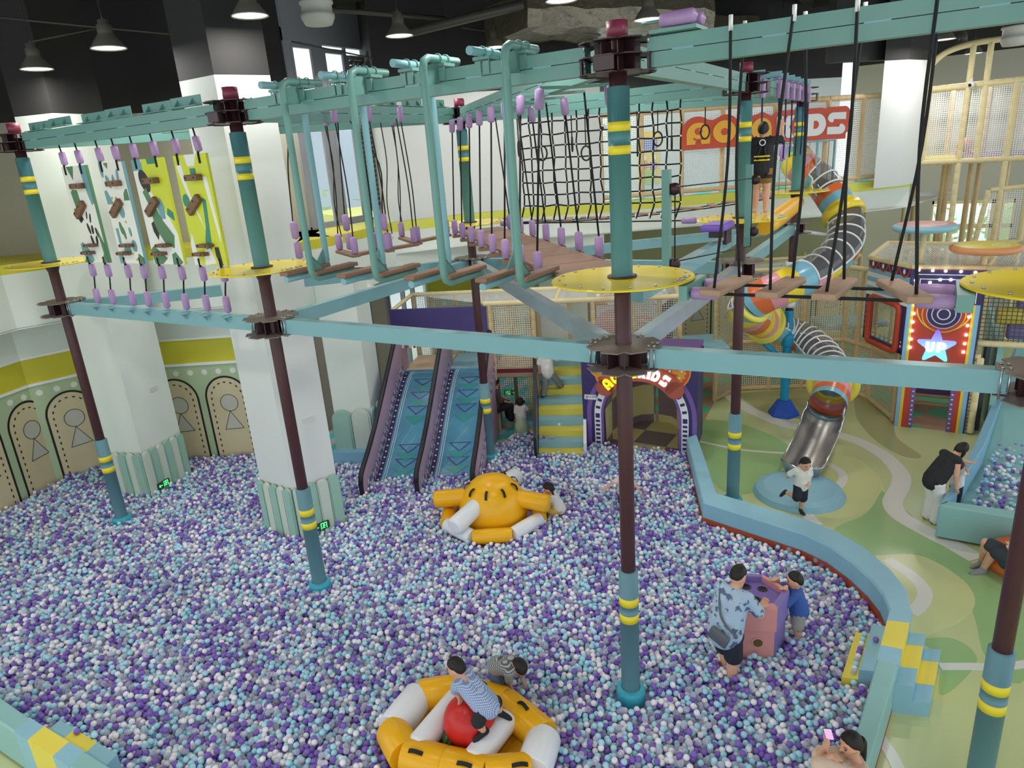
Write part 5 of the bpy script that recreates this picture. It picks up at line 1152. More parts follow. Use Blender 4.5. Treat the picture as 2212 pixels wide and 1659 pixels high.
# open steel chute
e0 = path[-1]; e1 = np.array([*Pz(1722, 1020, .0)[:2], .16]); cp = spline([e0, lerp(e0, e1, .35)+(0, 0, -.14), lerp(e0, e1, .75)+(0, 0, -.16), e1], 8); m = MB(); rings = []; eL, eR = [], []
for i, p in enumerate(cp):
    T = nrm(cp[min(i+1, len(cp)-1)]-cp[max(i-1, 0)]); s = nrm(np.cross(T, (0, 0, 1.))); u = np.cross(s, T); k = i/(len(cp)-1); sp_ = lerp(1.0, .8, max(0, k*2-1)) if k > .5 else 1.
    a0 = lerp(165, 185, min(1, k*4)); a1 = 540-a0; wr = TR*(1.08 if k > .1 else 1.)
    rise = max(0, (k-.82)/.18)
    rings.append([p+s*wr*(1-.55*rise*rise)*math.cos(math.radians(a0+(a1-a0)*j/20))+u*wr*(1-.8*rise)*math.sin(math.radians(a0+(a1-a0)*j/20))-(T*0) for j in range(21)]); eL.append(rings[-1][0]); eR.append(rings[-1][-1])
m.rings(rings, 0, True, closed=False); ch = m.build('steel_chute', stain, t)
sm = ch.modifiers.new('thick', 'SOLIDIFY'); sm.thickness = .012
MB().tube(eL+[lerp(eL[-1], eR[-1], .5)+nrm(cp[-1]-cp[-2])*.1]+eR[::-1], .018, 8).build('chute_lip', mat('polished_steel', (214, 214, 214), .15, 1.), t)
# supports from the blue footed pole
wsup = mat('white_support', (226, 228, 232), .4); gp = np.array([*POLE['G'], 0])
for (z, i) in ((3.55, 52), (2.6, 88), (4.35, 46)):
    p = path[i]; m = MB(); m.lathe([(.09, -.07), (.14, -.07), (.14, .07), (.09, .07)], gp+(0, 0, z), 16); m.tube([gp+(0, 0, z), p+nrm(gp-p*np.array([1, 1, 0]))*TR*.9], .045, 10); m.build('support_arm', wsup, t)
m = MB(); m.tube([gp+(0, 0, 1.05), path[103]+(0, 0, -TR-.05)], .07, 10); m.build('support_arm', mat('bright_blue_vinyl', (28, 146, 190), .4), t)
c = np.array([*Pz(1725, 1065, ZF)[:2], ZF]); m = MB(); m.lathe([(.86, .005), (.8, .1), (.66, .15), (.0, .17)], c, 40, smooth=False); solo(m, 'landing_pad', padblue, 'round pale blue landing pad in front of the steel chute', 'mat')
# ------------------------------------------------------------------ UP tower
X0, X1, YT, ZT_ = -.31, 1.06, 17.6, 3.46
FT = (np.array([X0, YT, 0]), np.array([1., 0, 0]), np.array([0, 0, 1.])); WT = X1-X0
pt_ = lambda u, v: (Py(u, v, YT)[0]-X0, Py(u, v, YT)[2])
t = thing('tower_gate', 'red tower gate with bulbs, bullseye and glowing UP star', 'play tower', ((X0+X1)/2, YT, ZF))
ax0, ax1 = .36, WT-.33; azt = .95; arcp = list(reversed(arc((ax0+ax1)/2, azt, (ax1-ax0)/2, 0, 180, 16)))
m = MB(); half = [(0, ZF), (ax0, ZF)]+arcp[:9]+[((ax0+ax1)/2, ZT_), (0, ZT_)]; m.poly(half, FT, -.12, 0, 0)
m.poly(arcp[8:]+[(ax1, ZF), (WT, ZF), (WT, ZT_), ((ax0+ax1)/2, ZT_)], FT, -.12, 0, 0); m.build('front_board', mat('tower_red', (196, 72, 52), .4), t)
m = MB()
for a, b, mm in ((0, .085, 0), (.085, .14, 1)):
    m.poly([(a, ZF), (b, ZF), (b, 2.9), (a, 2.9)], FT, 0, .006, mm); m.poly([(WT-b, ZF), (WT-a, ZF), (WT-a, 2.9), (WT-b, 2.9)], FT, 0, .006, mm)
for a, b, mm in ((ax0-.09, ax0, 2), (ax1, ax1+.09, 2)): m.poly([(a, ZF), (b, ZF), (b, azt), (a, azt)], FT, 0, .008, mm)
o_a = arc((ax0+ax1)/2, azt, (ax1-ax0)/2+.09, 0, 180, 16); i_a = arc((ax0+ax1)/2, azt, (ax1-ax0)/2, 0, 180, 16)
for k in range(16): m.poly([i_a[k], o_a[k], o_a[k+1], i_a[k+1]], FT, 0, .008, 2)
for s_ in (ax0-.045, ax1+.045):
    for k in range(11): m.poly(circ(s_, ZF+.1+.115*k, .022, 10, .016), FT, .008, .012, 4)
m.poly([(0, 2.72), (WT, 2.72), (WT, ZT_), (0, ZT_)], FT, 0, .008, 3)
cxx, czz = pt_(2042, 652); m.poly(circ(cxx, 2.62, .53, 36), FT, .008, .012, 1); m.poly(circ(cxx, 2.62, .50, 36), FT, .012, .016, 5)
for k, (r, mm) in enumerate(((.42, 1), (.40, 5), (.33, 4), (.315, 3), (.235, 4), (.215, 3), (.13, 4), (.105, 3))): m.poly(circ(cxx, 2.5, r, 32), FT, .016+.004*k, .020+.004*k, mm)
for z0 in (.04, .14): m.stroke([(.06+z0, 2.75), (.06+z0, ZT_-.06-z0), (WT-.06-z0, ZT_-.06-z0), (WT-.06-z0, 2.75)], FT, .018, .008, .013, 4)
m.build('painted_trim', [lbluep, yelp, violetp, navyp, white, MATS['tower_red']], t)
bulbs = [(2006, 583), (1987, 581), (2042, 585), (2078, 586), (2105, 587)]
bl = [pt_(u, v) for u, v in ((1985, 583), (2015, 584), (2043, 585), (2076, 586), (2107, 588), (1978, 605), (1991, 622), (2009, 610), (2031, 604), (2054, 604), (1980, 640), (1977, 658), (1974, 677), (1972, 695), (1970, 714), (1968, 732), (1966, 750), (2097, 646), (2095, 665), (2093, 684), (2090, 703), (2087, 723), (2084, 742), (2081, 760))]
for x, z in bl:
    MB().ball(FT[0]+(x, -.025, z), .032, 10, 6).build('bulb', led, t)
sx_, sz_ = pt_(2022, 748); st = []
for k in range(10):
    a = PI/2+2*PI*k/10; r = .40 if k % 2 == 0 else .19; st.append((a, r))
pts = []
for k, (a, r) in enumerate(st):
    if k % 2 == 0: pts += [(sx_+.37*math.cos(a-.09), sz_+.37*math.sin(a-.09)), (sx_+.395*math.cos(a), sz_+.395*math.sin(a)), (sx_+.37*math.cos(a+.09), sz_+.37*math.sin(a+.09))]
    else: pts.append((sx_+r*math.cos(a), sz_+r*math.sin(a)))
starm = mat('star_glow', (120, 150, 255), .4); ts = NT(starm); z_ = ts.sep(ts.pos())[2]
rp = ts.ramp(ts.math('MULTIPLY', ts.math('SUBTRACT', z_, sz_-.38), 1.3), [(0, (110, 235, 255)), (.35, (130, 200, 255)), (.7, (140, 150, 250)), (1, (120, 90, 235))]); ts.col(rp); ts.l.new(rp, ts.b.inputs['Emission Color']); ts.b.inputs['Emission Strength'].default_value = .75
m = MB(); m.poly(pts, FT, .012, .07, 0); m.build('glowing_star', starm, t)
m = MB(); glyph(m, 'U', FT, sx_-.2, sz_-.12, .17, .23, 0, .07, .085, 0); glyph(m, 'P', FT, sx_+.01, sz_-.12, .18, .23, 0, .07, .085, 0, 1); m.build('up_letters', [mat('letter_glow', (255, 255, 255), .4, emit=1.6), starm], t)
m = MB(); m.bx(X1, X1+.03, YT+.0, YT+1.3, ZF, ZT_, 0); m.bx(X1+.03, X1+.05, YT+.25, YT+.6, .9, 3.1, 1); m.build('side_board', [navyp, redpaint], t)
# angled window board left of the tower
A_ = np.array([X0, YT, 0]); B_ = np.array([-1.24, 19.0, 0]); FB = fr(B_, A_); LB = wl_len(B_, A_); nB = np.array([FB[1][1], -FB[1][0], 0])
t = thing('window_board', 'striped and dotted purple board with red rounded window frame left of the tower gate', 'play panel', ((A_+B_)/2))
wx, wz = .3, 2.05; hw, hh = LB*.36, .55; m = MB()
for p in ([(0, 1.6), (LB, 1.6), (LB, wz-hh), (0, wz-hh)], [(0, wz+hh), (LB, wz+hh), (LB, 3.46), (0, 3.46)], [(0, wz-hh), (LB/2-hw, wz-hh), (LB/2-hw, wz+hh), (0, wz+hh)], [(LB/2+hw, wz-hh), (LB, wz-hh), (LB, wz+hh), (LB/2+hw, wz+hh)]): m.poly(p, FB, -.08, 0, 0)
for k in range(6):
    z = 2.62+.11*k; m.poly([(0, z), (LB, z), (LB, z+.11), (0, z+.11)], FB, 0, .004, 1 if k % 2 else 2)
for k in range(4): c = (LB*(k+.5)/4, 3.46); m.poly(arc(*c, LB/8, 180, 360, 12, .22), FB, .004, .008, 3); m.poly(arc(*c, LB/10, 180, 360, 12, .17), FB, .008, .012, 0); m.poly(circ(c[0], c[1]-.08, .045, 10, .06), FB, .012, .016, 2)
for r_ in range(2):
    for k in range(9): m.poly(circ(LB*(k+.5)/9, 1.68+.1*r_, .03-.008*r_, 10), FB, 0, .005, 2)
for k in range(6): m.poly(circ(.06, 1.85+.13*k, .016, 8), FB, 0, .005, 2)
m.build('board', [navyp, lbluep, white, redpaint], t)
m = MB(); P = rrect(LB/2-hw, wz-hh, LB/2+hw, wz+hh, .14, 5); m.tube([FB[0]+FB[1]*x+(0, 0, z)+nB*.02 for x, z in P], .075, 8, closed=True); m.build('window_frame', redpaint, t)
# roofs and neighbours of the tower
t = thing('tower_roof_structure', 'cream foam pipe roof frame with netting above and beside the tower gate', 'play frame', (.4, 18.5, ZF))
R = [np.array(p) for p in ((-.31, 17.7, 3.5), (1.06, 17.7, 3.5), (-1.24, 19.0, 3.5), (-.95, 20.6, 3.62), (1.5, 20.4, 3.6), (3.6, 19.0, 3.5), (3.7, 17.75, 3.5))]
for a, b in ((0, 1), (0, 2), (2, 3), (3, 4), (1, 4), (4, 5), (1, 6)): foam(MB(), R[a], R[b], .06).build('rail', tan, t)
n = MB(); net_quad(n, R[0], R[1], R[4], R[3]); n.add([R[0], R[3], R[2]], [(0, 1, 2)]); n.uv[1] = [(0, 0), (1, 2), (-.5, 1.5)]; net_quad(n, R[1], R[6], R[5], R[4]); n.build('roof_netting', netw, t)
foam(MB(), (1.2, 17.6, ZF+.05), (1.2, 17.6, 1.55), .07).build('post', tan, t); foam(MB(), (1.1, 17.75, 1.85), (3.7, 17.75, 1.85), .07).build('rail', tan, t); foam(MB(), (1.2, 17.7, 1.55), (1.05, 17.7, 1.55), .07).build('rail', tan, t)
n = MB(); net_quad(n, (1.1, 17.75, 1.85), (3.7, 17.75, 1.85), (3.7, 17.75, 3.5), (1.1, 17.75, 3.5)); n.build('side_netting', netmat('dark_net', (70, 72, 70), .09, .18), t)
n = MB(); net_quad(n, (1.08, 17.66, ZF), (1.2, 17.62, ZF), (1.2, 17.62, 1.5), (1.08, 17.66, 1.5)); n.build('side_netting', netmat('dark_net', (70, 72, 70), .09, .18), t)
for i, (c, r, mt) in enumerate((((1.7, 18.6, 2.3), .28, padyel), ((2.1, 18.8, 2.5), .3, padviolet), ((2.5, 18.5, 2.1), .3, padblue), ((1.9, 18.4, 2.0), .25, padviolet), ((2.6, 18.9, 2.8), .3, padyel))):
    solo(MB().rbox(c, (r*2, r*1.4, r*1.2), .06), 'soft_block', mt, ('yellow soft block highest-left behind the dark netting right of the tower', 'violet soft block in the middle behind the dark netting right of the tower', 'blue soft block low right behind the dark netting by the tower', 'violet soft block lowest behind the dark netting by the tower', 'yellow soft block highest right behind the dark netting by the tower')[i], 'soft block')
solo(MB().rbox((.38, 19.2, .32), (1.15, .5, .28), .04), 'tower_step', violetp, 'purple padded step seen through the tower gate opening', 'step')
m = MB(); foam(m, (-.2, 19.0, .12), (.95, 19.0, .12), .05); foam(m, (-.2, 19.0, -.1), (.95, 19.0, -.1), .05); foam(m, (-.15, 19.1, ZF), (-.15, 19.1, 1.2), .05); solo(m, 'step_rail', tanb, 'tan foam rails under the purple step inside the tower gate', 'rail')
# mushroom canopies
def canopy(u, v, zt, r, top, rim, label, zb=3.5):
    c = Pz(u, v, zt); c = np.array([c[0], c[1], 0]); t = thing('mushroom_canopy', label, 'canopy', (c[0], c[1], zb))
    MB().lathe([(.01, zt), (r*.9, zt), (r, zt-.04), (r, zt-.1), (r*.92, zt-.15), (.05, zt-.15)], c, 40, ms=[0, 1, 1, 1, 1]).build('cap', [top, rim], t); MB().cyl(c+(0, 0, zb-.1), c+(0, 0, zt-.12), .065).build('stem', tan, t); MB().tube([c+np.array([.25+.16*math.cos(a), -.1+.16*math.sin(a), zt+.004]) for a in [2*PI*k/20 for k in range(20)]], .008, 6, closed=True).build('ring_print', white, t)
canopy(1998, 483, 4.42, .63, padpink, padblue, 'pink topped round canopy with pale blue rim on a cream stem'); canopy(2130, 528, 3.98, .66, padyel, mottled('soft_orange_vinyl', (232, 160, 110), (224, 152, 104), 4, .5), 'yellow round canopy with orange rim on a cream stem right of the pink one')
# ------------------------------------------------------------------ tall play structure at the rear right
YR = 24.
t = thing('upper_play_structure', 'tall cream foam pipe play structure with netting at the rear right', 'play frame', (.4, YR, 0))
rr_ = lambda u, v, y=YR: Py(u, v, y)
zd = 5.42
for u0, v0, u1, v1 in ((1940, 360, 2212, 345),): foam(MB(), (-1.2, YR, zd), (2.6, YR, zd), .085).build('floor_rail', tan, t)
foam(MB(), (-1.2, YR, 7.35), (2.6, YR, 7.42), .085).build('top_rail', tan, t)
foam(MB(), (-1.2, YR+1.9, zd), (2.6, YR+1.9, zd), .07).build('floor_rail', tan, t); foam(MB(), (-1.2, YR+1.9, 7.4), (2.6, YR+1.9, 7.4), .07).build('top_rail', tan, t)
for x, y, z0, z1 in ((-.78, YR, 0, 7.4), (-.45, YR, zd, 7.4), (.42, YR, 0, 8.4), (.86, YR, zd, 8.4), (1.5, YR, 0, 7.4), (2.3, YR, zd, 7.4), (-.6, YR+1.9, 0, 7.4), (.1, YR+1.9, 0, 7.4), (1.0, YR+1.9, 0, 7.4), (1.7, YR+1.9, 0, 7.4), (.75, YR+.8, 0, zd), (.2, YR+.9, 0, zd), (2.1, YR, 0, zd)):
    foam(MB(), (x, y, z0), (x+(.05 if z0 == 0 else 0), y, z1), .075, seg=.3).build('post', tan if y == YR else tanb, t)
MB().tube(spline([(-1.3, YR, 7.4), (-1.25, YR, 7.9), (-1.0, YR, 8.15), (-.7, YR, 8.1), (-.48, YR, 7.8), (-.45, YR, 7.4)], 5), .07, 8).build('hoop', tan, t)
MB().tube(spline([(-.62, YR, 7.4), (-.55, YR, 7.85), (-.2, YR, 8.25), (.4, YR, 8.42), (1.1, YR, 8.45), (1.8, YR, 8.5), (2.4, YR, 8.3)], 5), .08, 8).build('hoop', tan, t)
for (a, b) in (((1.3, YR, 4.6), (2.4, YR, 4.7)), ((1.25, YR, 4.6), (1.0, YR, 2.4)), ((1.0, YR-.3, 2.6), (3.0, YR-1.5, 3.9)), ((-.9, YR, 3.0), (2.4, YR, 3.2)), ((.3, YR-.2, 2.2), (2.6, YR-.2, 2.3))): foam(MB(), a, b, .07).build('brace', tan, t)
for x0, x1, y in ((-1.2, 2.6, YR), (-1.2, 2.6, YR+1.9)): n = MB(); net_quad(n, (x0, y, zd), (x1, y, zd), (x1, y, 7.4), (x0, y, 7.4)); n.build('netting', netw, t)
n = MB(); net_quad(n, (1.3, YR-.02, 3.3), (2.5, YR-.02, 3.3), (2.5, YR-.02, 4.65), (1.3, YR-.02, 4.65)); n.build('netting', netw, t)
for x0, x1, mt, nm in ((-1.2, .4, padyel, 'yellow'), (.42, 2.6, padviolet, 'violet')): MB().rbox(((x0+x1)/2, YR+.95, zd+.08), (x1-x0, 1.85, .1), .03).build('deck_pad', mt, t)
p = Py(2083, 312, YR+.9); m = MB(); m.ball(p, (.22, .22, .2), 14, 8)
for k in range(6): a = 2*PI*k/6; m.tube([p+(0, 0, -.08), p+np.array([.22*math.cos(a), .22*math.sin(a), -.3]), p+np.array([.34*math.cos(a), .34*math.sin(a), -.42])], .05, 7)
o = solo(m, 'octopus_toy', mottled('red_white_dots', (206, 60, 60), (240, 220, 216), 14, .5), 'red and white octopus-shaped toy hanging inside the rear netted structure', 'toy'); 
MB().tube([p+(0, 0, .15), (p[0], p[1], 7.4)], .012, 6).build('hanging_cord', blackm, o)
def camera_(u, v, y, label):
    p = Py(u, v, y); t = thing('security_camera', label, 'camera', p); m = MB(); m.ball(p, (.09, .12, .09), 12, 8); m.cyl(p, p+(0, .05, .16), .03); m.build('housing', white, t); MB().ball(p+(-.03, -.09, -.02), .045, 10, 6).build('lens', blackm, t)
camera_(2098, 182, YR-.15, 'white dome camera on the post of the rear netted structure')
p = Pn(1302, 275, (*mezz2[0], 0), (0.56, -.82, 0)); t = thing('security_camera', 'white camera at the left end of the balcony fence', 'camera', p); MB().ball(p, (.1, .1, .08), 12, 8).build('housing', white, t); MB().ball(p+(0.02, -.08, -.02), .045, 10, 6).build('lens', blackm, t)
# ------------------------------------------------------------------ padded kerb of the ball pool
def wall_block(name, label, pts_in, pts_out, z0=ZF, z1=.4, skirt=True, mt=None):
    t = thing(name, label, 'padded kerb', (*pts_out[0], ZF)); k = len(pts_in); m = MB()
    vs = []
    for (a, b) in zip(pts_in, pts_out): vs += [(*a, z0+.12), (*a, z1-.03), (*lerp(np.array(a), np.array(b), .07), z1), (*lerp(np.array(a), np.array(b), .93), z1), (*b, z1-.03), (*b, z0+.05)]
    fs = []
    for i in range(k-1):
        for j in range(5): fs.append((i*6+j, i*6+6+j, i*6+7+j, i*6+j+1))
    fs += [tuple(range(6)), tuple((k-1)*6+j for j in range(5, -1, -1))]; m.add(vs, fs, 0)
    for f in range(len(m.f)): m.s[f] = False
    m.build('vinyl_block', mt or padblue, t)
    if skirt:
        m = MB(); vs = []
        for (a, b) in zip(pts_in, pts_out): a2, b2 = lerp(np.array(a), np.array(b), -.02), lerp(np.array(b), np.array(a), -.015); vs += [(*a2, z0), (*a2, z0+.34), (*b2, z0+.06), (*b2, z0)]
        fs = []
        for i in range(k-1): fs += [(i*4, i*4+4, i*4+5, i*4+1), (i*4+2, i*4+6, i*4+7, i*4+3)]
        m.add(vs, fs, 0); m.build('red_skirt', padred, t)
    return t
z4 = lambda u, v: tuple(Pz(u, v, .4)[:2])
I_ = [z4(*q) for q in ((1483, 946), (1519, 1084))]; O_ = [z4(*q) for q in ((1505, 938), (1549, 1064))]
wall_block('pool_kerb', 'pale blue padded kerb block running from the tunnel gate to the first corner', I_, O_)
I2 = [I_[1], z4(1735, 1131)]; O2 = [O_[1], z4(1745, 1121)]
I2[1] = tuple(Pz(1734, 1152, .4)[:2]); wall_block('pool_kerb', 'pale blue straight padded kerb block behind the landing pad side of the ball pool', I2, O2)
ins = [(1734, 1152), (1790, 1178), (1838, 1212), (1878, 1248), (1905, 1280), (1922, 1318)]; outs = [(1745, 1121), (1812, 1148), (1868, 1180), (1925, 1228), (1958, 1270), (1971, 1322)]
wall_block('pool_kerb', 'curved pale blue padded kerb block on the right of the ball pool', [z4(*q) for q in ins], [z4(*q) for q in outs])
wi, wo = z4(1922, 1318), z4(1971, 1322); si, so = z4(1894, 1425), z4(1940, 1437)
bi, bo = z4(1800, 1760), z4(1835, 1790)
wall_block('pool_kerb', 'sea green padded kerb block below the small stairs, beside the woman with a phone', [si, bi], [so, bo], mt=padgreen)
def block(mb, a, b, c, d, z0, z1, m=0): mb.add([(*p, z) for z in (z0, z1) for p in (a, b, c, d)], [(3, 2, 1, 0), (4, 5, 6, 7), (0, 1, 5, 4), (1, 2, 6, 5), (2, 3, 7, 6), (3, 0, 4, 7)], m)
NB = lambda p: np.array(p)
def stair3(a0, b0, c0, d0, z0, z1, mb, split=(.2, .72)):
    "block along a->b (inner) and d->c (outer) coloured blue, yellow, blue"
    ts = (0, split[0], split[1], 1)
    for k in range(3): block(mb, lerp(NB(a0), NB(b0), ts[k]), lerp(NB(a0), NB(b0), ts[k+1]), lerp(NB(d0), NB(c0), ts[k+1]), lerp(NB(d0), NB(c0), ts[k]), z0, z1, 1 if k == 1 else 0)
t = thing('pool_stairs', 'blue and yellow padded step block crossing the kerb on the right', 'stairs', (*wo, ZF))
m = MB(); stair3(wi, si, so, wo, ZF, .4, m, (.22, .72)); m.build('top_block', [padblue, padyel], t)
out = (NB(wo)-NB(wi))*.92; dn = (NB(so)-NB(wo))
a_, b_ = NB(wo)+dn*.12, NB(so)+dn*.06
m = MB(); stair3(a_, b_, b_+out*.8, a_+out*.8, ZF, .17, m, (.25, .68)); m.build('upper_step', [padblue, padyel], t)
m = MB(); stair3(a_+out*.8, b_+out*.8, b_+out*1.6, a_+out*1.6, ZF, -.05, m, (.25, .68)); m.build('lower_step', [padblue, padyel], t)
ia, ib = NB(wi)+dn*.07, NB(si)-dn*.03
m = MB(); block(m, ia-out*.75, ib-out*.75, ib, ia, ZF, .2, 0); m.build('inner_step', [padblue], t)
m = MB(); block(m, ia-out*1.5, ib-out*1.5, ib-out*.75, ia-out*.75, ZF, .06, 0); m.build('inner_low_step', [padyel], t)
# bottom-left kerb with cross-shaped step
t = thing('corner_stairs', 'blue step block with yellow cross top at the lower left corner', 'stairs', (*z4(150, 1600), ZF))
K = lambda u, v, z=.4: NB(Pz(u, v, z)[:2])
p00, p10, p01, p11 = K(28, 1578), K(146, 1655), K(64, 1551), K(188, 1624)
m = MB(); p0 = K(30, 1580); px = K(148, 1656)-p0; py = K(66, 1551)-p0; Q = lambda a, b, p0=p0, px=px, py=py: p0+px*a+py*b
block(m, Q(0, 0), Q(.26, 0), Q(.26, 1), Q(0, 1), ZF, .4, 0); block(m, Q(.26, 0), Q(.72, 0), Q(.72, 1), Q(.26, 1), ZF, .4, 1); block(m, Q(.72, 0), Q(1, 0), Q(1, 1), Q(.72, 1), ZF, .4, 0); m.build('outer_block', [padblue, padyel], t)
m = MB(); e = .0; block(m, Q(.22, 1), Q(.5, 1), Q(.5, 1.95), Q(.22, 1.95), ZF, .28, 0); block(m, Q(.5, 1), Q(.9, 1), Q(.9, 1.95), Q(.5, 1.95), ZF, .28, 1); block(m, Q(.9, 1), Q(1.25, 1), Q(1.25, 1.95), Q(.9, 1.95), ZF, .28, 0); m.build('inner_block', [padblue, padyel], t)
wall_block('pool_kerb', 'sea green padded kerb at the left end of the lower left step block', [tuple(K(-60, 1462)), tuple(Q(0, 1))], [tuple(K(-90, 1500)), tuple(Q(0, 0))], mt=padgreen, skirt=False)
wall_block('pool_kerb', 'sea green padded kerb at the near end of the lower left step block', [tuple(Q(1, 1)), tuple(Q(2.2, 1))], [tuple(Q(1, 0)), tuple(Q(2.2, 0))], mt=padgreen, skirt=False)
wall_block('pool_kerb', 'blue grey padded kerb between the white column and the left slide panel', [tuple(Pz(722, 1000, .0)[:2]), tuple(Pz(810, 1000, .0)[:2])], [tuple(Pz(722, 972, .3)[:2]), tuple(Pz(815, 965, .3)[:2])], z1=.3, mt=padblue2, skirt=False)
# right-hand ball lane
la = [z4(2028, 1092), z4(2105, 960), z4(2160, 830), (2.3, 23.0)]; lo_ = [(x+.16, y) for x, y in la]
lo_[0] = z4(2048, 1084); la[0] = z4(2029, 1091)
wall_block('lane_kerb', 'long blue padded side wall of the right-hand ball lane', lo_, la, z0=ZF, z1=.4, mt=padblue2, skirt=False)
f0, f1 = z4(2030, 1090), z4(2260, 1128); g0, g1 = z4(2048, 1082), z4(2260, 1112)
wall_block('lane_kerb', 'sea green padded end wall of the right-hand ball lane beside the bean bag', [g0, g1], [f0, f1], mt=padgreen, skirt=False)
m = MB(); m.add([(*lo_[0], -.12), (3.6, 12.4, -.12), (4.6, 17.0, .0), (4.8, 23, 1.9), (lo_[3][0], 23, 1.9), (lo_[2][0], lo_[2][1], .5), (lo_[1][0], lo_[1][1], -.1)], [(0, 1, 2, 6), (6, 2, 5), (2, 3, 4, 5)], 0); solo(m, 'lane_ramp', padgreen, 'sea green ramp mat of the right-hand ball lane rising to the rear', 'mat')
m = MB(); m.bx(1.5, 1.62, 17.9, 22, ZF, 1.75, 0); m.bx(1.3, 1.38, 17.9, 18.6, ZF, 1.75, 1); solo(m, 'lane_side_screen', [padgreen, mat('dark_panel', (62, 70, 76), .5)], 'tall dark and sea green side panel right of the tower gate', 'panel')
# bean bag
c = Pz(2188, 1238, ZF); m = MB(); m.lathe([(.05, 0), (.42, .01), (.55, .09), (.56, .2), (.44, .34), (.2, .44), (.01, .47)], (c[0]+.14, c[1]+.16, ZF), 28); solo(m, 'bean_bag', mottled('orange_bean_bag', (216, 112, 44), (200, 100, 40), 4, .55), 'orange bean bag on the green floor at the right edge', 'bean bag')
# hexagonal game table in the balls
TC = np.array([*((Pz(1643, 1330, .75)[:2])), 0])
def hexpts(u): return [Pz(a, b, .78)[:2] for a, b in u]
hx = hexpts(((1603, 1308), (1680, 1312), (1706, 1274), (1648, 1240), (1608, 1238), (1577, 1262)))
t = thing('game_table', 'pink and violet padded hexagonal game table standing in the balls', 'game table', (*np.mean(hx, axis=0), ZF)); hc = np.mean(hx, axis=0)
mats_t = [padpink, padviolet, mat('table_top_violet', (126, 106, 178), .45)]
m = MB(); low = [lerp(hc, p, .93) for p in hx]; n = 6
for i in range(n): m.add([(*low[i], ZF), (*low[(i+1) % n], ZF), (*low[(i+1) % n], .5), (*low[i], .5)], [(0, 1, 2, 3)], 0 if i % 2 == 0 else 1)
m.build('base', mats_t, t)
m = MB(); inn = [lerp(hc, p, .80) for p in hx]
for i in range(n):
    j = (i+1) % n; mm = 0 if i in (0, 2) else 1
    m.add([(*hx[i], .40), (*hx[j], .40), (*hx[j], .74), (*hx[i], .74)], [(0, 1, 2, 3)], mm); m.add([(*hx[i], .74), (*hx[j], .74), (*lerp(hx[j], inn[j], .12), .78), (*lerp(hx[i], inn[i], .12), .78)], [(0, 1, 2, 3)], mm)
    m.add([(*lerp(hx[i], inn[i], .12), .78), (*lerp(hx[j], inn[j], .12), .78), (*inn[j], .78), (*inn[i], .78)], [(0, 1, 2, 3)], mm); m.add([(*inn[i], .78), (*inn[j], .78), (*inn[j], .70), (*inn[i], .70)], [(0, 1, 2, 3)], mm); m.add([(*low[i], .40), (*low[j], .40), (*hx[j], .40), (*hx[i], .40)], [(0, 1, 2, 3)], mm)
m.build('rim', mats_t, t); m = MB(); m.add([(*p, .70) for p in inn], [tuple(range(6))], 2); m.build('table_top', mats_t, t)
for u, v in ((1612, 1267), (1647, 1272), (1633, 1294)):
    c = Pz(u, v, .705); m = MB(); m.lathe([(.001, .004), (.065, .004), (.068, 0)], (c[0], c[1], .70), 20, 0)
    for k in range(8): a = 2*PI*k/8; m.cyl((c[0]+.055*math.cos(a), c[1]+.055*math.sin(a), .703), (c[0]+.055*math.cos(a), c[1]+.055*math.sin(a), .712), .007, n=6, m=1)
    m.build('nozzle_plate', [blackm, steel], t)
pf = [lerp(np.array([*low[0], 0]), np.array([*low[1], 0]), k) for k in (.5,)][0]; dn_ = nrm(np.array([*(low[1]-low[0]), 0])); on = np.array([dn_[1], -dn_[0], 0])
m = MB(); m.poly(circ(0, .2, .085, 20), (pf+on*.004, dn_, np.array([0, 0, 1.])), 0, .004, 0); m.poly(circ(0, .2, .06, 20), (pf+on*.004, dn_, np.array([0, 0, 1.])), .004, .006, 1); m.build('ball_hole', [padpink, mat('dark_hole', (96, 84, 36), .7)], t)
# ------------------------------------------------------------------ inflatables
def handle(parent, p, d, up, L=.2, patch=None):
    p, d, up = V3(p), nrm(d), nrm(up); side = np.cross(up, d); m = MB()
    pts = [p+d*(L*(k/6-.5))+up*(.035*math.sin(PI*k/6)+.004) for k in range(7)]
    for k in range(6): m.bar(pts[k], pts[k+1], .045, .012, 0, up=up)
    h = m.build('grab_handle', blackm, parent)
# dome rocker
DC = np.array([*Pz(1066, 1098, .15)[:2], 0]); 
t = thing('inflatable_dome', 'yellow inflatable dome rocker with white and yellow arms in the balls', 'inflatable', (*DC[:2], 0))
vx = nrm(np.array([.86, .5, 0])); vy = np.array([-vx[1], vx[0], 0])
MB().lathe([(.60, -.25), (.64, .05), (.645, .2), (.60, .42), (.50, .60), (.34, .74), (.16, .81), (.001, .83)], DC, 40).build('dome', infl_y, t)
nn = 8; RO = .93; rg = [DC+(vx*math.cos(2*PI*(k+.5)/nn)+vy*math.sin(2*PI*(k+.5)/nn))*RO+(0, 0, .06) for k in range(nn)]
for k in range(nn):
    a, b = rg[k], rg[(k+1) % nn]; MB().tube([a, lerp(a, b, .02), lerp(a, b, .5), lerp(a, b, .98), b], [.13, .135, .14, .135, .13], 16).build('ring_tube', infl_w if k % 2 == 0 else infl_y, t)
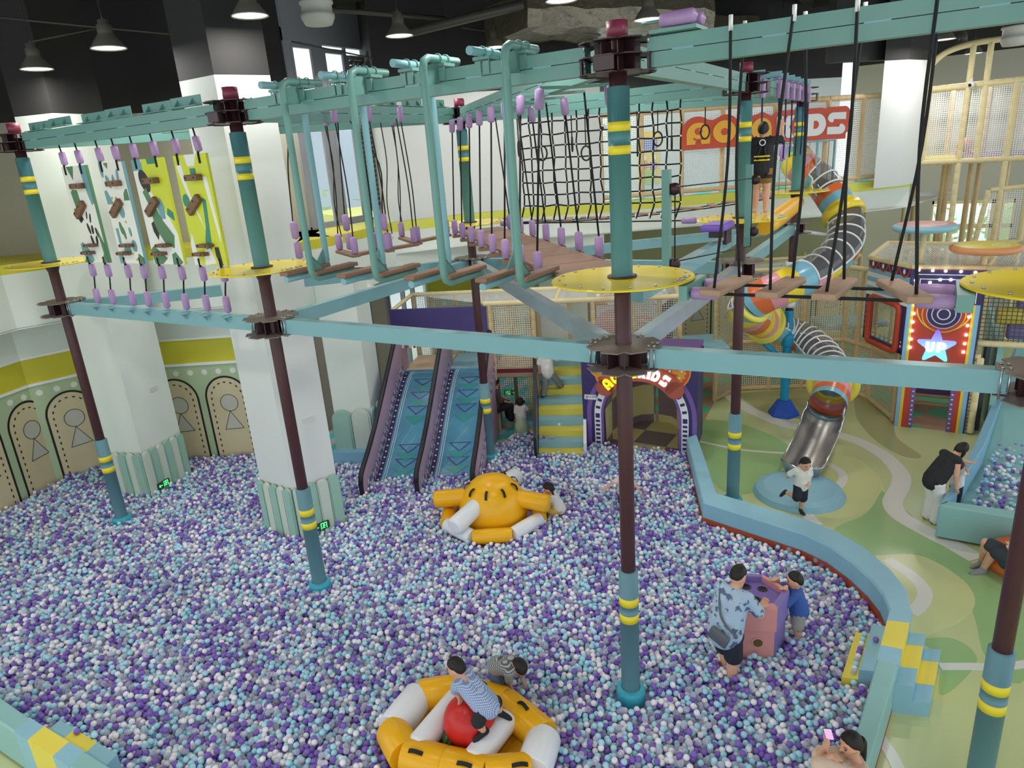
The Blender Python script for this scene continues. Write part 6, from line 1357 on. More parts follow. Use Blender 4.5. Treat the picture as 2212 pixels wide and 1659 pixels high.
for a_, c_, mt in ((PI*.97, .62, infl_y), (-.32, .62, infl_y), (4.07, .62, infl_w), (1.17, .62, infl_w)):
    d = vx*math.cos(a_)+vy*math.sin(a_); p0 = DC+d*.42+(0, 0, .42); p1 = DC+d*1.12+(0, 0, .30 if mt is infl_w else .36); MB().tube([p0, lerp(p0, p1, .1), lerp(p0, p1, .9), lerp(p0, p1, .97), p1], [.15, .165, .17, .16, .12], 18).build('arm', mt, t)
for k in range(9):
    a = 2*PI*k/9+.35; d = vx*math.cos(a)+vy*math.sin(a); handle(t, DC+d*.455+(0, 0, .65), nrm(d*.7+np.array([0, 0, -.7])), nrm(d*.7+np.array([0, 0, .7])), .17)
# raft
RC = np.array([*Pz(1010, 1556, .2)[:2], 0])
outline = [(845, 1566), (905, 1492), (990, 1480), (1090, 1510), (1175, 1580), (1150, 1655), (1050, 1662), (960, 1640), (875, 1620)]
rp_ = [np.array([*Pz(u, v, .22)[:2], .14]) for u, v in outline]
t = thing('inflatable_raft', 'yellow and white inflatable raft with two white crossbars at the bottom of the frame', 'inflatable', (*np.mean(rp_, axis=0)[:2], 0))
cols = [infl_w, infl_y, infl_y, infl_y, infl_w, infl_y, infl_y, infl_y, infl_y]; n = len(rp_); rR = .2
for k in range(n):
    a, b = rp_[k], rp_[(k+1) % n]; MB().tube([a, lerp(a, b, .03), lerp(a, b, .5), lerp(a, b, .97), b], [rR*.97, rR, rR*1.02, rR, rR*.97], 18).build('ring_tube', cols[k], t)
    if k in (3, 5, 6, 7, 2):
        for s in ((.5,) if k != 5 else (.4,)):
            c = lerp(a, b, s); o_d = nrm((c-np.array([*np.mean(rp_, axis=0)[:2], .14]))*np.array([1, 1, 0])); up = nrm(o_d*.5+np.array([0, 0, .9])) if k in (5, 6, 7) else np.array([0, 0, 1.])
            m = MB(); sd = nrm(b-a); u2 = np.cross(up, sd)
            handle(t, c+up*(rR+.005), sd, up, .17)
ctr = np.mean(rp_, axis=0); m = MB(); m.add([lerp(ctr, p, .9)*np.array([1, 1, 0])+(0, 0, .03) for p in rp_], [tuple(range(n))], 0); m.build('raft_floor', mottled('raft_floor_yellow', (222, 164, 36), (214, 156, 30), 3, .4), t)
for (u0, v0, u1, v1) in ((898, 1610, 990, 1500), (1020, 1640, 1095, 1545)):
    a, b = np.array([*Pz(u0, v0, .25)[:2], .2]), np.array([*Pz(u1, v1, .25)[:2], .2]); MB().tube([a, lerp(a, b, .05), lerp(a, b, .95), lerp(a, b, .99), b], [.14, .15, .15, .14, .1], 16).build('crossbar', infl_w, t)
BC = np.array([*Pz(1012, 1545, .4)[:2], .33]); solo(MB().ball(BC, .30, 32, 20), 'exercise_ball', mottled('red_ball', (206, 40, 36), (196, 34, 32), 3, .35), 'big red inflatable ball in the raft under the boy in gingham', 'ball')
c = Pz(972, 1596, .14); m = MB(); m.ball(c, (.1, .1, .1), 18, 12); wm = mat('watermelon_green', (52, 96, 52), .45); tw = NT(wm); wv = tw.new('ShaderNodeTexWave'); wv.inputs['Scale'].default_value = 6; wv.inputs['Distortion'].default_value = 4; tw.l.new(tw.pos(), wv.inputs['Vector']); tw.col(tw.mix(wv.outputs['Fac'], (34, 66, 40), (86, 132, 74))); solo(m, 'melon_ball', wm, 'green striped watermelon ball beside the red ball in the raft', 'ball')
# ------------------------------------------------------------------ small fittings
def exit_sign(c, d, label, flip=False):
    d = nrm(d); n = np.array([d[1], -d[0], 0]); t = thing('exit_sign', label, 'exit sign', c); F = (V3(c), d, np.array([0, 0, 1.]))
    m = MB(); m.poly(rrect(-.17, -.075, .17, .075, .015), F, -.02, .02, 0); m.build('sign_box', mat('sign_dark', (60, 66, 58), .4), t)
    m = MB(); s = -1 if flip else 1
    m.stroke([(s*-.14, 0), (s*-.05, 0)], F, .014, .02, .024, 0); m.stroke([(s*-.11, .03), (s*-.14, 0), (s*-.11, -.03)], F, .014, .02, .024, 0)
    m.stroke([(s*.0, -.055), (s*.0, .055), (s*.11, .055), (s*.11, -.055)], F, .013, .02, .024, 0); m.poly(circ(s*.06, .03, .014, 8), F, .02, .024, 0); m.stroke([(s*.06, .015), (s*.05, -.015), (s*.07, -.05)], F, .013, .02, .024, 0); m.stroke([(s*.05, -.015), (s*.025, -.045)], F, .013, .02, .024, 0); m.stroke([(s*.03, .0), (s*.06, .012), (s*.085, -.005)], F, .011, .02, .024, 0)
    m.build('running_man', mat('exit_green', (70, 255, 120), .4, emit=2.0), t)
exit_sign(lerp(np.array([-14.08, 7.58, .12]), np.array([-14.36, 8.75, .12]), .28)+(.07, 0, 0), (-.28, 1.17, 0), 'green exit sign with left arrow on the column by the arched wall')
exit_sign(lerp(np.array([-9.56, 7.64, .1]), np.array([-9.25, 8.5, .1]), .4)+(.07, 0, 0), (.31, .86, 0), 'green exit sign with left arrow low on the wide white column')
exit_sign(Pd(1102, 848, 19.5), dF, 'green exit sign with right arrow seen under the beige deck', True)
def plaque(c, d, label): d = nrm(d); solo(MB().poly(rrect(-.11, -.05, .11, .05, .01), (V3(c), d, np.array([0, 0, 1.])), -.02, .015), 'wall_plaque', mat('plaque_grey', (206, 210, 206), .4), label, 'plaque')
plaque(Pn(331, 840, (-14.12, 7.62, 0), (1.13, .28, 0)), (-.28, 1.13, 0), 'small pale plaque on the column by the arched wall'); plaque(Pn(667, 906, (-9.6, 7.68, 0), (.82, -.3, 0)), (.3, .82, 0), 'small pale plaque on the wide white column')
m = MB(); m.bx(-11.5, -10.9, 17.2, 17.7, 2.0, 2.1); 
railing('ramp_railing', 'pale steel railing on the ramp left of the slides', [tuple(Pz(838, 812, -.1)[:2]), tuple(Pz(775, 868, -.1)[:2]), tuple(Pz(722, 905, -.1)[:2])], -.1, .85, .12, mat('pale_steel_rail', (176, 204, 216), .35, .3)); railing('ramp_railing', 'short pale railing seen between the two white columns', [(-13.1, 11.3), (-12.3, 10.65)], -.15, .8, .12, mat('pale_steel_rail', (176, 204, 216), .35, .3))
for j, (u, v, y) in enumerate(((933, 552, 16.5), (948, 541, 16.9))):
    p = Py(u, v, y); t = thing('hanging_spotlight', ('black cylinder pendant spot under the balcony, lower of the pair', 'black cylinder pendant spot under the balcony, upper of the pair')[j], 'lamp', p); MB().cyl(p+(0, 0, -.14), p+(0, 0, .14), .09, n=18).build('housing', mat('black_lamp', (36, 36, 38), .5), t); MB().tube([p+(0, 0, .14), (p[0], p[1], 4.3)], .012, 6).build('cord', blackm, t)
# ------------------------------------------------------------------ high-bay lamps, nozzles, ducts, pipes
lampg = mottled('lamp_grey_aluminium', (112, 108, 98), (124, 120, 110), 3, .4, metal=.3); lampw = mat('lamp_glow', (255, 252, 240), .4, emit=5.0)
def highbay(p, label):
    p = V3(p); t = thing('high_bay_lamp', label, 'pendant lamp', p); K_ = dict(parent=t)
    MB().lathe([(.25, 0), (.245, .02), (.17, .13), (.115, .2), (.11, .22), (.11, .33), (.08, .34), (.08, .40), (.02, .42)], p, 28).build('shade', lampg, t)
    MB().lathe([(.25, -.004), (.262, -.004), (.262, .012), (.25, .012)], p, 28).build('rim', mat('lamp_rim', (196, 196, 190), .3, .6), t)
    MB().lathe([(.001, .012), (.24, .012)], p, 28).build('diffuser', lampw, t)
    MB().tube([p+(0, 0, .42), (p[0], p[1], 10.3)], .012, 6).build('hanging_rod', blackm, t)
    return t
LP = [((80, 150, 65), 'white glowing high-bay lamp farthest left under the ceiling'), ((235, 105, 72), 'high-bay lamp second from the left above the climbing panels'), ((540, 35, 78), 'large high-bay lamp at the top above the wide white column'), ((863, 78, 60), 'high-bay lamp over the first bent pipe steps'), ((1070, 103, 50), 'high-bay lamp behind the beam over the slides'), ((802, 150, 46), 'small high-bay lamp close to the upper windows'), ((1400, 43, 62), 'high-bay lamp right of the foil duct at the top'), ((1213, 2, 70), 'high-bay lamp cut by the top frame edge above the foil duct'), ((1670, 150, 34), 'small far high-bay lamp above the standing girl'), ((1688, 108, 40), 'high-bay lamp half hidden behind the right overhead beam'), ((2040, 86, 45), 'high-bay lamp left of the three over the rear right structure'), ((2078, 104, 40), 'middle high-bay lamp of the three over the rear right structure'), ((2103, 116, 38), 'lowest high-bay lamp of the three over the rear right structure'), ((1985, 66, 46), 'high-bay lamp just below the right overhead beam'), ((578, 131, 40), 'small high-bay lamp beside the top of the wide white column'), ((1225, 118, 42), 'dim high-bay lamp left of the central pole top'), ((1454, 186, 28), 'far small high-bay lamp right of the central pole')]
pl = []
for (u, v, w_), lb in LP:
    p = Pd(u, v, FPX*.52/w_); pl.append(p); highbay(p, lb)
rows = [(p[0], p[1], p[2]) for p in pl]
for x in (-13, -8.5, -4.3, 0.2):  # added grid lights: unseen lamps, no lamp bodies modelled
    for y in (-2.5, 2.5, 7, 11.5, 16, 21, 26): rows.append((x, y, 8.5))
used = []
for r_ in rows:
    if all(math.hypot(r_[0]-q[0], r_[1]-q[1]) > 1.8 for q in used):
        used.append(r_)
for i, r_ in enumerate(used): area('high_bay_light', (r_[0], r_[1], r_[2]-.03), .46, LAMP_W)
nozm = mottled('nozzle_white', (206, 206, 198), (196, 196, 190), 2, .5)
for (u, v, wd), lb in (((415, 12, 72), 'white air nozzle drum at the top left'), ((687, 38, 72), 'white air nozzle drum at the top left of the windows'), ((912, 148, 42), 'white air nozzle under a dark sleeve, left of the pair over the beam'), ((985, 152, 44), 'white air nozzle under a dark sleeve, right of the pair over the beam'), ((2195, 85, 60), 'white stacked air nozzle at the top right edge')):
    p = Pd(u, v, FPX*.6/wd); t = thing('air_nozzle', lb, 'air nozzle', p); MB().lathe([(.001, -.12), (.24, -.12), (.27, -.06), (.3, .0), (.3, .05), (.27, .06), (.27, .2), (.3, .22), (.3, .26), (.001, .26)], p, 30).build('nozzle_drum', nozm, t)
    MB().lathe([(.28, .26), (.3, .4), (.27, .55), (.31, .8), (.28, 1.1), (.3, 1.6)], p, 24).build('flexible_duct', mat('black_flex_duct', (40, 38, 36), .6), t)
for j, (u, v) in enumerate(((734, 18), (786, 64), (820, 99), (851, 126), (1021, 3), (1031, 44))):  # glowing discs added to imitate lamp reflections in glass, not real ceiling lamps
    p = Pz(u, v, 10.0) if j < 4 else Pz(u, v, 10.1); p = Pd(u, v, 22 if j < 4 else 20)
    t = thing('lamp_reflection_disc', 'round disc imitating a lamp downlight, %s' % ('first of the row leading to the windows', 'second of the row leading to the windows', 'third of the row leading to the windows', 'last and lowest of the row leading to the windows', 'upper one near the top centre', 'lower one near the top centre')[j], 'reflection', p)
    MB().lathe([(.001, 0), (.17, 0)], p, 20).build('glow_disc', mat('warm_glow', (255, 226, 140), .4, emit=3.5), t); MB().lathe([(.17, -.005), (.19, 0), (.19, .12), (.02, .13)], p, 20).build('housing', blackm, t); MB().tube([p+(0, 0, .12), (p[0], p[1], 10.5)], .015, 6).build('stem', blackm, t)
foil = mottled('foil_wrap', (96, 90, 74), (128, 120, 100), 7, .32, .9, (1, 1, 1), .6, .6)
m = MB(); a, b = Pd(1150, 60, 16), Pd(1900, 95, 18); 
for (u0, v0, d0, u1, v1, d1, w_, h_) in ((1090, 35, 15, 1480, 20, 17, 2.0, .7), (1210, 70, 19, 1700, 130, 24, 2.2, .8)):
    a, b = Pd(u0, v0, d0), Pd(u1, v1, d1); b[2] = a[2]; N = 14
    rings = []
    d = nrm(b-a); s = np.array([-d[1], d[0], 0])
    for k in range(N+1):
        c = lerp(a, b, k/N); j = random.uniform(-.04, .04); rings.append([c+s*x*(1+j)+(0, 0, z+random.uniform(-.05, .05)) for x, z in ((-w_/2, -h_/2), (-w_/4, -h_/2-.06), (0, -h_/2), (w_/4, -h_/2-.05), (w_/2, -h_/2), (w_/2+.05, 0), (w_/2, h_/2), (0, h_/2), (-w_/2, h_/2), (-w_/2-.05, 0))])
    m.rings(rings, 0, False, True, True)
solo(m, 'air_duct', foil, 'large crinkled foil wrapped air duct under the dark ceiling', 'duct')
def pipe(pts, r, label, mt=None): solo(MB().tube([Pd(*q) for q in pts], r, 8), 'ceiling_pipe', mt or mat('dark_pipe', (70, 66, 60), .5), label, 'pipe')
pipe([(885, 70, 14), (1130, 10, 14)], .09, 'thick dark pipe crossing above the pipe steps'); pipe([(0, 38, 12), (200, 58, 12.5), (365, 73, 13)], .018, 'thin conduit across the top left'); pipe([(68, 90, 12), (205, 62, 12.5)], .016, 'thin conduit joining the two left lamps'); pipe([(630, 90, 14), (900, 145, 18)], .018, 'thin conduit running along under the upper windows'); nU = nrm((6.1, 2.3, 0)); solo(MB().tube([Pn(u, v, (-16.35, 2.0, 0), nU) for u, v in ((-60, 340), (0, 338), (60, 335), (118, 330))], .09, 12), 'lagged_pipe', mottled('white_lagging', (214, 216, 208), (204, 206, 200), 4, .6), 'white lagged pipe along the left upper wall', 'pipe'); pipe([(1000, 60, 16), (1290, 98, 22)], .02, 'thin conduit behind the central lamps'); pipe([(700, 20, 14), (960, 40, 16)], .05, 'dark pipe near the top left of centre')
# ------------------------------------------------------------------ people
CR = np.array([.862, .507, 0]); CF = np.array([-.507, .862, 0]); UP = np.array([0, 0, 1.])
def remesh(mb, vox, it=3):
    me = mb.mesh('tmp', []); ob = bpy.data.objects.new('tmp', me); COL.objects.link(ob)
    r = ob.modifiers.new('r', 'REMESH'); r.mode = 'VOXEL'; r.voxel_size = vox; s = ob.modifiers.new('s', 'SMOOTH'); s.factor = .5; s.iterations = it
    ev = bpy.data.meshes.new_from_object(ob.evaluated_get(bpy.context.evaluated_depsgraph_get())); out = MB()
    n = len(ev.vertices); co = np.empty(n*3, 'f'); ev.vertices.foreach_get('co', co); out.v = [tuple(p) for p in co.reshape(-1, 3).tolist()]
    out.f = [tuple(p.vertices) for p in ev.polygons]; out.m = [0]*len(out.f); out.s = [True]*len(out.f)
    bpy.data.objects.remove(ob); bpy.data.meshes.remove(ev); bpy.data.meshes.remove(me); return out
STD = dict(pel=(0, 0, .52), che=(0, .01, .72), neck=(0, 0, .825), head=(0, .015, .915), shR=(.105, 0, .795), elR=(.135, -.01, .635), haR=(.14, .03, .485), shL=(-.105, 0, .795), elL=(-.135, -.01, .635), haL=(-.14, .03, .485),
           hiR=(.052, 0, .5), knR=(.058, .012, .28), anR=(.058, -.01, .045), hiL=(-.052, 0, .5), knL=(-.058, .012, .28), anL=(-.058, -.01, .045))
def person(label, base, f, H, over=None, shirt=None, pants=None, shoe=None, hair='short', sleeve_=.55, leg=.55, hr=.075, face=None, fup=None, world=None, skirt=None, tail=None, vox=.0115, fat=1., extra=None, calf_cover=0., skin=None):
    f = nrm(f); r = np.array([f[1], -f[0], 0.]); base = V3(base); P = dict(STD); P.update(over or {})
    J = {k: base+(r*v[0]+f*v[1]+UP*v[2])*H for k, v in P.items()}
    for k, v in (world or {}).items(): J[k] = V3(v)
    fc = nrm(face) if face is not None else f; fu = nrm(fup) if fup is not None else nrm(J['head']-J['neck']); 
    fc = nrm(fc-fu*fc.dot(fu)); rt = np.cross(fc, fu); h = hr*H; hd = J['head']
    b = MB(); q = lambda k: k*H*fat
    side = nrm(J['shR']-J['shL'])
    def torso(m, g=0.):
        for s in (-1, 1):
            m.capsule(J['pel']+side*s*q(.035), J['che']+side*s*q(.04), q(.07)+g, q(.068)+g); m.capsule(J['che']+side*s*q(.04), J['sh'+('R' if s > 0 else 'L')]-side*s*q(.02), q(.06)+g, q(.042)+g)
        m.capsule(J['shL'], J['shR'], q(.04)+g, q(.04)+g)
    torso(b); b.capsule(lerp(J['che'], J['neck'], .6), J['head']-fu*h*.5, q(.034), q(.032))
    b.ball(hd, (h*.80, h*.92, h*1.14), 18, 12, ax=(rt, fc, fu)); b.ball(hd+fc*h*.15-fu*h*.62, (h*.55, h*.62, h*.5), 12, 8, ax=(rt, fc, fu))
    b.capsule(hd+fc*h*.86+fu*h*.05, hd+fc*h*1.0-fu*h*.22, h*.1, h*.15, 8)
    for s in (-1, 1): b.ball(hd+rt*s*h*.80-fu*h*.08, (h*.1, h*.2, h*.3), 8, 6, ax=(rt, fc, fu))
    for S in 'RL':
        sh, el, ha = J['sh'+S], J['el'+S], J['ha'+S]; b.capsule(sh, el, q(.038), q(.028)); b.capsule(el, ha, q(.029), q(.019)); d = nrm(ha-el); hd_ = nrm(J['hd'+S]-ha) if 'hd'+S in J else d
        up2 = nrm(np.cross(hd_, side)) if abs(hd_.dot(side)) < .95 else UP; wv = nrm(np.cross(hd_, up2)); up2 = np.cross(wv, hd_); pl_ = ha+hd_*.045*H
        for k in (-1, 0, 1): b.capsule(ha+hd_*.008*H+wv*k*.009*H, pl_+wv*k*.014*H, .013*H, .0115*H, 8)
        rf = max(.0078*H, .0075)
        for k, L in ((-1.5, .036), (-.5, .043), (.5, .041), (1.5, .032)):
            a = pl_+wv*k*.0125*H; m1 = a+(hd_*.93+wv*k*.09-up2*.15)*L*.55*H; b.capsule(a, m1, rf, rf*.95, 7); b.capsule(m1, m1+(hd_*.8+wv*k*.09-up2*.45)*L*.55*H, rf*.95, rf*.8, 7)
        sgn = 1 if S == 'L' else -1; a = ha+hd_*.015*H+wv*sgn*.018*H; m1 = a+(hd_*.6+wv*sgn*.75)*.025*H; b.capsule(a, m1, rf*1.15, rf, 7); b.capsule(m1, m1+(hd_*.9+wv*sgn*.3)*.02*H, rf, rf*.85, 7)
        hi, kn, an = J['hi'+S], J['kn'+S], J['an'+S]; b.capsule(hi, kn, q(.064), q(.043)); b.capsule(kn, lerp(kn, an, .35)-f*q(.004), q(.042), q(.042)); b.capsule(lerp(kn, an, .35)-f*q(.004), an, q(.042), q(.026))
        ft = nrm(J['to'+S]-an) if 'to'+S in J else nrm(f*1.0-UP*.12); fd = an+ft*.085*H-UP*.01*H; b.capsule(an-ft*.02*H-UP*.012*H, fd, q(.028), q(.022)); b.capsule(fd, fd+ft*.03*H, q(.022), q(.016))
    body = remesh(b, vox)
    for s in (-1, 1):
        body.ball(hd+rt*s*h*.34+fc*h*.84+fu*h*.02, (h*.11, h*.06, h*.055), 8, 6, 1, (rt, fc, fu)); body.capsule(hd+rt*s*h*.2+fc*h*.87+fu*h*.2, hd+rt*s*h*.46+fc*h*.78+fu*h*.2, h*.035, h*.025, 6, 1)
    body.capsule(hd-rt*h*.18+fc*h*.83-fu*h*.48, hd+rt*h*.18+fc*h*.83-fu*h*.48, h*.05, h*.05, 6, 2)
    root = body.build('person', [skin or skinm, mat('eye_dark', (26, 20, 18), .4), mat('lip', (186, 98, 92), .5)], loc=[float(x) for x in base]); tag(root, label, 'person')
    g = .013
    def cloth(m, nm, mt, v=.0135): return remesh(m, v, 4).build(nm, mt, root)
    if shirt:
        m = MB(); torso(m, g); m.capsule(J['pel']-nrm(J['che']-J['pel'])*.03*H, lerp(J['pel'], J['che'], .3), q(.096)+g*1.5, q(.096)+g*1.4)
        for s in (-1, 1): m.capsule(J['pel']+side*s*q(.045), J['che']+side*s*q(.045), q(.075)+g*1.5, q(.07)+g)
        for S in 'RL':
            if sleeve_ > 0: e = lerp(J['sh'+S], J['el'+S], min(1, sleeve_)); m.capsule(J['sh'+S], e, q(.04)+g, q(.036)+g); m.capsule(lerp(J['sh'+S], e, .8), e, q(.038)+g, q(.040)+g)
            if sleeve_ > 1: m.capsule(J['el'+S], lerp(J['el'+S], J['ha'+S], sleeve_-1), q(.032)+g, q(.026)+g)
        cloth(m, 'shirt', shirt)
    if pants:
        m = MB(); m.capsule(J['hiL'], J['hiR'], q(.072)+g, q(.072)+g); m.capsule(J['pel'], lerp(J['hiL'], J['hiR'], .5), q(.085)+g*.6, q(.08)+g*.6)
        for S in 'RL':
            if leg <= 1: e = lerp(J['hi'+S], J['kn'+S], leg); m.capsule(J['hi'+S], e, q(.066)+g, q(.062)+g); 
            else: m.capsule(J['hi'+S], J['kn'+S], q(.066)+g, q(.055)+g*1.2); m.capsule(J['kn'+S], lerp(J['kn'+S], J['an'+S], leg-1), q(.056)+g, q(.05)+g)
        cloth(m, 'trousers' if leg > 1 else 'shorts', pants)
    if skirt:
        m = MB(); m.lathe([(q(.07)+g, .66*H), (q(.085)+g, .58*H), (.17*H, .35*H), (.21*H, .12*H), (.2*H, .118*H), (.16*H, .36*H)], base, 28); m.build('skirt', skirt, root)
    if shoe:
        for S in 'RL':
            m = MB(); an = J['an'+S]; ft = nrm(J['to'+S]-an) if 'to'+S in J else nrm(f-UP*.12); fd = an+ft*.085*H-UP*.01*H; m.capsule(an-ft*.02*H-UP*.012*H, fd, q(.03)+.006, q(.026)+.005); m.capsule(fd, fd+ft*.03*H, q(.025)+.005, q(.018)+.005); m.capsule(an-UP*.01*H, lerp(an, J['kn'+S], .12), q(.03)+.004, q(.029)+.004); cloth(m, 'shoe', shoe)
    if hair:
        m = MB(); n_, k_ = 28, 22; rings = []
        zs, zk = {'short': (.12, -.5), 'long': (-.45, -1.0), 'up': (.0, -.75)}[hair]
        for i in range(k_+1):
            tt = .02+(PI-.04)*i/k_; ring = []
            for j in range(n_):
                a = 2*PI*j/n_; x, y, z = math.cos(a)*math.sin(tt), math.sin(a)*math.sin(tt), math.cos(tt)
                zb_ = zs+(.58-zs)*max(0, y)**1.3 if y > 0 else zs+(zk-zs)*min(1, -y*1.4)
                q_ = min(1, max(0, (z-zb_)/.16)); q_ = q_*q_*(3-2*q_); rr_2 = .90+.21*q_
                ring.append(hd+(rt*x*.80+fc*y*.92+fu*z*1.14)*h*rr_2)
            rings.append(ring)
        m.rings(rings, 0, True); m.build('hair', hairm, root)
        if tail:
            for pts, rad in tail: 
                m = MB(); m.tube(spline([hd+(rt*a+fc*b_+fu*c_)*h for a, b_, c_ in pts], 4), [rad*h*(1-.55*k/max(1, 4*(len(pts)-1))) for k in range(4*(len(pts)-1)+1)], 9); m.build('hair_tail', hairm, root)
    if extra: extra(root, J, H, f, r)
    return root, J
tee_black = mottled('black_cotton', (34, 34, 38), (44, 44, 48), 12, .8); tee_white = mottled('white_cotton', (234, 232, 226), (222, 220, 214), 10, .8); navy_s = mottled('navy_shorts', (34, 38, 52), (42, 46, 60), 10, .8); khaki = mottled('brown_shorts', (150, 112, 62), (138, 102, 54), 9, .8)
def patterned(nm, c1, c2, sc_, thr, w_=.02):
    m = mat(nm, c1, .8); t = NT(m); f = t.noise(sc_, 3, t.pos()); t.col(t.ramp(f, [(0, c1), (thr-w_, c1), (thr+w_, c2), (1, c2)])); return m
aloha = patterned('blue_leaf_shirt', (166, 190, 212), (84, 104, 132), 11, .58)
def ginghamm(nm, c1, c2, k, axis):
    m = mat(nm, c1, .8); t = NT(m); s = t.sep(t.pos()); a = t.math('LESS_THAN', t.math('FRACT', t.math('MULTIPLY', s[axis[0]], k)), .5)
    if len(axis) > 1: b = t.math('LESS_THAN', t.math('FRACT', t.math('MULTIPLY', s[axis[1]], k)), .5); a = t.math('MULTIPLY', t.math('ADD', a, b), .5)
    t.col(t.mix(a, c1, c2)); return m
gingham = ginghamm('blue_gingham', (196, 208, 226), (96, 124, 176), 55, (0, 2)); stripes = ginghamm('grey_stripes', (176, 178, 176), (92, 96, 98), 40, (2,)); bluetee = mottled('royal_blue_tee', (64, 98, 172), (56, 88, 160), 9, .8)
beige_t = mottled('beige_tee', (214, 190, 168), (206, 182, 160), 8, .8); whitep = mottled('white_trousers', (236, 234, 228), (226, 224, 218), 8, .8); greyt = mottled('grey_trousers', (150, 150, 148), (142, 142, 140), 8, .8); greysock = mat('grey_sock', (142, 142, 146), .9); darkp = mottled('dark_shorts', (58, 64, 70), (50, 56, 62), 9, .8)
# girl with harness on the yellow disc
def harness(root, J, H, f, r):
    m = MB(); pel, che = J['pel'], J['che']
    def ringb(c, rx, ry, z, w_, mm, ax=UP):
        n = 24; m.rings([[c+(r*rx*math.cos(2*PI*k/n)+f*ry*math.sin(2*PI*k/n))+UP*(z+dz) for k in range(n)] for dz in (-w_, w_)], mm, True)
    ringb(pel, .125*H, .10*H, .09*H, .022*H, 0)
    for S in 'RL': ringb(lerp(J['hi'+S], J['kn'+S], .38), .078*H, .078*H, 0, .018*H, 0)
    for s in (-1, 1): m.tube([pel-f*.1*H+UP*.08*H+r*s*.05*H, che-f*.085*H+r*s*.02*H, J['sh'+('R' if s > 0 else 'L')]-r*s*.03*H+UP*.045*H-f*.01*H, che+f*.09*H+r*s*.05*H, pel+f*.1*H+UP*.08*H+r*s*.05*H], .014*H, 6)
    for S in 'RL': m.tube([pel-f*.1*H+UP*.08*H, lerp(J['hi'+S], J['kn'+S], .35)-f*.078*H], .014*H, 6)
    m.build('harness', blackm, root)
    y = MB()
    for z in (.075, .115): y.tube([pel+UP*z*H-f*.108*H*math.cos(a)+r*.125*H*math.sin(a) for a in (-.7, -.35, 0, .35, .7)], .009*H, 6)
    y.build('belt_stripe', bandy, root)
    w_ = MB(); c = che-f*.1*H+UP*.06*H; w_.tube([c+r*.03*H*math.cos(a)+UP*.03*H*math.sin(a) for a in [2*PI*k/14 for k in range(14)]], .006*H, 6, closed=True); c = pel+r*.15*H+UP*.08*H; w_.tube([c+r*.03*H*math.cos(a)+UP*.025*H*math.sin(a) for a in [2*PI*k/14 for k in range(14)]], .007*H, 6, closed=True); w_.build('d_rings', white, root)
person('girl in black tee, brown shorts and climbing harness standing on a high yellow disc', (-2.52, 12.44, HD+.025), CF*.9+CR*.35, 1.46, dict(elR=(.2, .06, .80), haR=(.19, .12, .93), elL=(-.16, .04, .65), haL=(-.15, .12, .52), knL=(-.05, .02, .28)), tee_black, khaki, None, 'up', .75, .5, .07, tail=[(((0, -.8, .5), (.1, -1.25, .55), (.05, -1.3, -.2), (0, -1.2, -.9)), .38)], extra=harness)
# running boy
b = Pz(1727, 1108, ZF)
person('small boy in white printed tee and black shorts running past the landing pad', b, -CF*.95+CR*.2, 1.17, dict(pel=(-.02, -.02, .5), che=(-.01, .03, .69), neck=(0, .04, .79), head=(0, .06, .885), hiR=(.035, -.02, .48), knR=(.1, .05, .31), anR=(.17, -.17, .33), toR=(.2, -.22, .25), hiL=(-.055, -.02, .48), knL=(-.03, .02, .26), anL=(-.015, -.01, .045), elR=(.17, -.1, .66), haR=(.12, -.18, .58), elL=(-.15, .0, .63), haL=(-.05, .1, .56), shR=(.105, 0, .77), shL=(-.105, .03, .77)), tee_white, navy_s, mat('dark_sandal', (44, 42, 46), .7), 'short', .8, .95, .098)
# bending woman and toddler
b = Pz(2012, 1126, ZF)
person('woman in black sleeveless top and white wide trousers bending over a toddler', b, CR*.95+CF*.15, 1.6, dict(pel=(0, -.03, .53), che=(0, .09, .70), neck=(0, .17, .795), head=(0, .25, .85), shR=(.1, .13, .77), elR=(.13, .11, .615), haR=(.13, .13, .47), shL=(-.1, .13, .77), elL=(-.08, .28, .68), haL=(-.05, .40, .65), hiR=(.052, -.03, .5), hiL=(-.052, -.03, .5)), tee_black, whitep, mat('tan_shoe', (120, 104, 84), .7), 'long', .02, 1.96, .066, face=CR*.6+CF*.3-UP*.7, fup=UP*.7+CR*.7, tail=[(((.5, -.3, .2), (.75, .2, -.4), (.8, .5, -1.1)), .4), (((-.5, -.3, .2), (-.75, .2, -.4), (-.8, .5, -1.0)), .4)])
b = Pz(2060, 1092, -.05)
person('toddler in white vest and dark trousers with raised hands at the lane kerb', b, CR*.8+CF*.6, .84, dict(elR=(.15, .12, .74), haR=(.08, .15, .86), elL=(-.15, .12, .74), haL=(-.06, .16, .86)), tee_white, navy_s, None, 'short', .02, 1.9, .105)
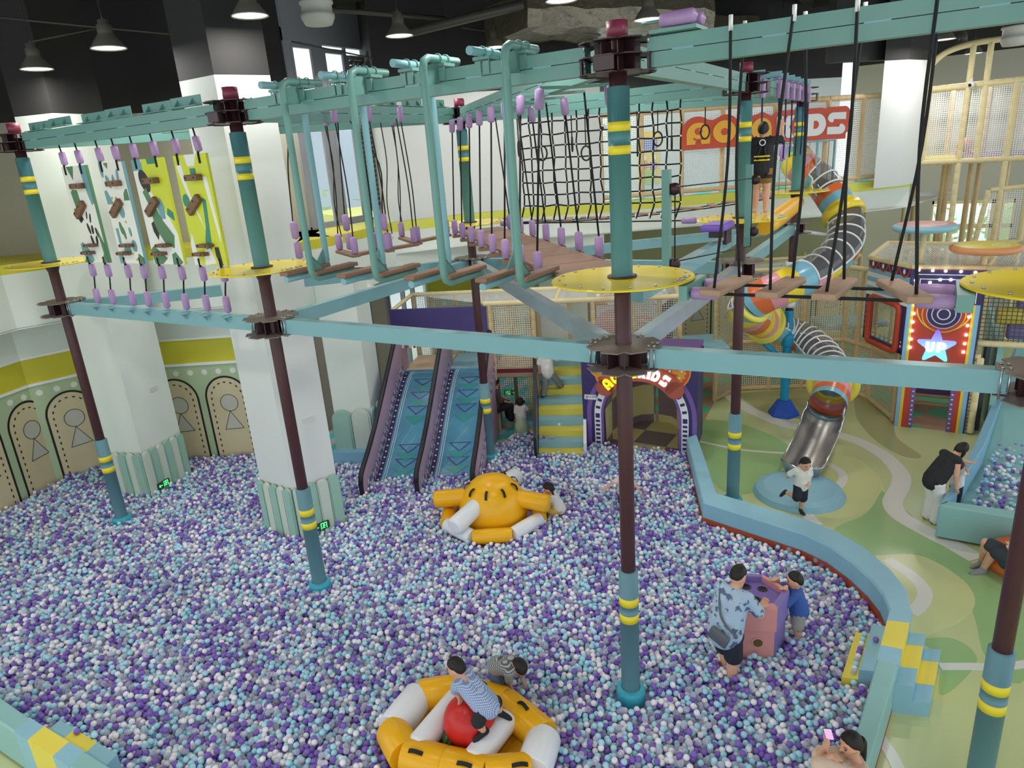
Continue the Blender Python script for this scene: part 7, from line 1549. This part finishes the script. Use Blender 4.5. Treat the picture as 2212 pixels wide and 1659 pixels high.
# reclining person on the bean bag
fx = lambda u, v, z: Pz(u, v, z)
hipc = fx(2192, 1210, .16); fdir = nrm(fx(2105, 1225, -.1)-hipc); fdir[2] = 0
person('person with grey socks and dark shorts reclining on the orange bean bag', (hipc[0], hipc[1], ZF), fdir, 1.65, None, darkp, darkp, greysock, 'short', .5, .8, .07, face=fdir+UP*.6, fup=UP-fdir*.5, world=dict(pel=hipc, che=hipc-fdir*.32+UP*.14, neck=hipc-fdir*.48+UP*.26, head=hipc-fdir*.58+UP*.36, shR=hipc-fdir*.42+UP*.18+np.cross(fdir, UP)*.17, shL=hipc-fdir*.42+UP*.18-np.cross(fdir, UP)*.17, elR=hipc-fdir*.2+UP*.16+np.cross(fdir, UP)*.24, elL=hipc-fdir*.2+UP*.16-np.cross(fdir, UP)*.24, haR=hipc+fdir*.02+UP*.2+np.cross(fdir, UP)*.12, haL=hipc+fdir*.02+UP*.2-np.cross(fdir, UP)*.12,
    hiR=hipc+np.cross(fdir, UP)*.09, hiL=hipc-np.cross(fdir, UP)*.09, knR=fx(2130, 1172, .28), knL=fx(2147, 1190, .2), anR=fx(2120, 1216, -.2), anL=fx(2122, 1231, -.2), toR=fx(2095, 1226, -.23), toL=fx(2097, 1238, -.23)))
# man at the game table with a shoulder bag
b = Pz(1566, 1452, -.02); mf = nrm(np.array([*(hc-b[:2]), 0]))
def bag(root, J, H, f, r):
    m = MB(); sh = J['shL']+UP*.06; hp = J['pel']+r*.14*H-f*.06*H-UP*.0; 
    m.tube(spline([J['shL']+UP*.055*H, lerp(J['shL'], hp, .4)-f*.1*H, hp+UP*.08-f*.03*H], 5), .014, 6); m.tube(spline([J['shL']+UP*.055*H, lerp(J['shL'], hp, .4)+f*.11*H, hp+UP*.08+f*.03*H], 5), .014, 6)
    bgc = J['pel']+r*.02*H-f*.13*H+UP*.03*H; m.rbox(bgc, (.26, .07, .17), .025, (nrm(r*.9-UP*.35), -f, nrm(UP*.9+r*.35))); m.build('shoulder_bag', mat('grey_bag', (92, 98, 106), .6), root)
hR = Pz(1648, 1304, .81); hL = Pz(1600, 1262, .81)
person('man in blue leaf-patterned shirt with grey bag leaning on the game table', (b[0], b[1], ZF), mf, 1.70, dict(pel=(0, -.02, .53), che=(0, .07, .72), neck=(0, .12, .815), head=(0, .16, .905), shR=(.11, .1, .785), shL=(-.11, .1, .785), elR=(.19, .14, .66), elL=(-.15, .2, .66), anL=(-.03, .1, .045), knL=(-.05, .08, .28)), aloha, navy_s, None, 'short', .8, .85, .068, world=dict(haR=hR+nrm(b-hR)*.08+UP*.03, haL=hL+nrm(b-hL)*.06+UP*.03, hdR=hR+UP*.0, hdL=hL), face=mf+CR*.3-UP*.25, fat=1.06, extra=bag)
b = Pz(1722, 1368, -.02); bf = nrm(np.array([*(hc-b[:2]), 0])); h1 = Pz(1668, 1254, .80); h2 = Pz(1688, 1272, .80)
person('boy in royal blue tee leaning on the pink rim of the game table', (b[0], b[1], ZF), bf+CF*.3, 1.2, dict(che=(0, .03, .71), neck=(0, .05, .80), head=(0, .06, .895), shR=(.1, .05, .775), shL=(-.1, .05, .775), elR=(.12, .2, .72), elL=(-.15, .18, .66)), bluetee, mottled('grey_short', (170, 166, 160), (160, 156, 150), 8, .8), None, 'short', .85, .75, .092, world=dict(haR=h1+bf*-.08+UP*.03, haL=h2+bf*-.07+UP*.03, hdR=h1, hdL=h2))
# boy on the red ball in the raft
pel = Pz(1050, 1522, .72); che = Pz(1016, 1484, .86); nk = Pz(998, 1462, .95); hd_ = Pz(986, 1443, 1.04); fr_ = nrm((che-pel)*np.array([1, 1, 0])); rr2 = np.array([fr_[1], -fr_[0], 0])
person('boy in blue gingham shirt and black shorts climbing over the red ball in the raft', (BC[0], BC[1], .03), fr_, 1.2, None, gingham, tee_black, mat('black_sock', (36, 36, 40), .9), 'short', .85, .85, .092, face=fr_-CF*.4-UP*.3, fup=UP+fr_*.3, world=dict(pel=pel, che=che, neck=nk, head=hd_, shR=nk+rr2*.12-UP*.03, shL=nk-rr2*.12-UP*.04, elR=nk+rr2*.2-UP*.18+fr_*.05, elL=Pz(984, 1492, .78), haL=Pz(992, 1508, .68), haR=Pz(1000, 1490, .66), hiR=pel+rr2*.06, hiL=pel-rr2*.06, knR=Pz(1072, 1518, .58), anR=Pz(1080, 1538, .40), knL=Pz(1032, 1562, .58), anL=Pz(1046, 1580, .42), toR=Pz(1094, 1546, .36), toL=Pz(1022, 1600, .36)))
# boy bending into the balls
pel = Pz(1076, 1438, .42); che = Pz(1098, 1436, .56); nk = Pz(1112, 1440, .58); hd_ = Pz(1120, 1440, .56); fb = nrm((nk-pel)*np.array([1, 1, 0])); rb2 = np.array([fb[1], -fb[0], 0])
person('boy in grey striped shirt bending down with both hands in the balls', (pel[0], pel[1], ZF), fb, 1.12, None, stripes, mottled('denim_shorts', (96, 116, 146), (84, 104, 136), 8, .8), None, 'short', .8, .6, .096, face=fb*.3-UP*.8-CF*.5, fup=fb+UP*.25, world=dict(pel=pel, che=che, neck=nk, head=hd_, shR=nk+rb2*.11-UP*.03, shL=nk-rb2*.11-UP*.02, elR=Pz(1100, 1472, .28), haR=Pz(1105, 1488, .06), elL=Pz(1126, 1462, .28), haL=Pz(1133, 1480, .06), hiR=pel+rb2*.06-UP*.02, hiL=pel-rb2*.06-UP*.02, knR=pel+rb2*.07-UP*.34+fb*.06, knL=pel-rb2*.07-UP*.34+fb*.06, anR=pel+rb2*.07-UP*.6, anL=pel-rb2*.07-UP*.6))
# girl with braids at the dome
b = Pz(1200, 1108, .0); gf = -CR*.95+CF*.1; h1, h2 = Pz(1157, 1072, .36), Pz(1171, 1087, .28)
person('girl with two black braids and white tee crouching at the yellow dome', (b[0], b[1], ZF), gf, 1.12, dict(pel=(0, -.06, .34), che=(0, .0, .50), neck=(0, .05, .6), head=(0, .09, .69), shR=(.1, .04, .57), shL=(-.1, .04, .57), elR=(.13, .16, .52), elL=(-.13, .16, .47), hiR=(.05, -.06, .32), knR=(.06, .1, .3), anR=(.06, -.05, .12), hiL=(-.05, -.06, .32), knL=(-.06, .1, .3), anL=(-.06, -.05, .12)), tee_white, mottled('mustard_short', (220, 188, 90), (210, 178, 80), 8, .8), None, 'up', .7, .8, .096, world=dict(haR=h1, haL=h2), tail=[(((.7, -.4, -.1), (.95, -.5, -.6), (.85, -.35, -1.3)), .26), (((-.7, -.4, -.1), (-.95, -.5, -.6), (-.85, -.35, -1.3)), .26)])
# child hidden behind the central pole, arms out
b = Pz(1350, 1092, .0); person('child in pale pink top with outstretched arms half hidden behind the central pole', (b[0], b[1], ZF), -CF, 1.02, dict(elR=(.22, .02, .74), haR=(.34, .05, .66), elL=(-.2, .0, .66), haL=(-.26, .05, .56)), mottled('pink_top', (232, 206, 200), (224, 198, 192), 8, .8), navy_s, None, 'short', .6, .7, .095)
# woman with a phone at the lower right
hd_ = Pd(1838, 1608, 6.25); base = np.array([hd_[0]+.05, hd_[1]-.12, ZF]); wf = -CR*.9+CF*.25; Hw = 1.6; wr = np.array([wf[1], -wf[0], 0]); wf = nrm(wf); wr = nrm(wr)
nk = hd_-UP*.19-wf*.08
phc = Pd(1790, 1585, 6.05)
def specs(root, J, H, f, r):
    h = .068*H; hd = J['head']; fc = nrm(wf*.8-CF*.45-UP*.35); fu = nrm(UP*.9-fc*fc.dot(UP*.9)); rt = np.cross(fc, fu); m = MB()
    for s in (-1, 1):
        c = hd+rt*s*h*.36+fc*h*1.0+fu*h*.0; m.tube([c+rt*h*.27*math.cos(a)+fu*h*.24*math.sin(a) for a in [2*PI*k/18 for k in range(18)]], .0022, 6, closed=True); m.tube([c+rt*s*h*.27, hd+rt*s*h*.86+fc*h*.1+fu*h*.05], .002, 6)
    m.build('glasses', mat('gold_wire', (180, 160, 140), .3, .8), root)
elR = Pd(1764, 1650, 6.0); 
root, J = person('woman in beige tee with ponytail and glasses resting on her arms with a phone', base, wf, Hw, None, beige_t, navy_s, None, 'up', .95, .9, .068, face=wf*.8-CF*.45-UP*.35, fup=UP, world=dict(head=hd_, neck=nk, che=nk-UP*.17-wf*.02, pel=nk-UP*.5-wf*.1, shR=nk-UP*.05-CF*.15-CR*.0, shL=nk-UP*.05+CF*.15, elR=elR, haR=Pd(1793, 1634, 6.1), hdR=Pd(1806, 1637, 6.15), elL=Pd(1768, 1632, 6.25), haL=Pd(1784, 1612, 6.15), hdL=Pd(1789, 1593, 6.1)), tail=[(((0, -.85, .15), (.1, -1.3, -.3), (.2, -1.6, -1.3), (.2, -1.75, -2.6)), .42)], extra=specs, vox=.0095)
px1 = nrm(CR*.9-CF*.25+UP*.1); pz1 = nrm(UP*.9-CR*.28-CF*.1); m = MB(); m.rbox(phc, (.07, .008, .15), .003, (px1, nrm(np.cross(pz1, px1)), pz1)); ph = m.build('phone', mat('phone_black', (24, 24, 28), .3), loc=[float(x) for x in phc]); tag(ph, 'dark smartphone with a pinkish lit screen held by the woman in beige', 'phone')
nv = nrm(np.cross(px1, pz1)); m = MB(); m.poly(rrect(-.031, -.071, .031, .071, .006), (phc, px1, pz1), .0045, .006, 0); m.build('screen', mat('phone_screen', (214, 168, 214), .3, emit=.5), ph)
# little girl in green dress
b = Pz(1128, 932, .0); person('little girl in white top and long pale green tulle skirt wading in the balls', (b[0], b[1], -.15), CF+CR*.1, 1.0, dict(elR=(.17, .05, .7), haR=(.25, .15, .68)), tee_white, None, None, 'up', .8, .5, .1, skirt=mottled('pale_green_tulle', (200, 220, 180), (188, 210, 166), 9, .8), tail=[(((.6, -.4, .3), (1.0, -.4, .25), (1.0, -.4, -.15)), .3), (((-.6, -.4, .3), (-1.0, -.4, .25), (-1.0, -.4, -.15)), .3)])
# climber on the stairs
fL = SA0+STA*5.6+nrm(SB0-SA0)*.12+UP*.75; fR = SA0+STA*6.5+nrm(SB0-SA0)*.55+UP*.9
pel = lerp(fL, fR, .3)+UP*.58; person('person in white tee and grey trousers climbing the soft stairs, head behind the strut', (pel[0], pel[1], .75), CF+CR*.5, 1.3, None, tee_white, greyt, navy_s, 'short', .8, 1.9, .08, world=dict(pel=pel, che=pel+UP*.27+CF*.02, neck=pel+UP*.40, head=pel+UP*.53, shR=pel+UP*.37+CR*.14, shL=pel+UP*.37-CR*.14, elR=pel+UP*.3+CR*.3, haR=pel+UP*.36+CR*.42, elL=pel+UP*.2-CR*.2, haL=pel+UP*.04-CR*.2, hiR=pel+CR*.06-UP*.02, hiL=pel-CR*.07-UP*.02, knR=lerp(pel, fR, .5)+CR*.05+UP*.03, knL=lerp(pel, fL, .5), anR=fR+UP*.05, anL=fL+UP*.05))
# seated adult seen under the deck
c = Pd(1068, 868, 17.6); person('seated adult in dark brown clothes seen under the beige deck', (c[0], c[1], c[2]-.62), CR*.6+CF*.2, 1.6, dict(pel=(0, 0, .3), che=(0, .02, .5), neck=(0, .02, .6), head=(0, .04, .69), shR=(.105, .02, .57), shL=(-.105, .02, .57), elR=(.14, .06, .44), elL=(-.14, .06, .44), haR=(.08, .18, .38), haL=(-.08, .18, .38), hiR=(.055, 0, .29), hiL=(-.055, 0, .29), knR=(.06, .22, .3), knL=(-.06, .22, .3), anR=(.06, .24, .06), anL=(-.06, .24, .06)), mottled('brown_top', (96, 78, 70), (86, 70, 62), 8, .8), tee_black, None, 'long', 1.3, 1.9, .068)
# ------------------------------------------------------------------ the balls
R_B = .037
poolP = [(-15.6, 2.5), (-17.1, 7.4), (-17.0, 8.2), (-13.5, 10.2), (-11.5, 10.3), tuple(Pz(722, 1000, .0)[:2]), tuple(Pz(812, 1000, .0)[:2]), (-9.9, 9.95), (-8.35, 11.9), (-8.3, 13.6), (-7.35, 13.95), (-7.05, 12.9), (-6.4, 13.3), (-6.3, 13.6), (-4.15, 13.9), I_[0], I_[1], I2[1]]+[z4(*q) for q in ins]+[ (wi[0]-.02, wi[1]), (si[0]-.02, si[1]), bi, (bi[0], 2.65), tuple(Q(2.2, 1.0)), tuple(Q(1.0, 1.0)), tuple(Q(0, 1.)), tuple(K(-60, 1462))]
PP = np.array(poolP)
def inside(P, X, Y):
    n = len(P); r = np.zeros(X.shape, bool); j = n-1
    for i in range(n):
        c = ((P[i, 1] > Y) != (P[j, 1] > Y)) & (X < (P[j, 0]-P[i, 0])*(Y-P[i, 1])/(P[j, 1]-P[i, 1]+1e-12)+P[i, 0]); r ^= c; j = i
    return r
rng = np.random.default_rng(5)
def lattice(sp_, z, jz, keep, jit, off=(0, 0)):
    x0, y0 = PP.min(0); x1, y1 = PP.max(0); ys = np.arange(y0, y1, sp_*.866); out = []
    for i, y in enumerate(ys):
        xs = np.arange(x0+(sp_/2 if i % 2 else 0), x1, sp_); out.append(np.stack([xs, np.full_like(xs, y)], 1))
    P = np.concatenate(out)+np.array(off); P = P+rng.normal(0, jit, P.shape); P = P[rng.random(len(P)) < keep]
    return np.concatenate([P, z+rng.normal(0, jz, (len(P), 1))], 1)
B_all = np.concatenate([lattice(.079, -.085, .008, 1, .008), lattice(.082, -.03, .012, .9, .012, (.035, .02)), lattice(.1, .026, .014, .42, .02, (.01, .05))])
ok = inside(PP, B_all[:, 0], B_all[:, 1])
gap = lambda P, d: P
def excl_circle(x, y, r):
    global ok; ok &= np.hypot(B_all[:, 0]-x, B_all[:, 1]-y) > r
def excl_poly(pts, grow=0.):
    global ok; p = np.array(pts, float); c = p.mean(0); v = p-c; p = c+v*(1+grow/np.maximum(np.hypot(v[:, 0], v[:, 1]), .01)[:, None]); ok &= ~inside(p, B_all[:, 0], B_all[:, 1])
for k in 'ABCEF': excl_circle(*POLE[k], .155 if k in 'ABE' else .25)
excl_poly(c2, .1); excl_poly(c1, .1); excl_circle(DC[0], DC[1], 1.0); excl_poly([p[:2] for p in rp_], .2); excl_poly(low, .02)
excl_poly([ia-out*1.5, ib-out*1.5, ib, ia], .02); excl_poly([Q(.2, 1), Q(1.27, 1), Q(1.27, 1.95), Q(.2, 1.95)], .02)
sl = [(SL0+ACR*a+RUN*s)[:2] for a, s in ((-.08, .9), (2.08, .9), (2.08, 4.2), (-.08, 4.2))]; excl_poly(sl)
stp = [(SA0+STA*.1)[:2], (SB0+STB*.1)[:2], (SB0+STB*9)[:2], (SA0+STA*9)[:2]]; excl_poly(stp, .04)
B_all = B_all[ok]
# frontier-of-frame culling: only what the photograph could plausibly see, with a margin
cam_z = B_all @ np.array([AX[2], AY[2], AZ[2]])-CAMZ*AZ[2]; uu = CX+FPX*(B_all @ np.array([AX[0], AY[0], AZ[0]])-CAMZ*AZ[0])/cam_z; vv = CY+FPX*(B_all @ np.array([AX[1], AY[1], AZ[1]])-CAMZ*AZ[1])/cam_z
m_ = (cam_z > 1) & (uu > -260) & (uu < 2500) & (vv < 1900); B_all, cam_z, uu, vv = B_all[m_], cam_z[m_], uu[m_], vv[m_]
kinds = rng.choice(4, len(B_all), p=[.25, .28, .25, .22])        # purple, pale blue, white, clear
# the 300 that show largest become things of their own
top = (B_all[:, 2] > -.012) & (uu > 8) & (uu < 2204) & (vv < 1650) & (vv > 1560)
occl = ((uu > 815) & (uu < 1215) & (vv > 1450)) | ((uu > 1340) & (uu < 1400)) | (uu > 1740) | (uu < 260)
idx = np.where(top & ~occl)[0]; idx = idx[np.argsort(cam_z[idx])][:300]
BM = []
for nm, c, kw in (('purple', (136, 104, 194), {}), ('pale_blue', (176, 226, 240), {}), ('white', (244, 242, 246), {}), ('clear', (214, 214, 232), dict(alpha=.42))):
    m = mat('ball_plastic_'+nm, c, .38, spec=.35, **kw); BM.append(m)
t_ = NT(BM[3]); lw = t_.new('ShaderNodeLayerWeight'); lw.inputs[0].default_value = .35; t_.l.new(t_.math('ADD', t_.math('MULTIPLY', lw.outputs['Facing'], .55), .36), t_.b.inputs['Alpha'])
def ico(name, ms, sub=3):
    bm = bmesh.new(); bmesh.ops.create_icosphere(bm, subdivisions=sub, radius=R_B); me = bpy.data.meshes.new(name); bm.to_mesh(me); bm.free(); me.materials.append(ms)
    for p in me.polygons: p.use_smooth = True
    return me
bmesh_ = [ico('pit_ball', m) for m in BM]
CN = ['purple', 'pale blue', 'white', 'clear see-through']
def one_ball(p, k, label, group=None):
    o = bpy.data.objects.new('pit_ball', bmesh_[k]); COL.objects.link(o); o.location = [float(x) for x in p]; return tag(o, label, 'ball', group)
for i in idx: one_ball(B_all[i], int(kinds[i]), '%s plastic ball on the surface of the near edge of the ball pool' % CN[int(kinds[i])], '%s pit balls at the near edge' % CN[int(kinds[i])])
rest = np.ones(len(B_all), bool); rest[idx] = False
stuff_p, stuff_k = B_all[rest], kinds[rest]
# right-hand lane balls
L_ = []
for _ in range(900):
    y = rng.uniform(12.35, 16.8); x0 = .65+(y-12.4)*.19; x = x0+.22+abs(rng.normal(0, .8)) if y < 15 else x0+.2+abs(rng.normal(0, .35))
    if y > 15 and rng.random() > .35: continue
    if y < g0[1]+(x-g0[0])*(g1[1]-g0[1])/(g1[0]-g0[0])+.12: continue
    if y < 12.8 and rng.random() > .5: continue
    L_.append((x, y, -.09+R_B*rng.choice([1., 1., 1.9])+max(0, (y-15)*.03)))
L_ = np.array(L_); keep = []
for i, p in enumerate(L_):
    if all(np.linalg.norm(p-L_[j]) > .064 for j in keep): keep.append(i)
L_ = L_[keep]
def ball_stuff(name, P, Kk, label):
    me = bpy.data.meshes.new(name); me.vertices.add(len(P)); me.vertices.foreach_set('co', P.astype('f').ravel()); at = me.attributes.new('kind', 'INT', 'POINT'); at.data.foreach_set('value', Kk.astype('i')); me.update()
    o = bpy.data.objects.new(name, me); COL.objects.link(o)
    ng = bpy.data.node_groups.new(name, 'GeometryNodeTree'); ng.interface.new_socket('Geometry', in_out='INPUT', socket_type='NodeSocketGeometry'); ng.interface.new_socket('Geometry', in_out='OUTPUT', socket_type='NodeSocketGeometry')
    gi, go = ng.nodes.new('NodeGroupInput'), ng.nodes.new('NodeGroupOutput'); jn = ng.nodes.new('GeometryNodeJoinGeometry'); na = ng.nodes.new('GeometryNodeInputNamedAttribute'); na.data_type = 'INT'; na.inputs[0].default_value = 'kind'
    for k in range(4):
        cmp = ng.nodes.new('FunctionNodeCompare'); cmp.data_type = 'INT'; cmp.operation = 'EQUAL'; a_in = [s for s in cmp.inputs if s.type == 'INT']; ng.links.new(na.outputs[0] if na.outputs[0].type == 'INT' else [s for s in na.outputs if s.type == 'INT'][0], a_in[0]); a_in[1].default_value = k
        s_ = ng.nodes.new('GeometryNodeMeshIcoSphere'); s_.inputs['Radius'].default_value = R_B; s_.inputs['Subdivisions'].default_value = 3
        sh = ng.nodes.new('GeometryNodeSetShadeSmooth'); sm = ng.nodes.new('GeometryNodeSetMaterial'); sm.inputs['Material'].default_value = BM[k]; ip = ng.nodes.new('GeometryNodeInstanceOnPoints')
        ng.links.new(s_.outputs[0], sh.inputs[0]); ng.links.new(sh.outputs[0], sm.inputs[0]); ng.links.new(sm.outputs[0], ip.inputs['Instance']); ng.links.new(gi.outputs[0], ip.inputs['Points']); ng.links.new(cmp.outputs[0], ip.inputs['Selection']); ng.links.new(ip.outputs[0], jn.inputs[0])
    ng.links.new(jn.outputs[0], go.inputs[0]); md = o.modifiers.new('balls', 'NODES'); md.node_group = ng
    tag(o, label, 'balls', kind='stuff')
    for m in BM: me.materials.append(m)
    return o
ball_stuff('pit_balls', stuff_p, stuff_k, 'mass of purple, pale blue, white and clear balls filling the big pool')
ball_stuff('lane_balls', L_, rng.choice(4, len(L_), p=[.3, .3, .25, .15]), 'loose balls gathered at the foot of the right-hand ramp lane')
mb = MB(); mb.poly([tuple(p) for p in poolP], ((0, 0, -.125), (1, 0, 0), (0, 1, 0)), 0, .0, 0); o = mb.build('floor_pool', mat('pool_floor', (150, 144, 184), .7)); o['kind'] = 'structure'
# single balls that lie apart
def put(u, v, z, k, label): p = Pz(u, v, z); one_ball(p, k, label)
one_ball(NB([*lerp(ia-out*.35, ib-out*.35, .38), .2+R_B]), 0, 'purple ball alone on the blue inner step of the right stairs')
put(166, 1580, .28+R_B, 0, 'purple ball alone on the yellow cross of the lower left step block')
put(204, 1588, .28+R_B, 1, 'pale mint ball at the edge of the yellow cross of the lower left step block')
for j, (a, k) in enumerate(((.08, 1), (.2, 1), (.3, 2), (.42, 0), (.5, 0), (.58, 2), (.66, 3), (.75, 1), (.84, 2), (.9, 3))):
    p = NB([*lerp(ia-out*1.02, ib-out*1.02, a), .06+R_B]); one_ball(p, k, '%s ball on the yellow low step, %s from its far end' % (CN[k], o_[j]))
for j, (u, v, k, zz) in enumerate(((1208, 917, 1, 3), (1167, 944, 3, 1), (1175, 944, 0, 1), (1188, 944, 3, 1), (1195, 944, 3, 1))):
    p = Pn(u, v, (SA0+STA*(zz+.2))-np.array([0, .06, 0]), (-.45, .89, 0)); p[2] = .15*zz+R_B; p2 = Pz(u, v, .15*zz+R_B)
    one_ball(p2, k, '%s ball on the soft staircase, %s' % (CN[k], ('alone on a blue step', 'leftmost of the row on the low step', 'the purple one of the row on the low step', 'third of the row on the low step', 'rightmost of the row on the low step')[j]))
for j, (u, v, k, lb) in enumerate(((938, 1524, 0, 'purple ball at the head of the raft'), (947, 1520, 2, 'white ball beside the purple one in the raft'), (955, 1522, 2, 'white ball near the crossbar inside the raft'), (934, 1548, 2, 'dull white ball under the pink one inside the raft'), (926, 1580, 1, 'pale blue ball low against the left crossbar in the raft'), (1102, 1564, 3, 'clear ball on the raft floor right of the boy'))): put(u, v, .035+R_B, k, lb)
p = Pz(944, 1538, .1); solo(MB().ball(p, .055, 18, 12), 'pink_ball', mat('pink_plastic', (240, 160, 160), .4), 'larger pink ball inside the left end of the raft', 'ball')
p = Pz(936, 1560, .08); m = MB(); 
for k in range(5): m.ball(p+np.array([.03*math.cos(k*1.3), .035*math.sin(k*1.3), .01*k]), .025, 10, 6)
solo(m, 'duck_toy', mat('toy_yellow', (238, 220, 70), .4), 'small lumpy yellow toy in the left end of the raft', 'toy')
for j, (u, v) in enumerate(((1292, 639), (1390, 632), (1434, 627))): p = Pz(u, v, RT+.06); solo(MB().ball(p, .05, 14, 8), 'roof_ball', white, 'white ball caught on the roof net of the tunnel, %s from the left' % o_[j], 'ball')
# ------------------------------------------------------------------ garden outside the windows
leafm = mottled('garden_leaves', (176, 206, 130), (206, 226, 164), 3, .8)
for j, (c, r) in enumerate((((-18.5, 17.5, 3.2), 2.2), ((-17.5, 15, 2.6), 1.6), ((-20, 20.5, 3.4), 2.6), ((-.5, 38, 1.0), 2.4), ((3.5, 39, 1.6), 2.8))):
    m = MB(); rj = random.Random(j)
    for k in range(200):
        a, b2 = rj.uniform(0, 2*PI), math.acos(rj.uniform(-1, 1)); q = r*rj.uniform(.6, 1.); p = np.array(c)+q*np.array([math.cos(a)*math.sin(b2), math.sin(a)*math.sin(b2), math.cos(b2)*.9]); d = nrm([rj.gauss(0, 1), rj.gauss(0, 1), rj.gauss(0, 1)]); e = nrm(np.cross(d, (.3, .5, .8))); s = rj.uniform(.15, .3); m.add([p-d*s, p+e*s*.5, p+d*s, p-e*s*.5], [(0, 1, 2, 3)])
    m.ball(c, r*.5, 14, 9, 0); solo(m, 'garden_shrub', leafm, ('leafy shrub outside the upper windows, the middle one', 'leafy shrub outside the upper windows, nearest the frame', 'leafy shrub outside the upper windows, farthest', 'leafy shrub outside the rear window on the left', 'leafy shrub outside the rear window on the right')[j], 'shrub')
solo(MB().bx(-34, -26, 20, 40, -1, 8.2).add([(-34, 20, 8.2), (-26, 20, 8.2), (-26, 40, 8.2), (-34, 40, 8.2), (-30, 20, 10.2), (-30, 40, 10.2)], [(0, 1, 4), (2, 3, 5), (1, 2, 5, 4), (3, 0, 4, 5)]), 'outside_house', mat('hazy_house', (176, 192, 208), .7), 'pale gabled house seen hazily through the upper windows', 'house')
